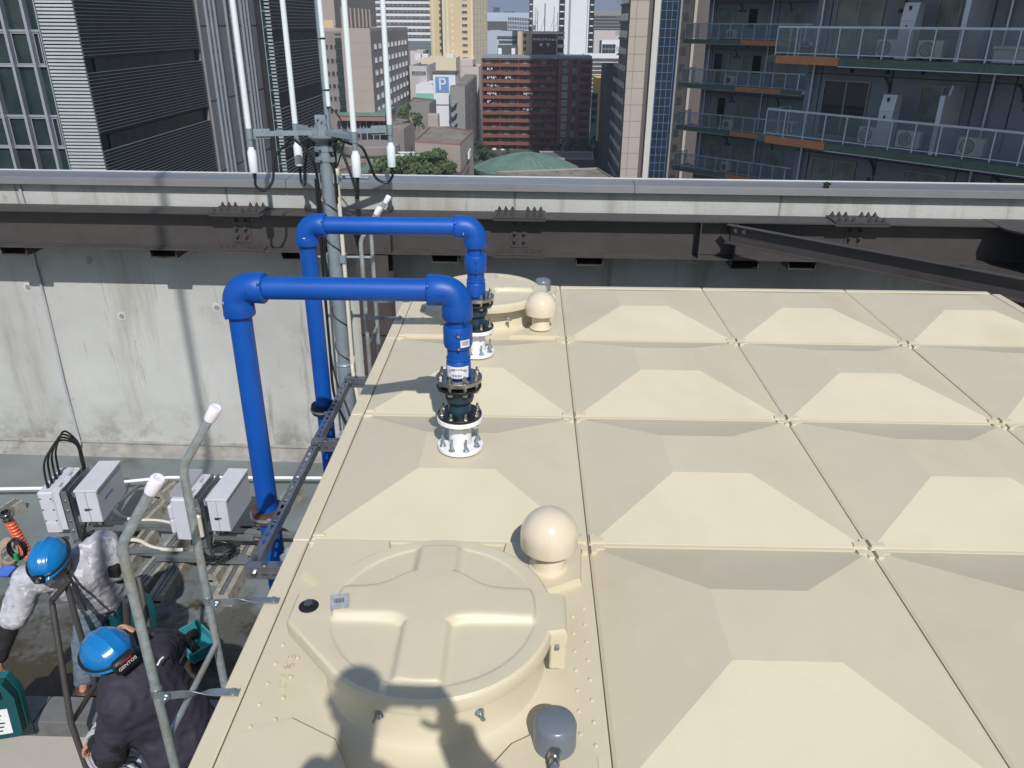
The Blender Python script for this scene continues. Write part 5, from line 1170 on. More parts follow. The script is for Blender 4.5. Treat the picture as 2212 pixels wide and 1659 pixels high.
def bld(name, label, x0, x1, y0, y1, zt, m, cat='building', group=None, roof=m_roofd, par=.6, zb=GZ):
    t = thing(name, label, cat, ((x0+x1)/2, (y0+y1)/2, zb), 0, group)
    b = MB(); b.box(x0, x1, y0, y1, zb, zt-.25); b.build('wall', m, t)
    b = MB(); w_ = .5
    b.box(x0, x1, y0, y0+w_, zt-.25, zt+par); b.box(x0, x1, y1-w_, y1, zt-.25, zt+par); b.box(x0, x0+w_, y0+w_, y1-w_, zt-.25, zt+par); b.box(x1-w_, x1, y0+w_, y1-w_, zt-.25, zt+par); b.build('parapet', m, t)
    b = MB(); b.box(x0+w_+.01, x1-w_-.01, y0+w_+.01, y1-w_-.01, zt-.249, zt-.2); b.build('roof', roof, t)
    return t
WMESH = {}
def winmesh(w_, h, frm, gl, mull=1, d=.12):
    k = (w_, h, frm.name, gl.name, mull)
    if k in WMESH: return WMESH[k]
    b = MB(); f = min(.09, w_*.075)
    b.mi = 0; b.box(-w_/2, w_/2, -d, 0, 0, f); b.box(-w_/2, w_/2, -d, 0, h-f, h); b.box(-w_/2, -w_/2+f, -d, 0, f, h-f); b.box(w_/2-f, w_/2, -d, 0, f, h-f)
    for i in range(mull): x = -w_/2+w_*(i+1)/(mull+1); b.box(x-f*.4, x+f*.4, -d, 0, f, h-f)
    b.mi = 1; b.box(-w_/2+f, w_/2-f, -d*.35, -.01, f, h-f)
    WMESH[k] = b.mesh('window', [frm, gl], smooth=False); return WMESH[k]
def win(par, x, y, z, w_, h, rz=0, frm=None, gl=None, mull=1, name='window'):
    me = winmesh(round(w_, 2), round(h, 2), frm or m_whiteb, gl or m_glass, mull)
    return inst(name, me, par, Matrix.Translation((x, y, z)) @ Matrix.Rotation(rz, 4, 'Z'))
# ------------------------------------------------------------------ dark louvred tower on the left
YL = 38.0
def xat(u, Y, v=50): return on(u, v, 1, Y).x
xc = xat(164, YL); Y2 = 52.6; ztop, zbot = 14.0, GZ
tl = thing('louvred_tower', 'dark glass and louvre tower at the far left with bright slats round its corner', 'tower', (xc-10, 45, GZ))
b = MB(); b.box(xc-45, xc-.25, YL+.25, 64.4, GZ, ztop); b.build('core', m_dclad, tl)
xg = xat(85, YL)
# bright louvres on the face toward the viewer and thin slat edges on the long dark face
b = MB(); b.box(xg, xc, YL-.02, YL+.10, 0, .098); lv = b.mesh('louvre', [m_louv], smooth=False)
b2 = MB(); b2.mi = 0; b2.box(xc-.10, xc+.045, YL+.12, Y2, .108, .130); b2.mi = 1; b2.box(xc-.10, xc-.02, YL+.12, Y2, -.03, .1075); dk = b2.mesh('cladding_board', [m_louvl, m_dclad], smooth=False)
bands = []; P_ = .19
for k in range(-56, 40):
    z = .16*k+.02
    inst('louvre', lv, tl, Matrix.Translation((0, 0, z)))
    band = any(abs(z-zz) < .42 for zz in (pz(230, 44, 300), pz(130, 44, 300)+.2)) if False else (-4.35 < z < -3.65 or -.75 < z < -.05 or 2.9 < z < 3.6)
    if not band: inst('cladding_board', dk, tl, Matrix.Translation((0, 0, z)))
b = MB()
for (z0, z1_) in ((-4.36, -3.64), (-.76, -.04), (2.89, 3.61)):
    for i in range(9):
        y0 = YL+1.3+1.4*i; b.box(xc-.35, xc-.17, y0+.02, y0+1.38, z0, z1_)
b.build('strip_window_panes', m_tglass, tl, kind='stuff')
b = MB(); b.box(xg, xc-.1, YL+.12, YL+.24, GZ, ztop); b.build('louvre_backing', m_dclad, tl)
# glass curtain wall to the left of the louvres
b = MB(); b.box(xc-45, xg-.06, YL+.05, YL+.24, GZ, ztop); b.build('glass_wall', m_tglass, tl)
wv = [xat(u, YL) for u in (62, 14, -36, -86, -136)]; wv = [xg-.05]+wv
for i, x in enumerate(wv):
    b = MB(); w_ = .13 if i % 1 == 0 and i else .05; b.box(x-w_/2, x+w_/2, YL-.30 if i else YL-.05, YL+.045, -12, ztop-.01); b.build('mullion', m_mull, tl)
zt_ = [pz(v, YL, 40) for v in (66, 142, 250, 318, 390)]
for z in zt_+[zt_[0]+2.3, zt_[0]+4.1, zt_[-1]-1.6, zt_[-1]-3.4]:
    b = MB(); b.box(xc-45, xg-.08, YL-.06, YL+.045, z-.05, z+.05); b.build('transom', m_mull, tl)
for i in range(len(wv)-1):   # hopper panes and interior blinds behind the glass
    for (z0, z1_) in ((zt_[1]+.06, zt_[0]-.08), (zt_[3]+.06, zt_[2]-.08)):
        b = MB(); x0, x1 = wv[i+1]+.08, wv[i]-.08; b.box(x0, x1, YL-.035, YL-.005, z0, z0+.05); b.box(x0, x1, YL-.035, YL-.005, z1_-.05, z1_); b.box(x0, x0+.05, YL-.035, YL-.005, z0+.05, z1_-.05); b.box(x1-.05, x1, YL-.035, YL-.005, z0+.05, z1_-.05); b.build('opening_light', m_mull, tl)
# grey panel face with narrow windows beyond the dark face
Y3 = 64.4; xg2 = xc+.12
b = MB(); b.box(xc-.24, xg2, Y2+.3, Y3, -16, ztop); b.box(xc-.24, xc-.02, Y2, Y2+.3, -16, ztop); b.build('grey_panel_wall', m_gpan, tl)
for k, (a, c, tw) in enumerate(((.10, .235, 1), (.42, .60, 2), (.70, .83, 2))):
    y0, y1 = Y2+.3+(Y3-Y2-.3)*a, Y2+.3+(Y3-Y2-.3)*c
    for q, z in enumerate([-14.0, -9.4, -7.1, -4.8, -2.5, -.2, 2.1, 4.4, 6.7, 9.0]):
        b = MB(); b.box(xg2+.002, xg2+.03, y0, y1, z+.08, z+2.2); f = b.build('window', m_gcur if (k == 0) else m_tglass, tl)
    ys_ = [y0, (y0+y1)/2, y1] if tw == 2 else [y0, (y0+y1)/2, y1]
    for y in ys_:
        b = MB(); b.box(xg2+.002, xg2+.16, y-.05, y+.05, -16, ztop-.01); b.build('fin', m_mull, tl)
for z in (-12.4, -7.8, -3.2, 1.4, 6.0):
    b = MB(); b.box(xg2+.001, xg2+.02, Y2+.3, Y3, z, z+.04); b.build('panel_joint', m_dclad, tl)
# second louvred block beyond
xs_ = xat(585, Y3); Y4 = 80.0
tl2 = thing('louvred_block', 'second dark louvred block behind the whip antennas with narrow bright slats', 'tower', (xs_-6, 72, GZ))
b = MB(); b.box(xs_-14, xs_-.25, Y3+.25, Y4, GZ, ztop+4); b.build('core', m_dclad, tl2)
xg3 = xat(576, Y3)-.05; xg4 = xat(568, Y3)
b = MB(); b.box(xg3, xs_, Y3-.02, Y3+.10, 0, .14); lv2 = b.mesh('louvre', [m_louv], smooth=False)
b2 = MB(); b2.mi = 0; b2.box(xs_-.10, xs_+.05, Y3+.12, Y4, .16, .20); b2.mi = 1; b2.box(xs_-.10, xs_-.02, Y3+.12, Y4, -.03, .1595); dk2 = b2.mesh('cladding_board', [m_louvl, m_dclad], smooth=False)
for k in range(-60, 40):
    z = .26*k
    inst('louvre', lv2, tl2, Matrix.Translation((0, 0, z)))
    if not (-9.0 < z < -8.1 or -4.7 < z < -3.9 or .2 < z < 1.0 or 4.6 < z < 5.4): inst('cladding_board', dk2, tl2, Matrix.Translation((0, 0, z)))
b = MB(); b.box(xg4, xg3-.01, Y3, Y3+.24, -18, ztop); b.build('slim_glass', m_tglass, tl2)
for z in [-16+1.15*i for i in range(26)]:
    b = MB(); b.box(xg4, xg3-.012, Y3-.03, Y3-.001, z, z+.05); b.build('transom', m_mull, tl2)
b = MB(); b.box(xg4-.06, xg4-.001, Y3-.05, Y3+.2, -18, ztop); b.build('edge_trim', m_mull, tl2)
# ------------------------------------------------------------------ apartment block on the right (near wing)
def wing(name, label, P, th, zf, H, s0, s1, floors, balc0, nposts, orange, detail):
    """P: point on the balcony front plane; s runs along it to the right; floor k band bottom at zf-k*H"""
    P = Vector((P[0], P[1], 0)); ex = Vector((-math.sin(th), math.cos(th), 0)); nn = Vector((math.cos(th), math.sin(th), 0))
    M = Matrix((ex, -nn, Vector((0, 0, 1)))).transposed().to_4x4(); M.translation = P       # local: x along, y into the building, z up
    t = thing(name, label, 'apartment block', tuple(P+ex*s0), 0, 'dark blue grey apartment wings'); WM[t.name] = Matrix.Translation(P+ex*s0)
    D = 1.75
    b = MB(); b.box(s0+.75, s1, D, D+9, GZ, zf+4*H, M); b.build('wall', m_slate, t)
    for k in floors:
        z = zf-k*H; top = z+.28
        b = MB(); b.box(s0+.35, s1, .06, D-.002, z+.03, top-.03, M); b.build('balcony_slab', m_slatel, t)
        e0 = s0+orange[0]; e1 = s0+orange[1]
        if orange[2]:
            b = MB(); b.box(e0, e1, -.03, .055, z, top, M); b.build('fascia_board', m_orng, t)
            b = MB(); b.box(s0, e0-.005, .0, .30, z+.02, top, M); b.build('fascia_board', m_green, t)
            g0 = e1+.01
        else: g0 = s0
        x = g0
        while x < s1:
            x1 = min(x+5.0, s1); 
            b = MB(); b.box(x, x1-.012, -.01, .055, z, top-.02, M); b.build('fascia_board', m_green, t); x = x1
        if not orange[2]:
            b = MB(); b.box(s0, s0+.06, .056, D+.4, z, top-.02, M); b.build('fascia_board', m_green, t)
            b = MB(); b.box(orange[0], orange[1], -.022, -.0105, z+.02, top-.0, M); b.build('fascia_board', m_orng, t)
        b = MB(); b.box(g0, s1, -.03, .05, z-.03, z-.002, M); b.build('drip_edge', m_rail, t)
        # railing
        r0 = s0+.12 if not orange[2] else s0+.28
        rl = MB(); rl.box(r0, s1, .03, .085, top+.98, top+1.03, M); rl.box(r0, s1, .045, .07, top+.08, top+.11, M); rl.box(r0, s1, .045, .07, top+.955, top+.9795, M)
        rail = rl.build('railing', m_rail, t)
        n_ = int((s1-r0)/nposts)
        for i in range(n_+1):
            b = MB(); x = r0+nposts*i; b.box(x-.022, x+.022, .035, .09, top-.0, top+.954, M); b.build('post', m_rail, rail)
            if i < n_:
                b = MB(); b.box(x+.03, x+nposts-.03, .055, .062, top+.115, top+.95, M); b.build('glass_panel', m_rglass, rail)
        b = MB()
        b.box(r0-.0, r0+.045, .10, 1.6, top+.98, top+1.03, M); b.box(r0, r0+.03, .10, 1.6, top+.08, top+.11, M)
        for q in (.85, 1.56): b.box(r0, r0+.04, q, q+.04, top-.2, top+.979, M)
        b.build('side_railing', m_rail, rail)
        b = MB(); b.box(r0+.012, r0+.02, .12, .84, top+.115, top+.97, M); b.box(r0+.012, r0+.02, .90, 1.55, top+.115, top+.97, M); b.build('glass_panel', m_rglass, rail)
        # windows and doors
        for (a, c, zz0, zz1, cu) in detail['openings']:
            a_, c_ = s0+a, s0+c
            if c_ > s1: continue
            f = MB(); fr = .055; z0, z1_ = top+zz0, top+zz1; y = D
            f.box(a_, c_, y-.06, y-.003, z1_-fr, z1_, M); f.box(a_, c_, y-.06, y-.003, z0, z0+fr, M); f.box(a_, a_+fr, y-.06, y-.003, z0+fr, z1_-fr, M); f.box(c_-fr, c_, y-.06, y-.003, z0+fr, z1_-fr, M)
            mx = (a_+c_)/2; f.box(mx-.03, mx+.03, y-.05, y-.003, z0+fr, z1_-fr, M); fo = f.build('window', m_frame, t)
            rr = random.random()
            for (u0, u1) in ((a_+fr, mx-.03), (mx+.03, c_-fr)):
                dark = (cu == 'd') or random.random() < .18
                g = MB(); 
                if dark: g.box(u0, u1, y-.030, y-.024, z0+fr, z1_-fr, M); g.build('pane', m_glass, fo)
                else:
                    g.mi = 0; W_ = u1-u0; vs = []; nseg = 22
                    for i in range(nseg+1): vs += [M @ Vector((u0+W_*i/nseg, y-.018+.009*math.sin(i*2.1), z0+fr)), M @ Vector((u0+W_*i/nseg, y-.018+.009*math.sin(i*2.1), z1_-fr))]
                    g.add(vs, [(2*i, 2*i+2, 2*i+3, 2*i+1) for i in range(nseg)]); g.build('curtain', m_curt, fo)
                    g = MB(); g.box(u0, u1, y-.040, y-.036, z0+fr, z1_-fr, M); g.build('pane', mat('clear_pane', (.05, .06, .06), .05, var=0, alpha=.15, spec=.7), fo)
        for s_ in detail['pipes']:
            b = MB(); b.cyl(M @ V((s0+s_, D-.14, top)), M @ V((s0+s_, D-.14, top+H-.29)), .048, n=12)
            b.lathe([(.056, 0), (.056, .05)], M @ V((s0+s_, D-.14, top+.5)), n=12); b.lathe([(.056, 0), (.056, .05)], M @ V((s0+s_, D-.14, top+1.7)), n=12); b.build('downpipe', m_rail, t)
        for (s_, dz) in detail['vents']:
            b = MB(); p = M @ V((s0+s_, D-.002, top+dz)); b.lathe([(.07, 0), (.075, .05), (.05, .09), (.0001, .1)], p, nn, 14); b.build('vent_hood', m_dkgrey, t)
        for s_ in detail['hooks']:
            b = MB(); b.tube(smoothpts([M @ V(q) for q in ((s0+s_-.25, D-.03, top+2.25), (s0+s_-.12, D-.10, top+2.2), (s0+s_, D-.10, top+2.0), (s0+s_+.02, D-.08, top+1.75))], 5), .036, 10); b.build('flexible_flue', m_dkgrey, t)
        b = MB(); b.box(s0+.75, s1, D-.025, D-.002, top+2.28, top+2.31, M)
        for s_ in detail['joints']: b.box(s0+s_, s0+s_+.03, D-.03, D-.002, top, top+2.6, M)
        b.build('wall_joint', m_dkgrey, t)
    return t, M
# measured planes (see survey): near wing front plane, far wing front plane
N_P, N_T = (12.292, 28.137), math.radians(220.0); F_P, F_T = (13.2, 57.816), math.radians(223.864)
def s_on(P, th, u, v): q = onf(P, th, u, v); return (q.x-P[0])*(-math.sin(th))+(q.y-P[1])*math.cos(th)
a4 = lambda x, y: (1618.4+x*.2684, y*.2684)
ap1, MA1 = wing('apartment_block', 'near wing of the blue grey apartments with orange tipped green balconies', N_P, N_T, .358, 2.95, -3.62, 14.0, (-1, 0, 1, 2, 3), 0, .853, (.38, 3.0, True),
    dict(openings=((1.55, 3.45, .02, 2.1, 'c'), (5.35, 6.9, .75, 2.1, 'c'), (9.2, 11.3, .02, 2.1, 'c'), (12.6, 13.9, .75, 2.1, 'd')), pipes=(1.08, 7.75), vents=((2.6, 2.45), (4.0, 2.45), (5.3, 2.5), (8.9, 1.55), (12.2, 2.45), (4.05, 1.55)), hooks=(4.2, 8.75, 12.2), joints=(1.35, 4.2, 7.2, 8.4, 12.0)))
ap2, MA2 = wing('apartment_block', 'far wing of the blue grey apartments with green balcony edges, farther left', F_P, F_T, .473, 2.95, -2.2, 7.5, (-1, 0, 1, 2, 3), 0, .92, (2.55, 6.0, False),
    dict(openings=((1.6, 3.0, .02, 2.05, 'c'), (4.0, 5.5, .7, 2.0, 'c'), (6.8, 8.2, .02, 2.05, 'c')), pipes=(1.2, 5.9), vents=((3.3, 1.8), (3.7, 1.8), (4.2, 2.5)), hooks=(3.5, 7.2), joints=(1.4, 6.3)))
# things on the near wing's balconies
NT = 2.95
def bz(k): return .358-k*NT+.28
def ac(s, k, y, lab, w_=.78, face=0):
    o = MA1 @ V((s, y, bz(k))); t = thing('air_conditioner', lab, 'air conditioner', tuple(o), 0, 'outdoor air conditioner units on the balconies'); M = MA1 @ Matrix.Translation((s, y, bz(k)))
    b = MB(); b.bev(0, w_, 0, .28, .06, .62, .01, M); b.build('casing', m_acw, t)
    b = MB(); c = M @ V((w_*.38, -.004, .34)); nrm = M.to_3x3() @ V((0, -1, 0)); b.lathe([(.235, 0), (.235, .010), (.222, .010), (.222, .004), (.0001, .004)], c, nrm, 26); g = b.build('fan_grille', m_grille, t)
    b = MB()
    for r in (.06, .11, .16, .2): b.lathe([(r-.004, .006), (r, .012), (r+.004, .006)], c, nrm, 22)
    b.lathe([(.03, .005), (.03, .014), (.0001, .015)], c, nrm, 12); b.build('fan_guard', m_acw, g)
    b = MB(); b.box(.08, .14, .0, .28, 0, .06, M); b.box(w_-.14, w_-.08, .0, .28, 0, .06, M); b.build('feet', m_dkgrey, t)
def s_b(x, y): return s_on(N_P, N_T, *a4(x, y))
def tall(s, k, lab):
    o = MA1 @ V((s, .62, bz(k))); t = thing('water_heater', lab, 'water heater', tuple(o), 0, 'tall pale water heaters on the balconies'); M = MA1 @ Matrix.Translation((s, .62, bz(k)))
    b = MB(); b.bev(0, .52, 0, .48, .0, 1.22, .01, M); b.build('lower_cabinet', m_ducw, t)
    b = MB(); b.prism([(0, 1.225), (.48, 1.225), (.48, 1.78), (.12, 1.78)], 0, .52, M @ Matrix(((0, 0, 1, 0), (1, 0, 0, 0), (0, 1, 0, 0), (0, 0, 0, 1)))); b.build('upper_cabinet', m_ducw, t)
    for z in (.95, 1.55):
        b = MB(); yy = -.008 if z < 1.2 else .045; b.box(.20, .27, yy-.02 if z > 1.2 else -.012, yy+.06, z, z+.13, M); b.build('vent_slot', m_black, t)
def screen(s, k, lab):
    o = MA1 @ V((s, .2, bz(k))); M = MA1 @ Matrix.Translation((s, .12, bz(k))); b = MB(); b.prism([(0, 0), (1.45, 0), (1.45, 2.2), (.55, 2.2), (.12, 1.2), (0, .5)], -.03, .03, M @ Matrix(((0, 0, 1, 0), (1, 0, 0, 0), (0, 1, 0, 0), (0, 0, 0, 1)))); b.box(-.08, .08, -.02, .3, 0, 1.9, M)
    b.build('partition_screen', m_ducw, label=lab, cat='screen', group='pale partition screens between balconies')
u1 = s_b(960, 450)
ac(s_b(890, 440)+.15, 0, .75, 'air conditioner left of the water heater on the upper balcony'); tall(s_b(1030, 480)+.25, 0, 'water heater cabinet on the upper balcony'); ac(s_b(1200, 450)+.25, 0, .7, 'air conditioner right of the water heater on the upper balcony', .85)
screen(s_b(1600, 490)+.2, 0, 'pale partition screen on the upper balcony')
ac(s_b(750, 1130)+.15, 1, .75, 'air conditioner left of the water heater on the lower balcony'); tall(s_b(870, 1170)+.25, 1, 'water heater cabinet on the lower balcony'); ac(s_b(1040, 1150)+.25, 1, .7, 'air conditioner right of the water heater on the lower balcony', .85)
screen(s_b(1400, 1230)+.2, 1, 'pale partition screen on the lower balcony')
ac(s_b(1530, 1240)+.25, 1, .6, 'cream air conditioner right of the screen on the lower balcony', .85); ac(s_b(2070, 1290)+.25, 1, .7, 'air conditioner at the right picture edge on the lower balcony', .85)
o = MA1 @ Matrix.Translation((s_b(1815, 500)+.25, .6, bz(0))); t = thing('storage_box', 'cream lidded storage box on the upper balcony', 'box', tuple(o.translation))
b = MB(); b.bev(0, .95, 0, .5, 0, .40, .02, o); b.build('tub', m_ducw, t)
b = MB(); b.bev(-.04, .99, -.04, .54, .405, .50, .02, o); b.build('lid', m_acw, t)
for k in range(4):
    o_ = MA2 @ V((0, 0, 0)); s_ = 1.2+[1.5, .7, .2, .1][k]; M = MA2 @ Matrix.Translation((-2.2+3.0+.25*k, .8, .473-k*2.95+.28)); t = thing('air_conditioner', ('top', 'second', 'third', 'lowest')[k]+' small air conditioner on the far wing balconies', 'air conditioner', tuple(M.translation), 0, 'air conditioners on the far wing')
    b = MB(); b.bev(0, .75, 0, .28, .06, .62, .01, M); b.build('casing', m_acw, t)
    b = MB(); b.lathe([(.21, 0), (.21, .01), (.0001, .01)], M @ V((.3, -.004, .34)), M.to_3x3() @ V((0, -1, 0)), 16); b.build('fan_grille', m_grille, t)
# unseen tower added on the right to shade the apartment block
nb = bld('shading_tower', 'tall unseen grey tower added beyond the right picture edge to shade the apartment block', 19, 52, -26, 1, 92, m_gpan)
for k in range(24):
    b = MB(); b.box(18.9, 18.99, -25, 0, -44+5.5*k, -42+5.5*k); b.build('window_band', m_glass, nb)
# ------------------------------------------------------------------ middle distance, left to right
R90 = math.pi/2
def X(u, Y, v=150): return on(u, v, 1, Y).x
# taupe office building with a taller block behind
Ya = 235.0; xa0, xa1 = X(560, Ya), X(800, Ya, 66); Yb = Ya*1.306; za = pz(66, Ya, 800)
ob = thing('office_building', 'taupe tiled office building with pale projecting bay and rows of paired windows', 'building', (xa0+20, Ya+30, GZ))
b = MB(); b.box(xa0, xa1, Ya, Yb, GZ, za-.3); b.build('wall', m_taupe, ob)
b = MB(); b.box(xa0+.6, xa1-.6, Ya+.6, Yb-.6, za-.299, za-.25); b.build('roof', m_roofd, ob)
b = MB(); b.box(xa0, xa1, Ya, Ya+.5, za-.29, za+.6); b.box(xa1-.5, xa1, Ya+.51, Yb, za-.29, za+.6); b.box(xa0, xa1-.51, Yb-.5, Yb, za-.29, za+.6); b.build('parapet', m_taupel, ob)
xbay = X(744, Ya); zaw = pz(246, Ya, 800)
b = MB(); b.box(xbay, xa1+.02, Ya-.9, Ya-.01, zaw, za+.55)
b.build('pale_bay', m_taupel, ob)
for k in range(7): z = zaw+(za-zaw)*k/7; b = MB(); b.box(xbay, xa1+.03, Ya-.905, Ya-.9005, z, z+.08); b.build('panel_joint', m_taupe, ob)
xgs = X(729, Ya)
b = MB(); b.box(xgs, xbay-.02, Ya-.2, Ya-.01, zaw-1, pz(82, Ya, 735)); b.build('stair_glass', m_tglass, ob)
for k in range(13):
    z = zaw+1.9*k; b = MB(); b.box(xgs, xbay-.02, Ya-.3, Ya-.201, z, z+.18); b.build('spandrel_bar', m_roofd, ob)
zr = [pz(v, Ya, 800) for v in (96, 126, 154, 181, 208, 235)]
for r, z in enumerate([zr[0]+3.55]+zr if False else zr):
    for q in range(4):
        x = X(700, Ya)+ (q//2)*2.6+(q % 2)*1.25
        win(ob, x, Ya-.01, z-1.4, 1.0, 1.35, 0, m_taupel, m_glass, 0)
    for i in range(9):
        y = Ya+5+i*7.4
        for j in (0, 1): win(ob, xa1+.01, y+j*2.2, z-1.4, 1.35, 1.4, R90, m_whiteb, m_glass, 0)
for i in range(18): b = MB(); y = Ya+22+i*2.6; b.box(xa1+.01, xa1+.06, y, y+1.4, zr[-1]-7.3, zr[-1]-3.6); b.build('window', m_gcur, ob)
b = MB(); b.box(xgs-.5, xa1+3.2, Ya-3.2, Ya+16, zaw-1.6, zaw-.3); b.build('pink_trim', m_pinkt, ob)
b = MB(); b.prism([(xgs-.6, Ya-3.4), (xa1+3.3, Ya-3.4), (xa1+3.3, Ya+16), (xa1+.05, Ya+16), (xa1+.05, Ya-.95), (xgs-.6, Ya-.95)], zaw-.29, zaw+.5); b.build('canopy', m_copper, ob)
b = MB(); b.box(xgs, xa1+1.5, Ya-1.2, Ya-.02, zaw-10, zaw-1.62); b.build('lobby_glass', m_tglass, ob)
for i in range(7): b = MB(); x = xgs+i*(xa1+1-xgs)/6; b.box(x, x+.25, Ya-1.5, Ya-1.21, zaw-10, zaw-1.61); b.build('lobby_column', m_taupel, ob)
Yt = Ya+16; xt0, xt1 = X(640, Yt), X(723, Yt, 30)
tb_ = thing('office_tower', 'taller taupe block rising behind the office building at the mast top', 'building', (xt1-6, Yt+25, GZ))
b = MB(); b.box(xt0, xt1, Yt, Yt*1.27, za, za+34); b.build('wall', m_taupe, tb_)
b = MB(); b.box(xt0, xt1+.02, Yt-.05, Yt-.001, za, za+34); b.build('pale_front', m_taupel, tb_)
xg = X(690, Yt)
for i in range(8):
    y = Yt+8+i*6.5; 
    b = MB(); b.box(xt1+.01, xt1+.5, y, y+.35, za+.4, za+6.2); b.build('duct_pipe', m_taupel, tb_)
    win(tb_, xt1+.05, y+2, za+10.2, 1.4, 1.8, R90, m_whiteb, m_glass, 0)
b = MB(); b.box(xt1-3.8, xt1-.6, Yt-.1, Yt-.051, za+.2, za+2.6); b.build('lit_panel', m_creamb, tb_)
# podium: terraces, roofs, copper eaves
def tree(x, y, z, h, r, label, kind=0, name='tree', group='trees on the terraces and streets', n=420):
    t = thing(name, label, 'tree', (x, y, z), 0, group); rnd = random.Random(int(x*13+y*7))
    b = MB(); b.cyl((x, y, z), (x+.1*r, y, z+h*.55), .05*h**.6, .02*h**.6, n=7)
    for k in range(5): a = rnd.random()*6.28; b.cyl((x, y, z+h*(.25+.08*k)), (x+r*.6*math.cos(a), y+r*.6*math.sin(a), z+h*(.5+.08*k)), .03*h**.5, .01, n=5)
    b.build('trunk', m_bark, t)
    b = MB(); cl = []
    for k in range(16):
        a = rnd.random()*6.28; zz = rnd.random(); rr = (r*(1-zz)**.8 if kind else r*math.sqrt(max(.05, 1-(2*zz-1)**2)))*rnd.random()**.5; cl.append((x+rr*math.cos(a), y+rr*math.sin(a), z+h*(.22+.74*zz), r*(.22+.25*rnd.random())*(1-.5*zz*kind)))
    for i in range(n):
        c = cl[rnd.randrange(len(cl))]; d = V((rnd.gauss(0, 1), rnd.gauss(0, 1), rnd.gauss(0, .8))).normalized()*c[3]*(.55+.55*rnd.random()); p = V(c[:3])+d; s_ = r*(.06+.06*rnd.random())+.08
        u_ = V((rnd.gauss(0, 1), rnd.gauss(0, 1), rnd.gauss(0, 1))).normalized(); w_ = u_.orthogonal().normalized(); b.add([p-u_*s_-w_*s_*.5, p+u_*s_*.3-w_*s_*.9, p+u_*s_, p+w_*s_*.9], [(0, 1, 2, 3)])
    b.build('crown', m_leafd if kind == 2 else m_leaf, t, smooth=False); return t
def block(name, label, poly, z0, z1_, m, roof=m_roofc, trim=None, cat='building', group=None):
    cx = sum(p[0] for p in poly)/len(poly); cy = sum(p[1] for p in poly)/len(poly)
    t = thing(name, label, cat, (cx, cy, z0), 0, group); b = MB(); b.prism(poly, z0, z1_-.25); b.build('wall', m, t)
    n = len(poly); c = V((cx, cy)); k = 1-.4/max(4, max((V(p)-c).length for p in poly)); ins = [tuple(c+(V(p)-c)*k) for p in poly]
    b = MB()
    for i in range(n): j = (i+1) % n; b.prism([poly[i], poly[j], ins[j], ins[i]], z1_-.249, z1_+.3)
    b.build('parapet', trim or m, t)
    b = MB(); b.prism([tuple(c+(V(p)-c)*(k-.004)) for p in poly], z1_-.249, z1_-.1); b.build('roof', roof, t); return t
def gp(u, v, z): q = on(u, v, 2, z); return (q.x, q.y)
# podium pieces traced on their own roof heights
zp = -27.0
blockA = block('podium_block', 'grey taupe plant block above the terraces, left of the parking building', [gp(881, 226, -21), gp(927, 226, -21), gp(942, 217, -21), gp(893, 212, -21)], GZ, -21, m_taupe, group='podium blocks of the office complex')
t = block('podium_block', 'low terrace block with a planted roof edge and a row of windows', [gp(838, 276, -25), gp(872, 281, -25), gp(896, 262, -25), gp(855, 258, -25)], GZ, -25, m_taupel, group='podium blocks of the office complex')
t = block('podium_block', 'wide podium with stained dark concrete roof and pale parapet in front of the parking building', [gp(896, 306, -25), gp(994, 312, -25), gp(1022, 284, -25), gp(965, 275, -25), gp(928, 276, -25)], GZ, -25, m_taupel, trim=m_pinkt, group='podium blocks of the office complex')
q = gp(1010, 300, -25); b = MB(); b.box(q[0], q[0]+.4, q[1], q[1]+7, -30, -28.3); b.build('slot_window', m_whiteb, t)
xh = gp(944, 274, -25); b = MB(); b.bev(xh[0]-2.4, xh[0]+.6, xh[1]-2, xh[1]+2, -24.9, -21.5, .2); b.build('roof_hatch', m_taupel, t)
t = block('podium_block', 'lower podium front with a walled garden of shrubs', [gp(770, 395, -31), gp(990, 395, -31), gp(1014, 352, -31), gp(990, 330, -31), gp(800, 325, -31)], GZ, -31.4, m_taupe, roof=m_roofd, trim=m_pinkt, group='podium blocks of the office complex')
t = block('podium_block', 'podium wing with planted roof left of the curved drum', [gp(700, 372, -29), gp(722, 372, -29), gp(790, 352, -29), gp(780, 300, -29), gp(700, 300, -29)], GZ, -29, m_taupel, trim=m_pinkt, group='podium blocks of the office complex')
t = thing('curved_drum', 'curved taupe drum wall below the canopy', 'building', gp(800, 320, -27)+(GZ,)); c_ = gp(803, 318, -27)
b = MB(); b.lathe([(7, GZ), (7, -26.3), (6.6, -26), (.01, -26)], (c_[0], c_[1], 0), n=40); b.build('wall', m_taupe, t)
b = MB(); b.lathe([(7.1, -28.6), (7.25, -28.3), (7.1, -28.0)], (c_[0], c_[1], 0), n=40); b.build('band', m_roofd, t)
t = thing('copper_canopy', 'long verdigris canopy roof with pink edge left of the shrubs', 'canopy', gp(775, 350, -30)+(-31,))
pl = [gp(745, 371, -30), gp(795, 371, -30), gp(822, 336, -30), gp(805, 328, -30)]
b = MB(); b.prism(pl, -30.3, -29.8); b.build('roof', m_copper, t); b = MB(); b.prism([tuple(V(p)*1.002) for p in pl], -30.9, -30.301); b.build('edge', m_pinkt, t)
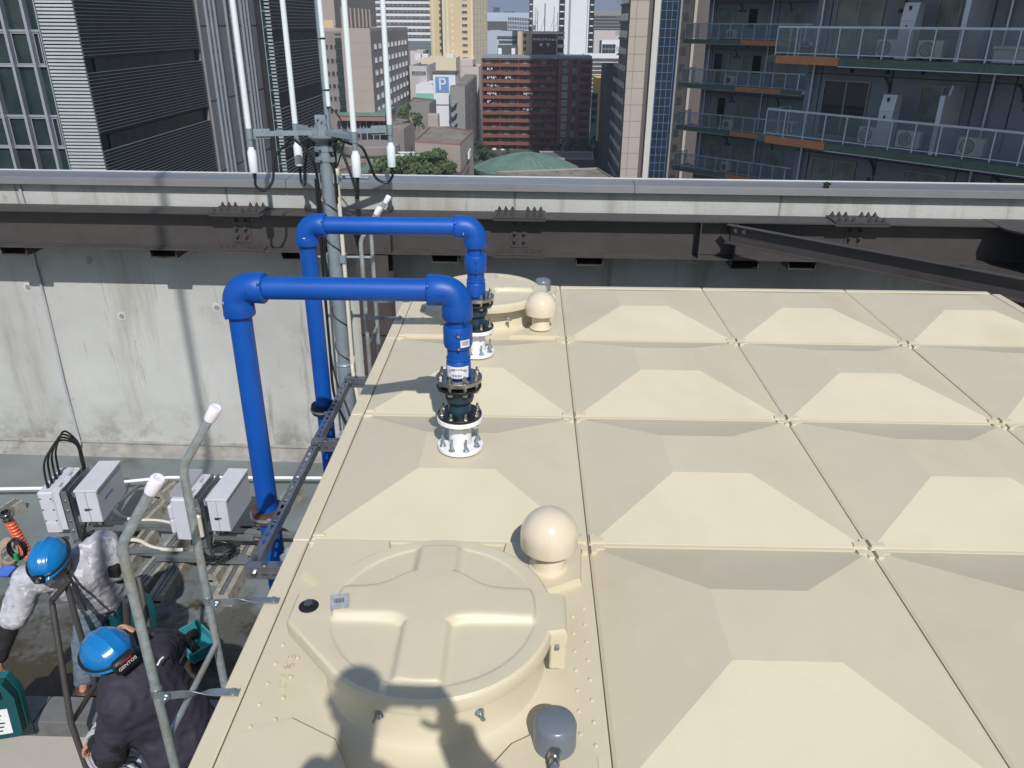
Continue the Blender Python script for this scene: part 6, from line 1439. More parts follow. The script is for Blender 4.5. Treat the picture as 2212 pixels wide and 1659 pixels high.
# white pergola
pg = thing('pergola', 'white painted pergola frame above the terrace shrubs', 'pergola', gp(890, 335, -28)+(-31,))
for v in (329, 335, 342): p_, q_ = on(848, v, 2, -28), on(932, v+1, 2, -28); b = MB(); b.bar(p_, q_, .35, .35); b.build('beam', m_whiteb, pg)
for u in (850, 870, 893, 915, 931): p_, q_ = on(u-4, 344, 2, -28.4), on(u, 328, 2, -28.4); b = MB(); b.bar(p_, q_, .3, .3); b.bar(p_, p_+V((0, 0, -3)), .3, .3, (0, 1, 0)); b.build('post', m_whiteb, pg)
for i, (u, v, h, r, kd, lab) in enumerate(((862, 375, 6, 3.6, 0, 'broad shrub at the left end of the terrace garden'), (885, 378, 7, 4.0, 0, 'yellowish tree in the terrace garden'), (905, 374, 7.5, 4.2, 0, 'round tree in the middle of the terrace garden'), (925, 372, 8, 3.8, 0, 'taller tree under the pergola end'), (945, 366, 8, 3.6, 0, 'tree beside the pergola'), (962, 360, 8.5, 3.2, 0, 'leafy tree right of the pergola'),
        (980, 345, 10, 2.8, 1, 'pointed conifer at the right end of the terrace garden'), (968, 372, 5, 3.2, 0, 'low shrub against the podium wall'), (895, 388, 5, 4, 0, 'front shrub spilling over the garden wall'), (934, 385, 5, 4, 0, 'dark shrub at the garden wall'))):
    q = on(u, v, 2, -31); tree(q.x, q.y, q.z-.3, h*.60, r*.70, lab, kd, n=700)
for (u, v, z, h, r, lab) in ((868, 255, -25, 6, 2.2, 'small conifer on the terrace block corner'), (883, 258, -24, 9, 2.6, 'conifer beside the plant block'), (898, 278, -25, 8, 2.4, 'narrow conifer on the terrace edge'), (905, 282, -25, 8.5, 2.4, 'bushy conifer right of the narrow one'), (908, 268, -25, 5, 2, 'little shrub above the conifers')):
    q = on(u, v, 2, z); tree(q.x, q.y, q.z-.3, h*.62, r*.62, lab, 1, n=420)
for (u, v, lab) in ((728, 328, 'shrub on the roof garden behind the mast'), (742, 326, 'second shrub on the roof garden right of the mast'), (757, 322, 'third shrub on the roof garden near the nearest whip'), (836, 374, 'low bush near the distant walker')):
    q = on(u, v, 2, -29); tree(q.x, q.y, q.z-.5, 3.5, 3.2, lab, 0, n=300)
# tiny walker in the court
q = on(826, 374, 2, -31); wt = thing('person', 'distant person in a white shirt standing in the podium court', 'person', (q.x, q.y, -31)); o_ = V((q.x, q.y, -31))
J_ = {'p': (*(o_+V((0, 0, .95))), (.15, .11)), 'c': (*(o_+V((0, 0, 1.35))), (.17, .12)), 'n': (*(o_+V((0, 0, 1.52))), .06), 'h': (*(o_+V((0, 0, 1.68))), .10)}; E_ = [('p', 'c'), ('c', 'n'), ('n', 'h')]
for s_ in (-1, 1):
    J_['k%d' % s_] = (*(o_+V((.11*s_, 0, .5))), .07); J_['a%d' % s_] = (*(o_+V((.12*s_, .05*s_, .08))), .05); J_['s%d' % s_] = (*(o_+V((.21*s_, 0, 1.40))), .06); J_['e%d' % s_] = (*(o_+V((.27*s_, .02, 1.12))), .045); J_['w%d' % s_] = (*(o_+V((.26*s_, -.06, .88))), .035)
    E_ += [('p', 'k%d' % s_), ('k%d' % s_, 'a%d' % s_), ('c', 's%d' % s_), ('s%d' % s_, 'e%d' % s_), ('e%d' % s_, 'w%d' % s_)]
skin('body', J_, E_, m_bcloth, wt, 1); J_ = {'p': (*(o_+V((0, 0, 1.0))), (.17, .13)), 'c': (*(o_+V((0, 0, 1.4))), (.20, .14))}; skin('shirt', J_, [('p', 'c')], m_whiteb, wt, 1)
# parking building with a big P
Yp = 285.0
pk = thing('parking_building', 'white parking building with mint stripe and a big blue P sign', 'building', (X(940, Yp), Yp+10, GZ))
zt0 = pz(184, Yp, 935); xp0, xp1 = X(898, Yp, 190), X(974, Yp, 190)
b = MB(); b.box(xp0, xp1, Yp, Yp+24, GZ, zt0); b.build('wall', m_whiteb, pk)
b = MB(); b.box(xp0-.02, xp1+.02, Yp-.12, Yp-.001, pz(219, Yp, 935), pz(201.5, Yp, 935)); b.build('stripe', m_grn, pk)
xq0, xq1 = X(936, Yp, 180), X(984, Yp, 180); ztp = pz(160, Yp, 955)
b = MB(); b.box(xq0, xq1, Yp-.4, Yp+12, zt0-6.2, ztp); b.build('lift_tower', m_whiteb, pk)
b = MB(); b.box(xq0-.2, xq1+.2, Yp-.6, Yp+12.2, ztp+.01, ztp+.5); b.build('tower_cap', m_dkgrey, pk)
xs0, xs1 = X(940.5, Yp-.5, 180), X(969.5, Yp-.5, 180); zs0, zs1 = pz(199.5, Yp-.5, 955), pz(166, Yp-.5, 955)
b = MB(); b.box(xs0, xs1, Yp-.55, Yp-.41, zs0, zs1); sg_ = b.build('sign_panel', m_pblue, pk)
text(sg_, 'P', frame(((xs0+xs1)/2, Yp-.60, (zs0+zs1)/2), (1, 0, 0), (0, 0, 1)), (zs1-zs0)*1.10, m_whiteb, depth=.04)
# grey building with outside stair, right of the parking building
Yg = Yp-4; xg0, xg1 = X(972, Yg, 190), X(1004, Yg, 190)
gb = thing('grey_stair_building', 'grey building with zigzag outside stair beside the parking building', 'building', ((xg0+xg1)/2, Yg+15, GZ)); zg = pz(187, Yg, 980)
b = MB(); b.box(xg0, xg1, Yg, Yg+66, GZ, zg); b.build('wall', m_gpan if False else mat('mid_grey_wall', (.24, .235, .235), .8, var=.05), gb)
b = MB(); b.box(xg0+.3, xg1-.3, Yg+.3, Yg+65.7, zg+.001, zg+.3); b.build('roof', m_roofc, gb)
for k in range(5):
    z = pz(222, Yg, 980)-3.25*k
    b = MB(); b.box(xg0+.4, xg1-2.6, Yg-2.4, Yg-.01, z, z+.25); b.build('landing', m_mull, gb)
    b = MB(); b.bar((xg0+.6, Yg-1.2, z-1.6), (xg1-3, Yg-1.2, z), 2.0, .25); b.bar((xg0+.6, Yg-2.3, z-.9), (xg1-3, Yg-2.3, z+.7), .1, 1.0); b.build('stair_flight', m_mull, gb)
for i in range(8):
    for k in range(6): win(gb, xg1+.01, Yg+4+i*7.6, zg-4-3.6*k, 1.6, 1.9, R90, m_roofd, m_glass, 0)
# pale low buildings between the offices and the cream tower
bld('low_building', 'pale cream low building with rooftop units behind the parking building', X(904, 330, 130), X(985, 330, 130), 330, 350, pz(128, 330, 930), m_creaml, group='low pale buildings in the middle distance')
t = bld('low_building', 'pale pink stepped building between the parking sign and the red apartments', X(947, 352, 140), X(1034, 352, 140), 352, 375, pz(147, 352, 1000), m_pinkb, group='low pale buildings in the middle distance')
b = MB(); b.box(X(947, 354, 130), X(1021, 354, 130), 354, 374, pz(147, 352, 1000)+.61, pz(129, 354, 985)); b.build('upper_storey', m_pinkb, t)
t = bld('low_building', 'grey white office with a strip of windows beside the taupe building', X(885, 300, 160), X(922, 300, 160), 300, 340, pz(146, 300, 905), mat('grey_white_wall', (.44, .43, .42), .8), group='low pale buildings in the middle distance')
for i in range(7): win(t, X(893+4*i, 299.8, 160), 299.99, pz(163, 300, 905), 1.1, 1.5, 0, m_whiteb, m_glass, 0)
bld('low_building', 'small pale pink block with a blue sign near the striped building', X(886, 380, 120), X(914, 380, 120), 380, 400, pz(113, 380, 900), m_pinkb, group='low pale buildings in the middle distance')
for (u, v, lab) in ((905, 123, 'white air handling unit on the cream roof, left'), (918, 122, 'white air handling unit on the cream roof, right'), (973, 127, 'railed plant on the pink roof')):
    q = on(u, v, 1, 335); b = MB(); b.bev(q.x-1.5, q.x+1.5, 333, 337, pz(130, 333, 930), pz(130, 333, 930)+2.2, .1); b.build('roof_unit', m_whiteb, label=lab, cat='roof unit', group='rooftop units on the low buildings')
# striped white building at the back left
Ys = 520.0; xs0, xs1 = X(800, Ys, 50), X(932, Ys, 50)
sb_ = thing('striped_building', 'long white building with dark brown window stripes behind the whip antennas', 'building', ((xs0+xs1)/2, Ys+20, GZ))
b = MB(); b.box(xs0, xs1, Ys, Ys+40, pz(88, Ys, 870), pz(-40, Ys, 870)); b.build('wall', m_whiteb, sb_)
for k in range(12):
    v = 75.5-13.4*k; zz = pz(v, Ys, 870); b = MB(); b.box(xs0+.2, xs1-.2, Ys-.3, Ys-.001, zz-1.6, zz+.1); bb = b.build('window_band', m_band, sb_)
    for i in range(14): b = MB(); x = xs0+(xs1-xs0)*(i+.3)/14; b.box(x, x+1.2, Ys-.4, Ys-.301, zz-1.1, zz-.4); b.build('pane', m_gcur, bb)
for i, u in enumerate((884, 895, 905, 917, 928)):
    q = on(u, 118, 1, 430); tree(q.x, q.y, GZ, 26, 9, ('far street tree below the striped building, leftmost', 'second far street tree below the striped building', 'third far street tree below the striped building', 'fourth far street tree below the striped building', 'far street tree beside the cream tower')[i], 2, n=420)
# cream tower
Yc = 370.0
ct = thing('cream_tower', 'tall cream hotel tower with white framed windows in vertical rows', 'tower', (X(990, Yc, 60), Yc+20, GZ))
xc0, xc1, xc2 = X(958, Yc, 60), X(1020, Yc, 60), X(1052, Yc+22, 60)
b = MB(); b.box(xc0, xc1, Yc, Yc+36, GZ, 60); b.build('wall', m_creamb, ct)
xcl = X(930, Yc+6, 60); b = MB(); b.box(xcl, xc0-.01, Yc+6, Yc+36, GZ, 60); b.build('set_back_wall', m_creamb, ct)
b = MB(); 
for u in (932, 958.5, 966, 1019): x = X(u, Yc-.3, 60); b.box(x-.5, x+.5, Yc-.35 if u > 950 else Yc+5.6, Yc-.001 if u > 950 else Yc+5.99, GZ, 60); 
b.build('pilasters', m_creaml, ct, kind='stuff')
b = MB(); b.prism([(xc1+.01, Yc+2), (xc2, Yc+26), (xc2-8, Yc+30), (xc1+.01, Yc+30)], GZ, 59.9); b.build('angled_wing', m_creaml, ct)
dw = V((xc2-xc1, 24, 0)); an = math.atan2(dw.y, dw.x)
for k in range(-4, 12):
    z = pz(11.5+14.6*(8-k) if False else 125-14.3*(k+0), Yc, 1005)
    win(ct, X(1004, Yc-.02, 60), Yc-.02, z-.9, 2.5, 1.35, 0, m_paper, m_glass, 3)
    win(ct, X(951, Yc+5.98, 60), Yc+5.98, z-.9, 1.0, 1.6, 0, m_whiteb, m_glass, 1)
    b = MB(); x = X(977.5, Yc-.02, 60); b.box(x-.5, x+.5, Yc-.03, Yc-.001, z-.6, z+.6); b.build('blind_niche', m_creaml, ct)
    for i in range(5):
        for dz in (0,):
            p = V((xc1, Yc+2, 0))+dw*((i+.5)/5); nn_ = V((dw.y, -dw.x, 0)).normalized()
            win(ct, p.x+nn_.x*.05, p.y+nn_.y*.05, z-1.0, 1.3, 1.7, an, m_creamb, m_band, 1)
# far pale blue building and roofs in the haze
bl = bld('pale_blue_building', 'pale blue office with vertical windows far behind the cream tower', X(1052, 640, 40), X(1150, 640, 40), 640, 690, pz(29, 640, 1100), m_blueb, roof=m_dkgrey)
for i in range(14):
    for k in range(4): b = MB(); x = X(1099+3.6*i, 639.9, 40); b.box(x-.35, x+.35, 639.7, 639.99, pz(43+9*k+(i*.2), 640, 1120), pz(37+9*k+(i*.2), 640, 1120)); b.build('window', m_glass, bl)
b = MB(); b.box(X(1052, 636, 40), X(1096, 636, 40), 634, 639.6, pz(68, 636, 1070), pz(46, 636, 1070)); b.build('louvre_wing', m_dkgrey, bl)
b = MB(); b.box(X(1066, 650, 20), X(1078, 650, 20), 648, 660, pz(29, 640, 1100), pz(16, 650, 1070)); b.box(X(1090, 650, 20), X(1112, 650, 20), 648, 665, pz(29, 640, 1100), pz(25, 650, 1100)); b.build('roof_plant', m_dkgrey, bl)
lb_ = bld('louvred_office', 'pale blue grey office with dark horizontal strips behind the red apartments', X(1052, 470, 80), X(1130, 470, 80), 470, 510, pz(69, 470, 1090), m_blueb)
for k in range(5): b = MB(); b.box(X(1074+4*k % 9, 469.8, 80), X(1122, 469.8, 80), 469.6, 469.99, pz(83+9.5*k, 470, 1090), pz(78+9.5*k, 470, 1090)); b.build('window_band', m_dkgrey, lb_)
# white twin towers with dark window columns
wtw = thing('white_tower', 'white high rise with dark window columns left of the tan tower', 'tower', (X(1210, 430, 60), 450, GZ)); Yw = 430.0
b = MB(); b.box(X(1151, Yw, 60), X(1267, Yw, 60), Yw, Yw+50, GZ, 70); b.build('wall', m_whiteb, wtw)
for (u0, u1) in ((1142.5, 1151), (1207, 1219), (1272, 1282)):
    x0, x1 = X(u0, Yw, 60), X(u1, Yw, 60); b = MB(); b.box(x0, x1, Yw-.4, Yw+20, GZ, 70) if u0 != 1207 else b.box(x0, x1, Yw-.4, Yw-.001, GZ, 70); b.build('window_column', m_glass, wtw)
    for k in range(36): z = pz(160, Yw, 1200)+3.2*k*.62*1.6; b = MB(); b.box(x0+.3, x1-.3, Yw-.62, Yw-.401, z, z+.55); b.build('balcony_bar', m_whiteb, wtw)
b = MB(); x = X(1228, Yw, 60); b.box(x, x+.9, Yw-.5, Yw-.001, GZ, 70); b.build('shadow_fin', m_mull, wtw)
b = MB(); b.box(X(1268, Yw, 60), X(1272, Yw, 60)-.01, Yw+.2, Yw+40, GZ, 69); b.build('side_wall', m_whiteb, wtw)
# red-brown apartment building
Yr = 322.0; xr0, xr1, xr2 = X(1040, Yr, 200), X(1197, Yr, 200), X(1277, Yr, 200)
zt_r = pz(126, Yr, 1120); zb_r = pz(329.5, Yr, 1120); NF = 12; fh = (zt_r-zb_r)/NF
ra = thing('red_apartment_building', 'red brown tiled apartment building with rows of balconies, twelve storeys high', 'apartment block', ((xr0+xr1)/2, Yr+10, GZ))
b = MB(); b.box(xr0+.4, xr1, Yr+1.6, Yr+18, GZ, zt_r); b.build('wall', m_redt, ra)
b = MB(); b.box(xr0+.1, xr2-.2, Yr+.3, Yr+18.2, zt_r+.01, zt_r+.9); b.build('roof_slab', mat('blue_grey_roof_edge', (.22, .26, .30), .6), ra)
Wd = xr1-xr0
for k in range(NF):
    z = zt_r-fh*(k+1)
    top = k == 0
    if not top:
        b = MB(); b.box(xr0, xr1-.5, Yr, Yr+1.59, z-.12, z+.10); b.box(xr0, xr1-.5, Yr, Yr+.18, z+.101, z+fh*.36)
        for i in range(4): x = xr0+Wd*(.235+.25*i)-.9; b.box(x, x+2.0, Yr-.28, Yr-.001, z-.05, z+fh*.47)
        b.build('balcony', m_redt, ra)
    else:
        b = MB(); b.box(xr0+.8, xr1-.3, Yr+.5, Yr+1.58, z+fh*.80, z+fh*.999); b.box(xr0, xr1-.4, Yr+.2, Yr+1.58, z-.1, z+fh*.30); b.build('upper_band', m_redd if False else m_redt, ra)
    for i in range(4):
        b = MB(); x = xr0+Wd*(.25*i); b.box(x+.02, x+.32, Yr+.25, Yr+1.59, z+.102, z+fh-.13); b.build('party_wall', m_redt, ra)
        for j, f_ in enumerate((.07, .155)):
            win(ra, xr0+Wd*(.25*i+f_)+.7, Yr+1.59, z+.15, 1.75, fh*.72, 0, m_gcur, m_glass if (k*7+i*3+j) % 3 else m_gcur, 1)
        if k % 2 == 0 or i < 2:
            b = MB(); x = xr0+Wd*(.25*i+.03+.02*(k % 3)); b.bev(x, x+.9, Yr+.9, Yr+1.3, z+.11, z+.8, .03); b.build('air_conditioner', m_acw, ra)
for (k, i, n_, c) in ((2, 0, 5, 0), (3, 0, 6, 1), (4, 0, 5, 2), (5, 0, 2, 0), (6, 2, 5, 1), (4, 2, 5, 2), (2, 1, 3, 0), (1, 0, 3, 1)):
    z = zt_r-fh*(k+1)
    for j in range(n_):
        x = xr0+Wd*(.25*i+.08)+j*.75; b = MB(); h_ = .7+.5*((j*7+k) % 3)/2; b.solid([(x, Yr+.7, z+fh*.86-h_), (x+.5, Yr+.7, z+fh*.86-h_-.05), (x+.46, Yr+.68, z+fh*.86), (x+.04, Yr+.68, z+fh*.86)], (0, .04, 0)); b.build('hung_laundry', (m_paper, m_pblue, m_whiteb)[c if j % 2 else 0], ra)
# right wing of the red building
rw = thing('red_apartment_wing', 'right wing of the red brown apartments with small framed windows in shade', 'apartment block', ((xr1+xr2)/2, Yr+8, GZ))
b = MB(); b.box(xr1+1.4, xr2, Yr-.6, Yr+18, GZ, zt_r); b.build('wall', m_redt, rw)
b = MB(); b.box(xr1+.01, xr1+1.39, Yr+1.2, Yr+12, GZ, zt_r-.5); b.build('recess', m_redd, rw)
for k in range(NF+1):
    z = zt_r-fh*(k+1); w2 = xr2-xr1-1.4; x0 = xr1+1.4
    win(rw, x0+w2*.20, Yr-.61, z+.5, 2.0, 2.0, 0, m_paper if k > 1 else m_redd, m_gcur, 1); win(rw, x0+w2*.48, Yr-.61, z+.3, 1.7, 2.2, 0, m_roofd, m_gcur if k % 2 else m_glass, 1)
    b = MB(); b.box(x0+w2*.66, x0+w2*.95, Yr-.75, Yr-.601, z+.2, z+fh*.75); b.build('dark_opening', m_glass, rw)
    b = MB(); b.box(x0+w2*.64, x0+w2*.97, Yr-1.3, Yr-.76, z+.0, z+.9); b.build('balcony', m_redt, rw)
    b = MB(); b.box(xr1+.1, xr1+1.3, Yr+.9, Yr+1.19, z, z+.9); b.build('stair_landing', m_dkgrey, rw)
# ground-floor clutter in front of the red building
for i, (u, v, lab) in enumerate(((1053, 327, 'white outdoor unit at the foot of the red apartments'), (1068, 324, 'white cabinet at the foot of the red apartments'), (1086, 326, 'pale tank at the foot of the red apartments'))):
    q = on(u, v, 1, Yr-3); b = MB(); b.bev(q.x-.7, q.x+.7, Yr-4, Yr-3, q.z-1.6, q.z+.8, .05); b.build('outdoor_unit', m_paper, label=lab, cat='outdoor unit', group='outdoor units in front of the red apartments')
b = MB(); b.box(xr0-1, xr1+3, Yr-6, Yr-5.7, GZ, pz(325, Yr-6, 1120)); b.build('garden_wall', m_dkgrey, label='low dark wall and hedge line before the red apartments', cat='wall')
# sign tower behind the red building
Yn = Yr+14; xn0, xn1, xn2, xn3 = X(1118, Yn, 100), X(1149.5, Yn, 100), X(1203, Yn, 100), X(1219, Yn, 100); zn = pz(68, Yn, 1180)
sn = thing('sign_tower', 'cream stair tower with a maroon sign wall lettered in white Japanese', 'building', ((xn0+xn2)/2, Yn+5, GZ))
b = MB(); b.box(xn0, xn2-1, Yn, Yn+12, GZ, zn); b.build('wall', m_creamb if False else mat('beige_tower_wall', (.50, .40, .27), .8), sn)
zs0, zs1 = pz(125, Yn-.4, 1176), pz(73.5, Yn-.4, 1176)
b = MB(); b.box(xn1, xn2-.1, Yn-.6, Yn-.01, zs0, zs1); sgn = b.build('sign_wall', m_redd, sn)
cx_ = (xn1+xn2)/2; text(sgn, 'ライオンズマンション', frame((cx_, Yn-.66, pz(85.5, Yn, 1176)), (1, 0, 0), (0, 0, 1)), (xn2-xn1)*.094, m_paper, depth=.05, bold=.05); text(sgn, '中　央', frame((cx_, Yn-.66, pz(97.5, Yn, 1176)), (1, 0, 0), (0, 0, 1)), (xn2-xn1)*.14, m_paper, depth=.05, bold=.06)
b = MB(); b.box(xn1-.5, xn3, Yn-.8, Yn+8, zs1+.01, zs1+.9); b.build('cornice', m_creaml, sn)
for k in range(5): z = zn-1.6-3*k; b = MB(); b.box(xn2+.01, xn3, Yn+.2, Yn+8, z-1.2, z); b.build('side_balcony', m_creaml, sn)
for k in range(5): z = zn-1.6-3*k; b = MB(); b.box(xn2+.01, xn3-.5, Yn+.6, Yn+8, z+.001, z+1.79); b.build('dark_gap', m_glass, sn)
for k in range(3): win(sn, X(1133, Yn, 100), Yn-.01, pz(81+14.5*k, Yn, 1133), 1.4, 1.5, 0, m_creaml, m_glass, 1)
for i, (u, h) in enumerate(((1157, 7.5), (1161, 6.5), (1176.5, 9), (1196, 8), (1204, 6))):
    x = X(u, Yn+3, 60); t = thing('rooftop_antenna', ('leftmost', 'second', 'middle thick', 'fourth', 'rightmost')[i]+' antenna mast on the sign tower roof', 'antenna', (x, Yn+3, zn), 0, 'antenna masts on the sign tower'); b = MB(); b.cyl((x, Yn+3, zn), (x, Yn+3, zn+h+1), .22 if i == 2 else .12, n=8); b.build('mast', m_whiteb, t)
    b = MB(); b.cyl((x-1.6, Yn+3, zn), (x, Yn+3, zn+h*.6), .06, n=6); b.build('stay', m_mull, t)
b = MB(); x = X(1153, Yn+1, 60); b.lathe([(.9, 0), (.7, .15), (.0001, .3)], (x, Yn+1, zn+1.4), (0, -1, .2), 18); b.build('satellite_dish', m_whiteb, label='white satellite dish on the sign tower roof', cat='satellite dish')
t = bld('glazed_roof_house', 'small roof house with dark glazing and white frames left of the sign tower', X(1075, Yr+12, 115), X(1119, Yr+12, 115), Yr+12, Yr+22, pz(102, Yr+12, 1095), m_dkgrey, zb=zt_r+.95)
for u in (1076, 1105): b = MB(); x = X(u, Yr+12, 115); b.box(x, x+1.4, Yr+11.8, Yr+11.99, zt_r+1, pz(104, Yr+12, 1095)); b.build('white_frame', m_whiteb, t)
# green copper dome and low roofs before the red building
Yd = 242.0; xd = X(1137, Yd, 355); rx = (X(1250, Yd, 355)-X(1024, Yd, 355))/2
dm = thing('copper_dome', 'shallow verdigris dome roof in front of the red apartments', 'dome', (xd, Yd, GZ))
zb_ = pz(361, Yd, 1137); zt_ = pz(329, Yd, 1137); dz_ = zt_-zb_
PR = [(1.0, 0), (.93, .10), (.75, .36), (.55, .60), (.35, .80), (.18, .93), (.07, .98), (.001, 1.0)]
b = MB(); b.lathe([(rx, zb_-1.0)]+[(rx*r_, zb_+dz_*h_) for r_, h_ in PR], (xd, Yd, 0), n=72); b.build('copper_roof', m_copper, dm, ang=10)
b = MB(); b.lathe([(rx*.93, GZ), (rx*.93, zb_-1.01)], (xd, Yd, 0), n=60); b.build('drum', m_redd, dm)
for k in range(36):
    a = 2*math.pi*k/36; c = V((xd, Yd, 0)); pts = [c+V((r_*rx*math.cos(a), r_*rx*math.sin(a), zb_+dz_*h_+.04)) for r_, h_ in PR[1:7]]
    b = MB(); b.tube(pts, .11, 4); b.build('seam_rib', m_copper, dm)
t = block('flat_roof_building', 'low building with long stained roof right of the dome', [gp(1072, 372, -36), gp(1190, 395, -36), gp(1340, 395, -36), gp(1290, 364, -36)], GZ, -36, m_taupe, roof=m_roofc, trim=m_taupel)
t = block('grey_roof_building', 'slate grey pitched roof behind the dome', [gp(1170, 346, -40), gp(1282, 347, -40), gp(1280, 332, -40), gp(1165, 331, -40)], GZ, -39.5, m_dkgrey, roof=mat('slate_roof', (.11, .115, .12), .8, var=.1), trim=m_taupel)
b = MB(); b.prism([gp(1013, 371, -40), gp(1036, 390, -40), gp(1050, 352, -40), gp(1038, 345, -40)], -41, -40); b.build('green_verge', m_leaf, label='strip of green planting beside the podium wall', cat='planting')
for i, (u, v, h, r, lab) in enumerate(((1030, 350, 9, 4, 'street tree between podium and red apartments, left'), (1046, 342, 8, 4, 'street tree at the left foot of the red apartments'), (1062, 340, 6, 3, 'small tree before the red apartments'), (1100, 334, 5, 3, 'low tree behind the dome top'), (1212, 336, 9, 4.5, 'dark street tree right of the dome'), (1230, 338, 9, 5, 'second dark street tree right of the dome'), (1252, 338, 10, 5, 'third dark street tree right of the dome'), (1275, 340, 10, 5, 'dark street tree before the right wing'), (1300, 352, 12, 6, 'big dark tree by the road'), (1312, 345, 12, 6, 'dark tree under the grey tower'))):
    q = on(u, v, 2, GZ); tree(q.x, min(q.y, 310), GZ, h, r, lab, 2, n=420)
# buildings between the red apartments and the tan tower
t = bld('balcony_building', 'white apartment building with stepped balconies right of the red apartments', X(1264, 400, 130), X(1345, 400, 130), 400, 425, pz(122, 400, 1300), m_whiteb, group='white apartments on the right')
for k in range(12): b = MB(); z = pz(127+9*k, 400, 1300); b.box(X(1280, 399.8, 130), X(1340, 399.8, 130), 399.6, 399.99, z-.9, z+.2); b.build('dark_band', m_band, t)
t = bld('upper_white_building', 'white block with two windows above the balcony building', X(1299, 440, 110), X(1345, 440, 110), 440, 455, pz(90, 440, 1320), m_whiteb, group='white apartments on the right')
for k in range(2): win(t, X(1315, 440, 105), 439.99, pz(107+9*k, 440, 1320), 7, 2.6, 0, m_whiteb, m_glass, 3)
t = bld('stepped_office', 'grey brown stepped office far off under the sky at right', X(1281, 700, 40), X(1345, 700, 40), 700, 730, pz(24, 700, 1310), m_gpan)
for k in range(5): b = MB(); z = pz(38+7*k, 700, 1310); b.box(X(1283, 699.8, 40), X(1342, 699.8, 40), 699.5, 699.99, z, z+1.3); b.build('window_band', m_glass, t)
bld('distant_block', 'pale distant block below the stepped office', X(1283, 560, 80), X(1345, 560, 80), 560, 575, pz(68, 560, 1310), m_pinkb)
t = bld('yellow_building', 'yellow building face lit between the red wing and the grey tower', X(1285, 345, 220), X(1311, 345, 220), 345, 360, pz(172, 345, 1300), m_yell)
b = MB(); b.box(X(1277, 344, 220), X(1290, 344, 220), 341, 344.9, GZ, pz(200, 344, 1283)); b.build('teal_front', mat('teal_front', (.05, .22, .22), .6), t)
for k in range(4): b = MB(); z = pz(215+17*k, 340.9, 1283); b.box(X(1278, 340.9, 220), X(1289, 340.9, 220), 340.7, 340.99, z, z+2); b.build('window', m_glass, t)
t = bld('dark_grey_tower', 'plain dark blue grey tower between the yellow building and the tan tower', X(1307, 290, 200), X(1350, 290, 200), 290, 310, pz(146, 290, 1320), m_dkgrey)
for k in range(6): b = MB(); z = pz(165+26*k, 290, 1320); b.box(X(1307, 290, 200), X(1350, 290, 200), 289.97, 289.999, z, z+.15); b.build('joint', m_roofd, t)
# tan tower complex
Yt2 = 214.0; xa_, xb_ = X(1360, Yt2, 50), X(1400, Yt2, 50)
tt = thing('tan_tower', 'tall tan stone tower with window strips on its shaded side', 'tower', ((xa_+xb_)/2, Yt2+15, GZ))
b = MB(); b.box(xa_, xb_, Yt2, 234.5, GZ, 150); b.build('wall', m_sand, tt)
xm = xa_+(xb_-xa_)*.35
b = MB(); b.box(xm-.04, xm+.04, Yt2-.03, Yt2-.001, GZ, 40); b.build('vertical_joint', m_brst, tt)
for k in range(30):
    z = pz(41, Yt2, 1380)-4.05*(k-8); b = MB(); b.box(xa_+.01, xb_-.01, Yt2-.02, Yt2-.0005, z, z+.09); b.build('panel_joint', m_brst, tt)
b = MB(); b.box(xa_-.12, xa_-.001, Yt2+.8, 234.4, GZ, 150); b.build('brown_side', m_brst, tt)
for k in range(22):
    z = pz(28, Yt2, 1360)-4.05*(k-3); 
    b = MB(); b.box(xa_-.22, xa_-.121, Yt2+2, 234, z-1.7, z); f_ = b.build('window_strip', m_gcur, tt)
    for i in range(9): b = MB(); y = Yt2+3+i*3.4; b.box(xa_-.235, xa_-.221, y, y+1.2, z-1.5, z-.2); b.build('pane', m_paper, f_)
    b = MB(); b.box(xa_-.45, xa_-.121, Yt2+1.5, 234.3, z-2.2, z-1.71); b.build('sill_band', m_brst, tt)
b = MB(); b.box(xb_+.01, X(1411, Yt2, 50), Yt2+.6, 234.5, GZ, 150); b.build('brown_strip', m_brst, tt)
b = MB(); b.box(X(1411, Yt2, 50)+.02, X(1424, Yt2, 50), Yt2-.6, 234.5, GZ, 149); b.build('pale_strip', mat('off_white_strip', (.50, .49, .45), .7), tt)
Yg2 = 215.2
gg = thing('blue_grid_tower', 'dark glass tower with a bright blue window grid', 'tower', (X(1445, Yg2, 100), Yg2+12, GZ)); gx0, gx1, gx2 = X(1426, Yg2, 50), X(1462, Yg2, 50), X(1467, Yg2, 50)
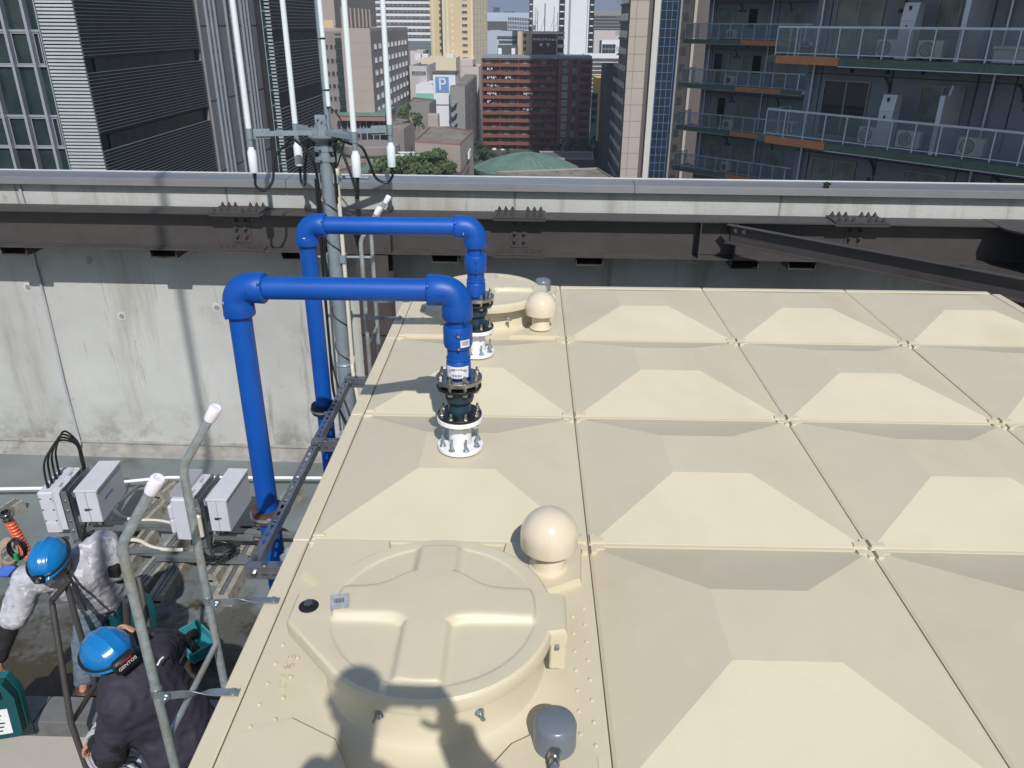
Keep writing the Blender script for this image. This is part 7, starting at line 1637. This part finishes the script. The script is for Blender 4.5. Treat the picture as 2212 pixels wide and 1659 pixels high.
b = MB(); b.box(gx0-.8, gx2, Yg2, Yg2+17, GZ, 120); b.build('wall', mat('navy_glass', (.012, .016, .026), .35, var=.4, vs_=.3, spec=.25), gg)
for i in range(4): b = MB(); x = gx0+(gx1-gx0)*i/3; b.box(x-.07, x+.07, Yg2-.16, Yg2-.001, GZ, 60); b.build('mullion', m_bluem, gg)
for k in range(44): b = MB(); z = pz(23.5, Yg2, 1445)-2.05*(k-12); b.box(gx0, gx1, Yg2-.13, Yg2-.0011, z, z+.13); b.build('transom', m_bluem, gg)
b = MB(); b.box(gx2+.01, X(1471, Yg2, 50), Yg2-.3, Yg2+17, GZ, 119); b.build('grey_pier', m_gpan, gg)
Yh = 217.0
hh = thing('brown_recessed_tower', 'brown tower with recessed dark openings behind the apartment balconies', 'tower', (X(1480, Yh, 100), Yh+10, GZ)); hx0, hx1, hx2 = X(1472, Yh, 50), X(1497, Yh, 50), X(1503, Yh, 50)
b = MB(); b.box(hx0, hx1, Yh, Yh+20, GZ, 118); b.build('wall', mat('shaded_brown_stone', (.040, .036, .035), .8, var=.1), hh)  # shade painted in: a darker copy of the brown stone
for k in range(26): b = MB(); z = pz(27, Yh, 1480)-4.0*(k-8); b.box(hx0+.4, hx0+(hx1-hx0)*.6, Yh-.05, Yh-.001, z-2, z); b.build('opening', m_black, hh)
b = MB(); b.box(hx1+.01, hx2, Yh-.5, Yh+20, GZ, 118); b.build('pale_strip', m_sand, hh)
b = MB(); b.box(hx2+.01, hx2+30, Yh+3, Yh+20, GZ, 100); b.build('rear_wall', m_brst, hh)
# ------------------------------------------------------------------ light city haze
hm = bpy.data.materials.new('haze'); hm.use_nodes = True; hn = hm.node_tree.nodes; hn.clear()
ho = hn.new('ShaderNodeOutputMaterial'); hv = hn.new('ShaderNodeVolumePrincipled'); hv.inputs['Color'].default_value = (.80, .87, .97, 1); hv.inputs['Density'].default_value = .00032; hv.inputs['Anisotropy'].default_value = .2
hm.node_tree.links.new(hv.outputs[0], ho.inputs['Volume'])
b = MB(); b.box(-3100, 3100, -650, 3700, GZ-1, 155); b.build('haze', hm, kind='stuff', smooth=False)
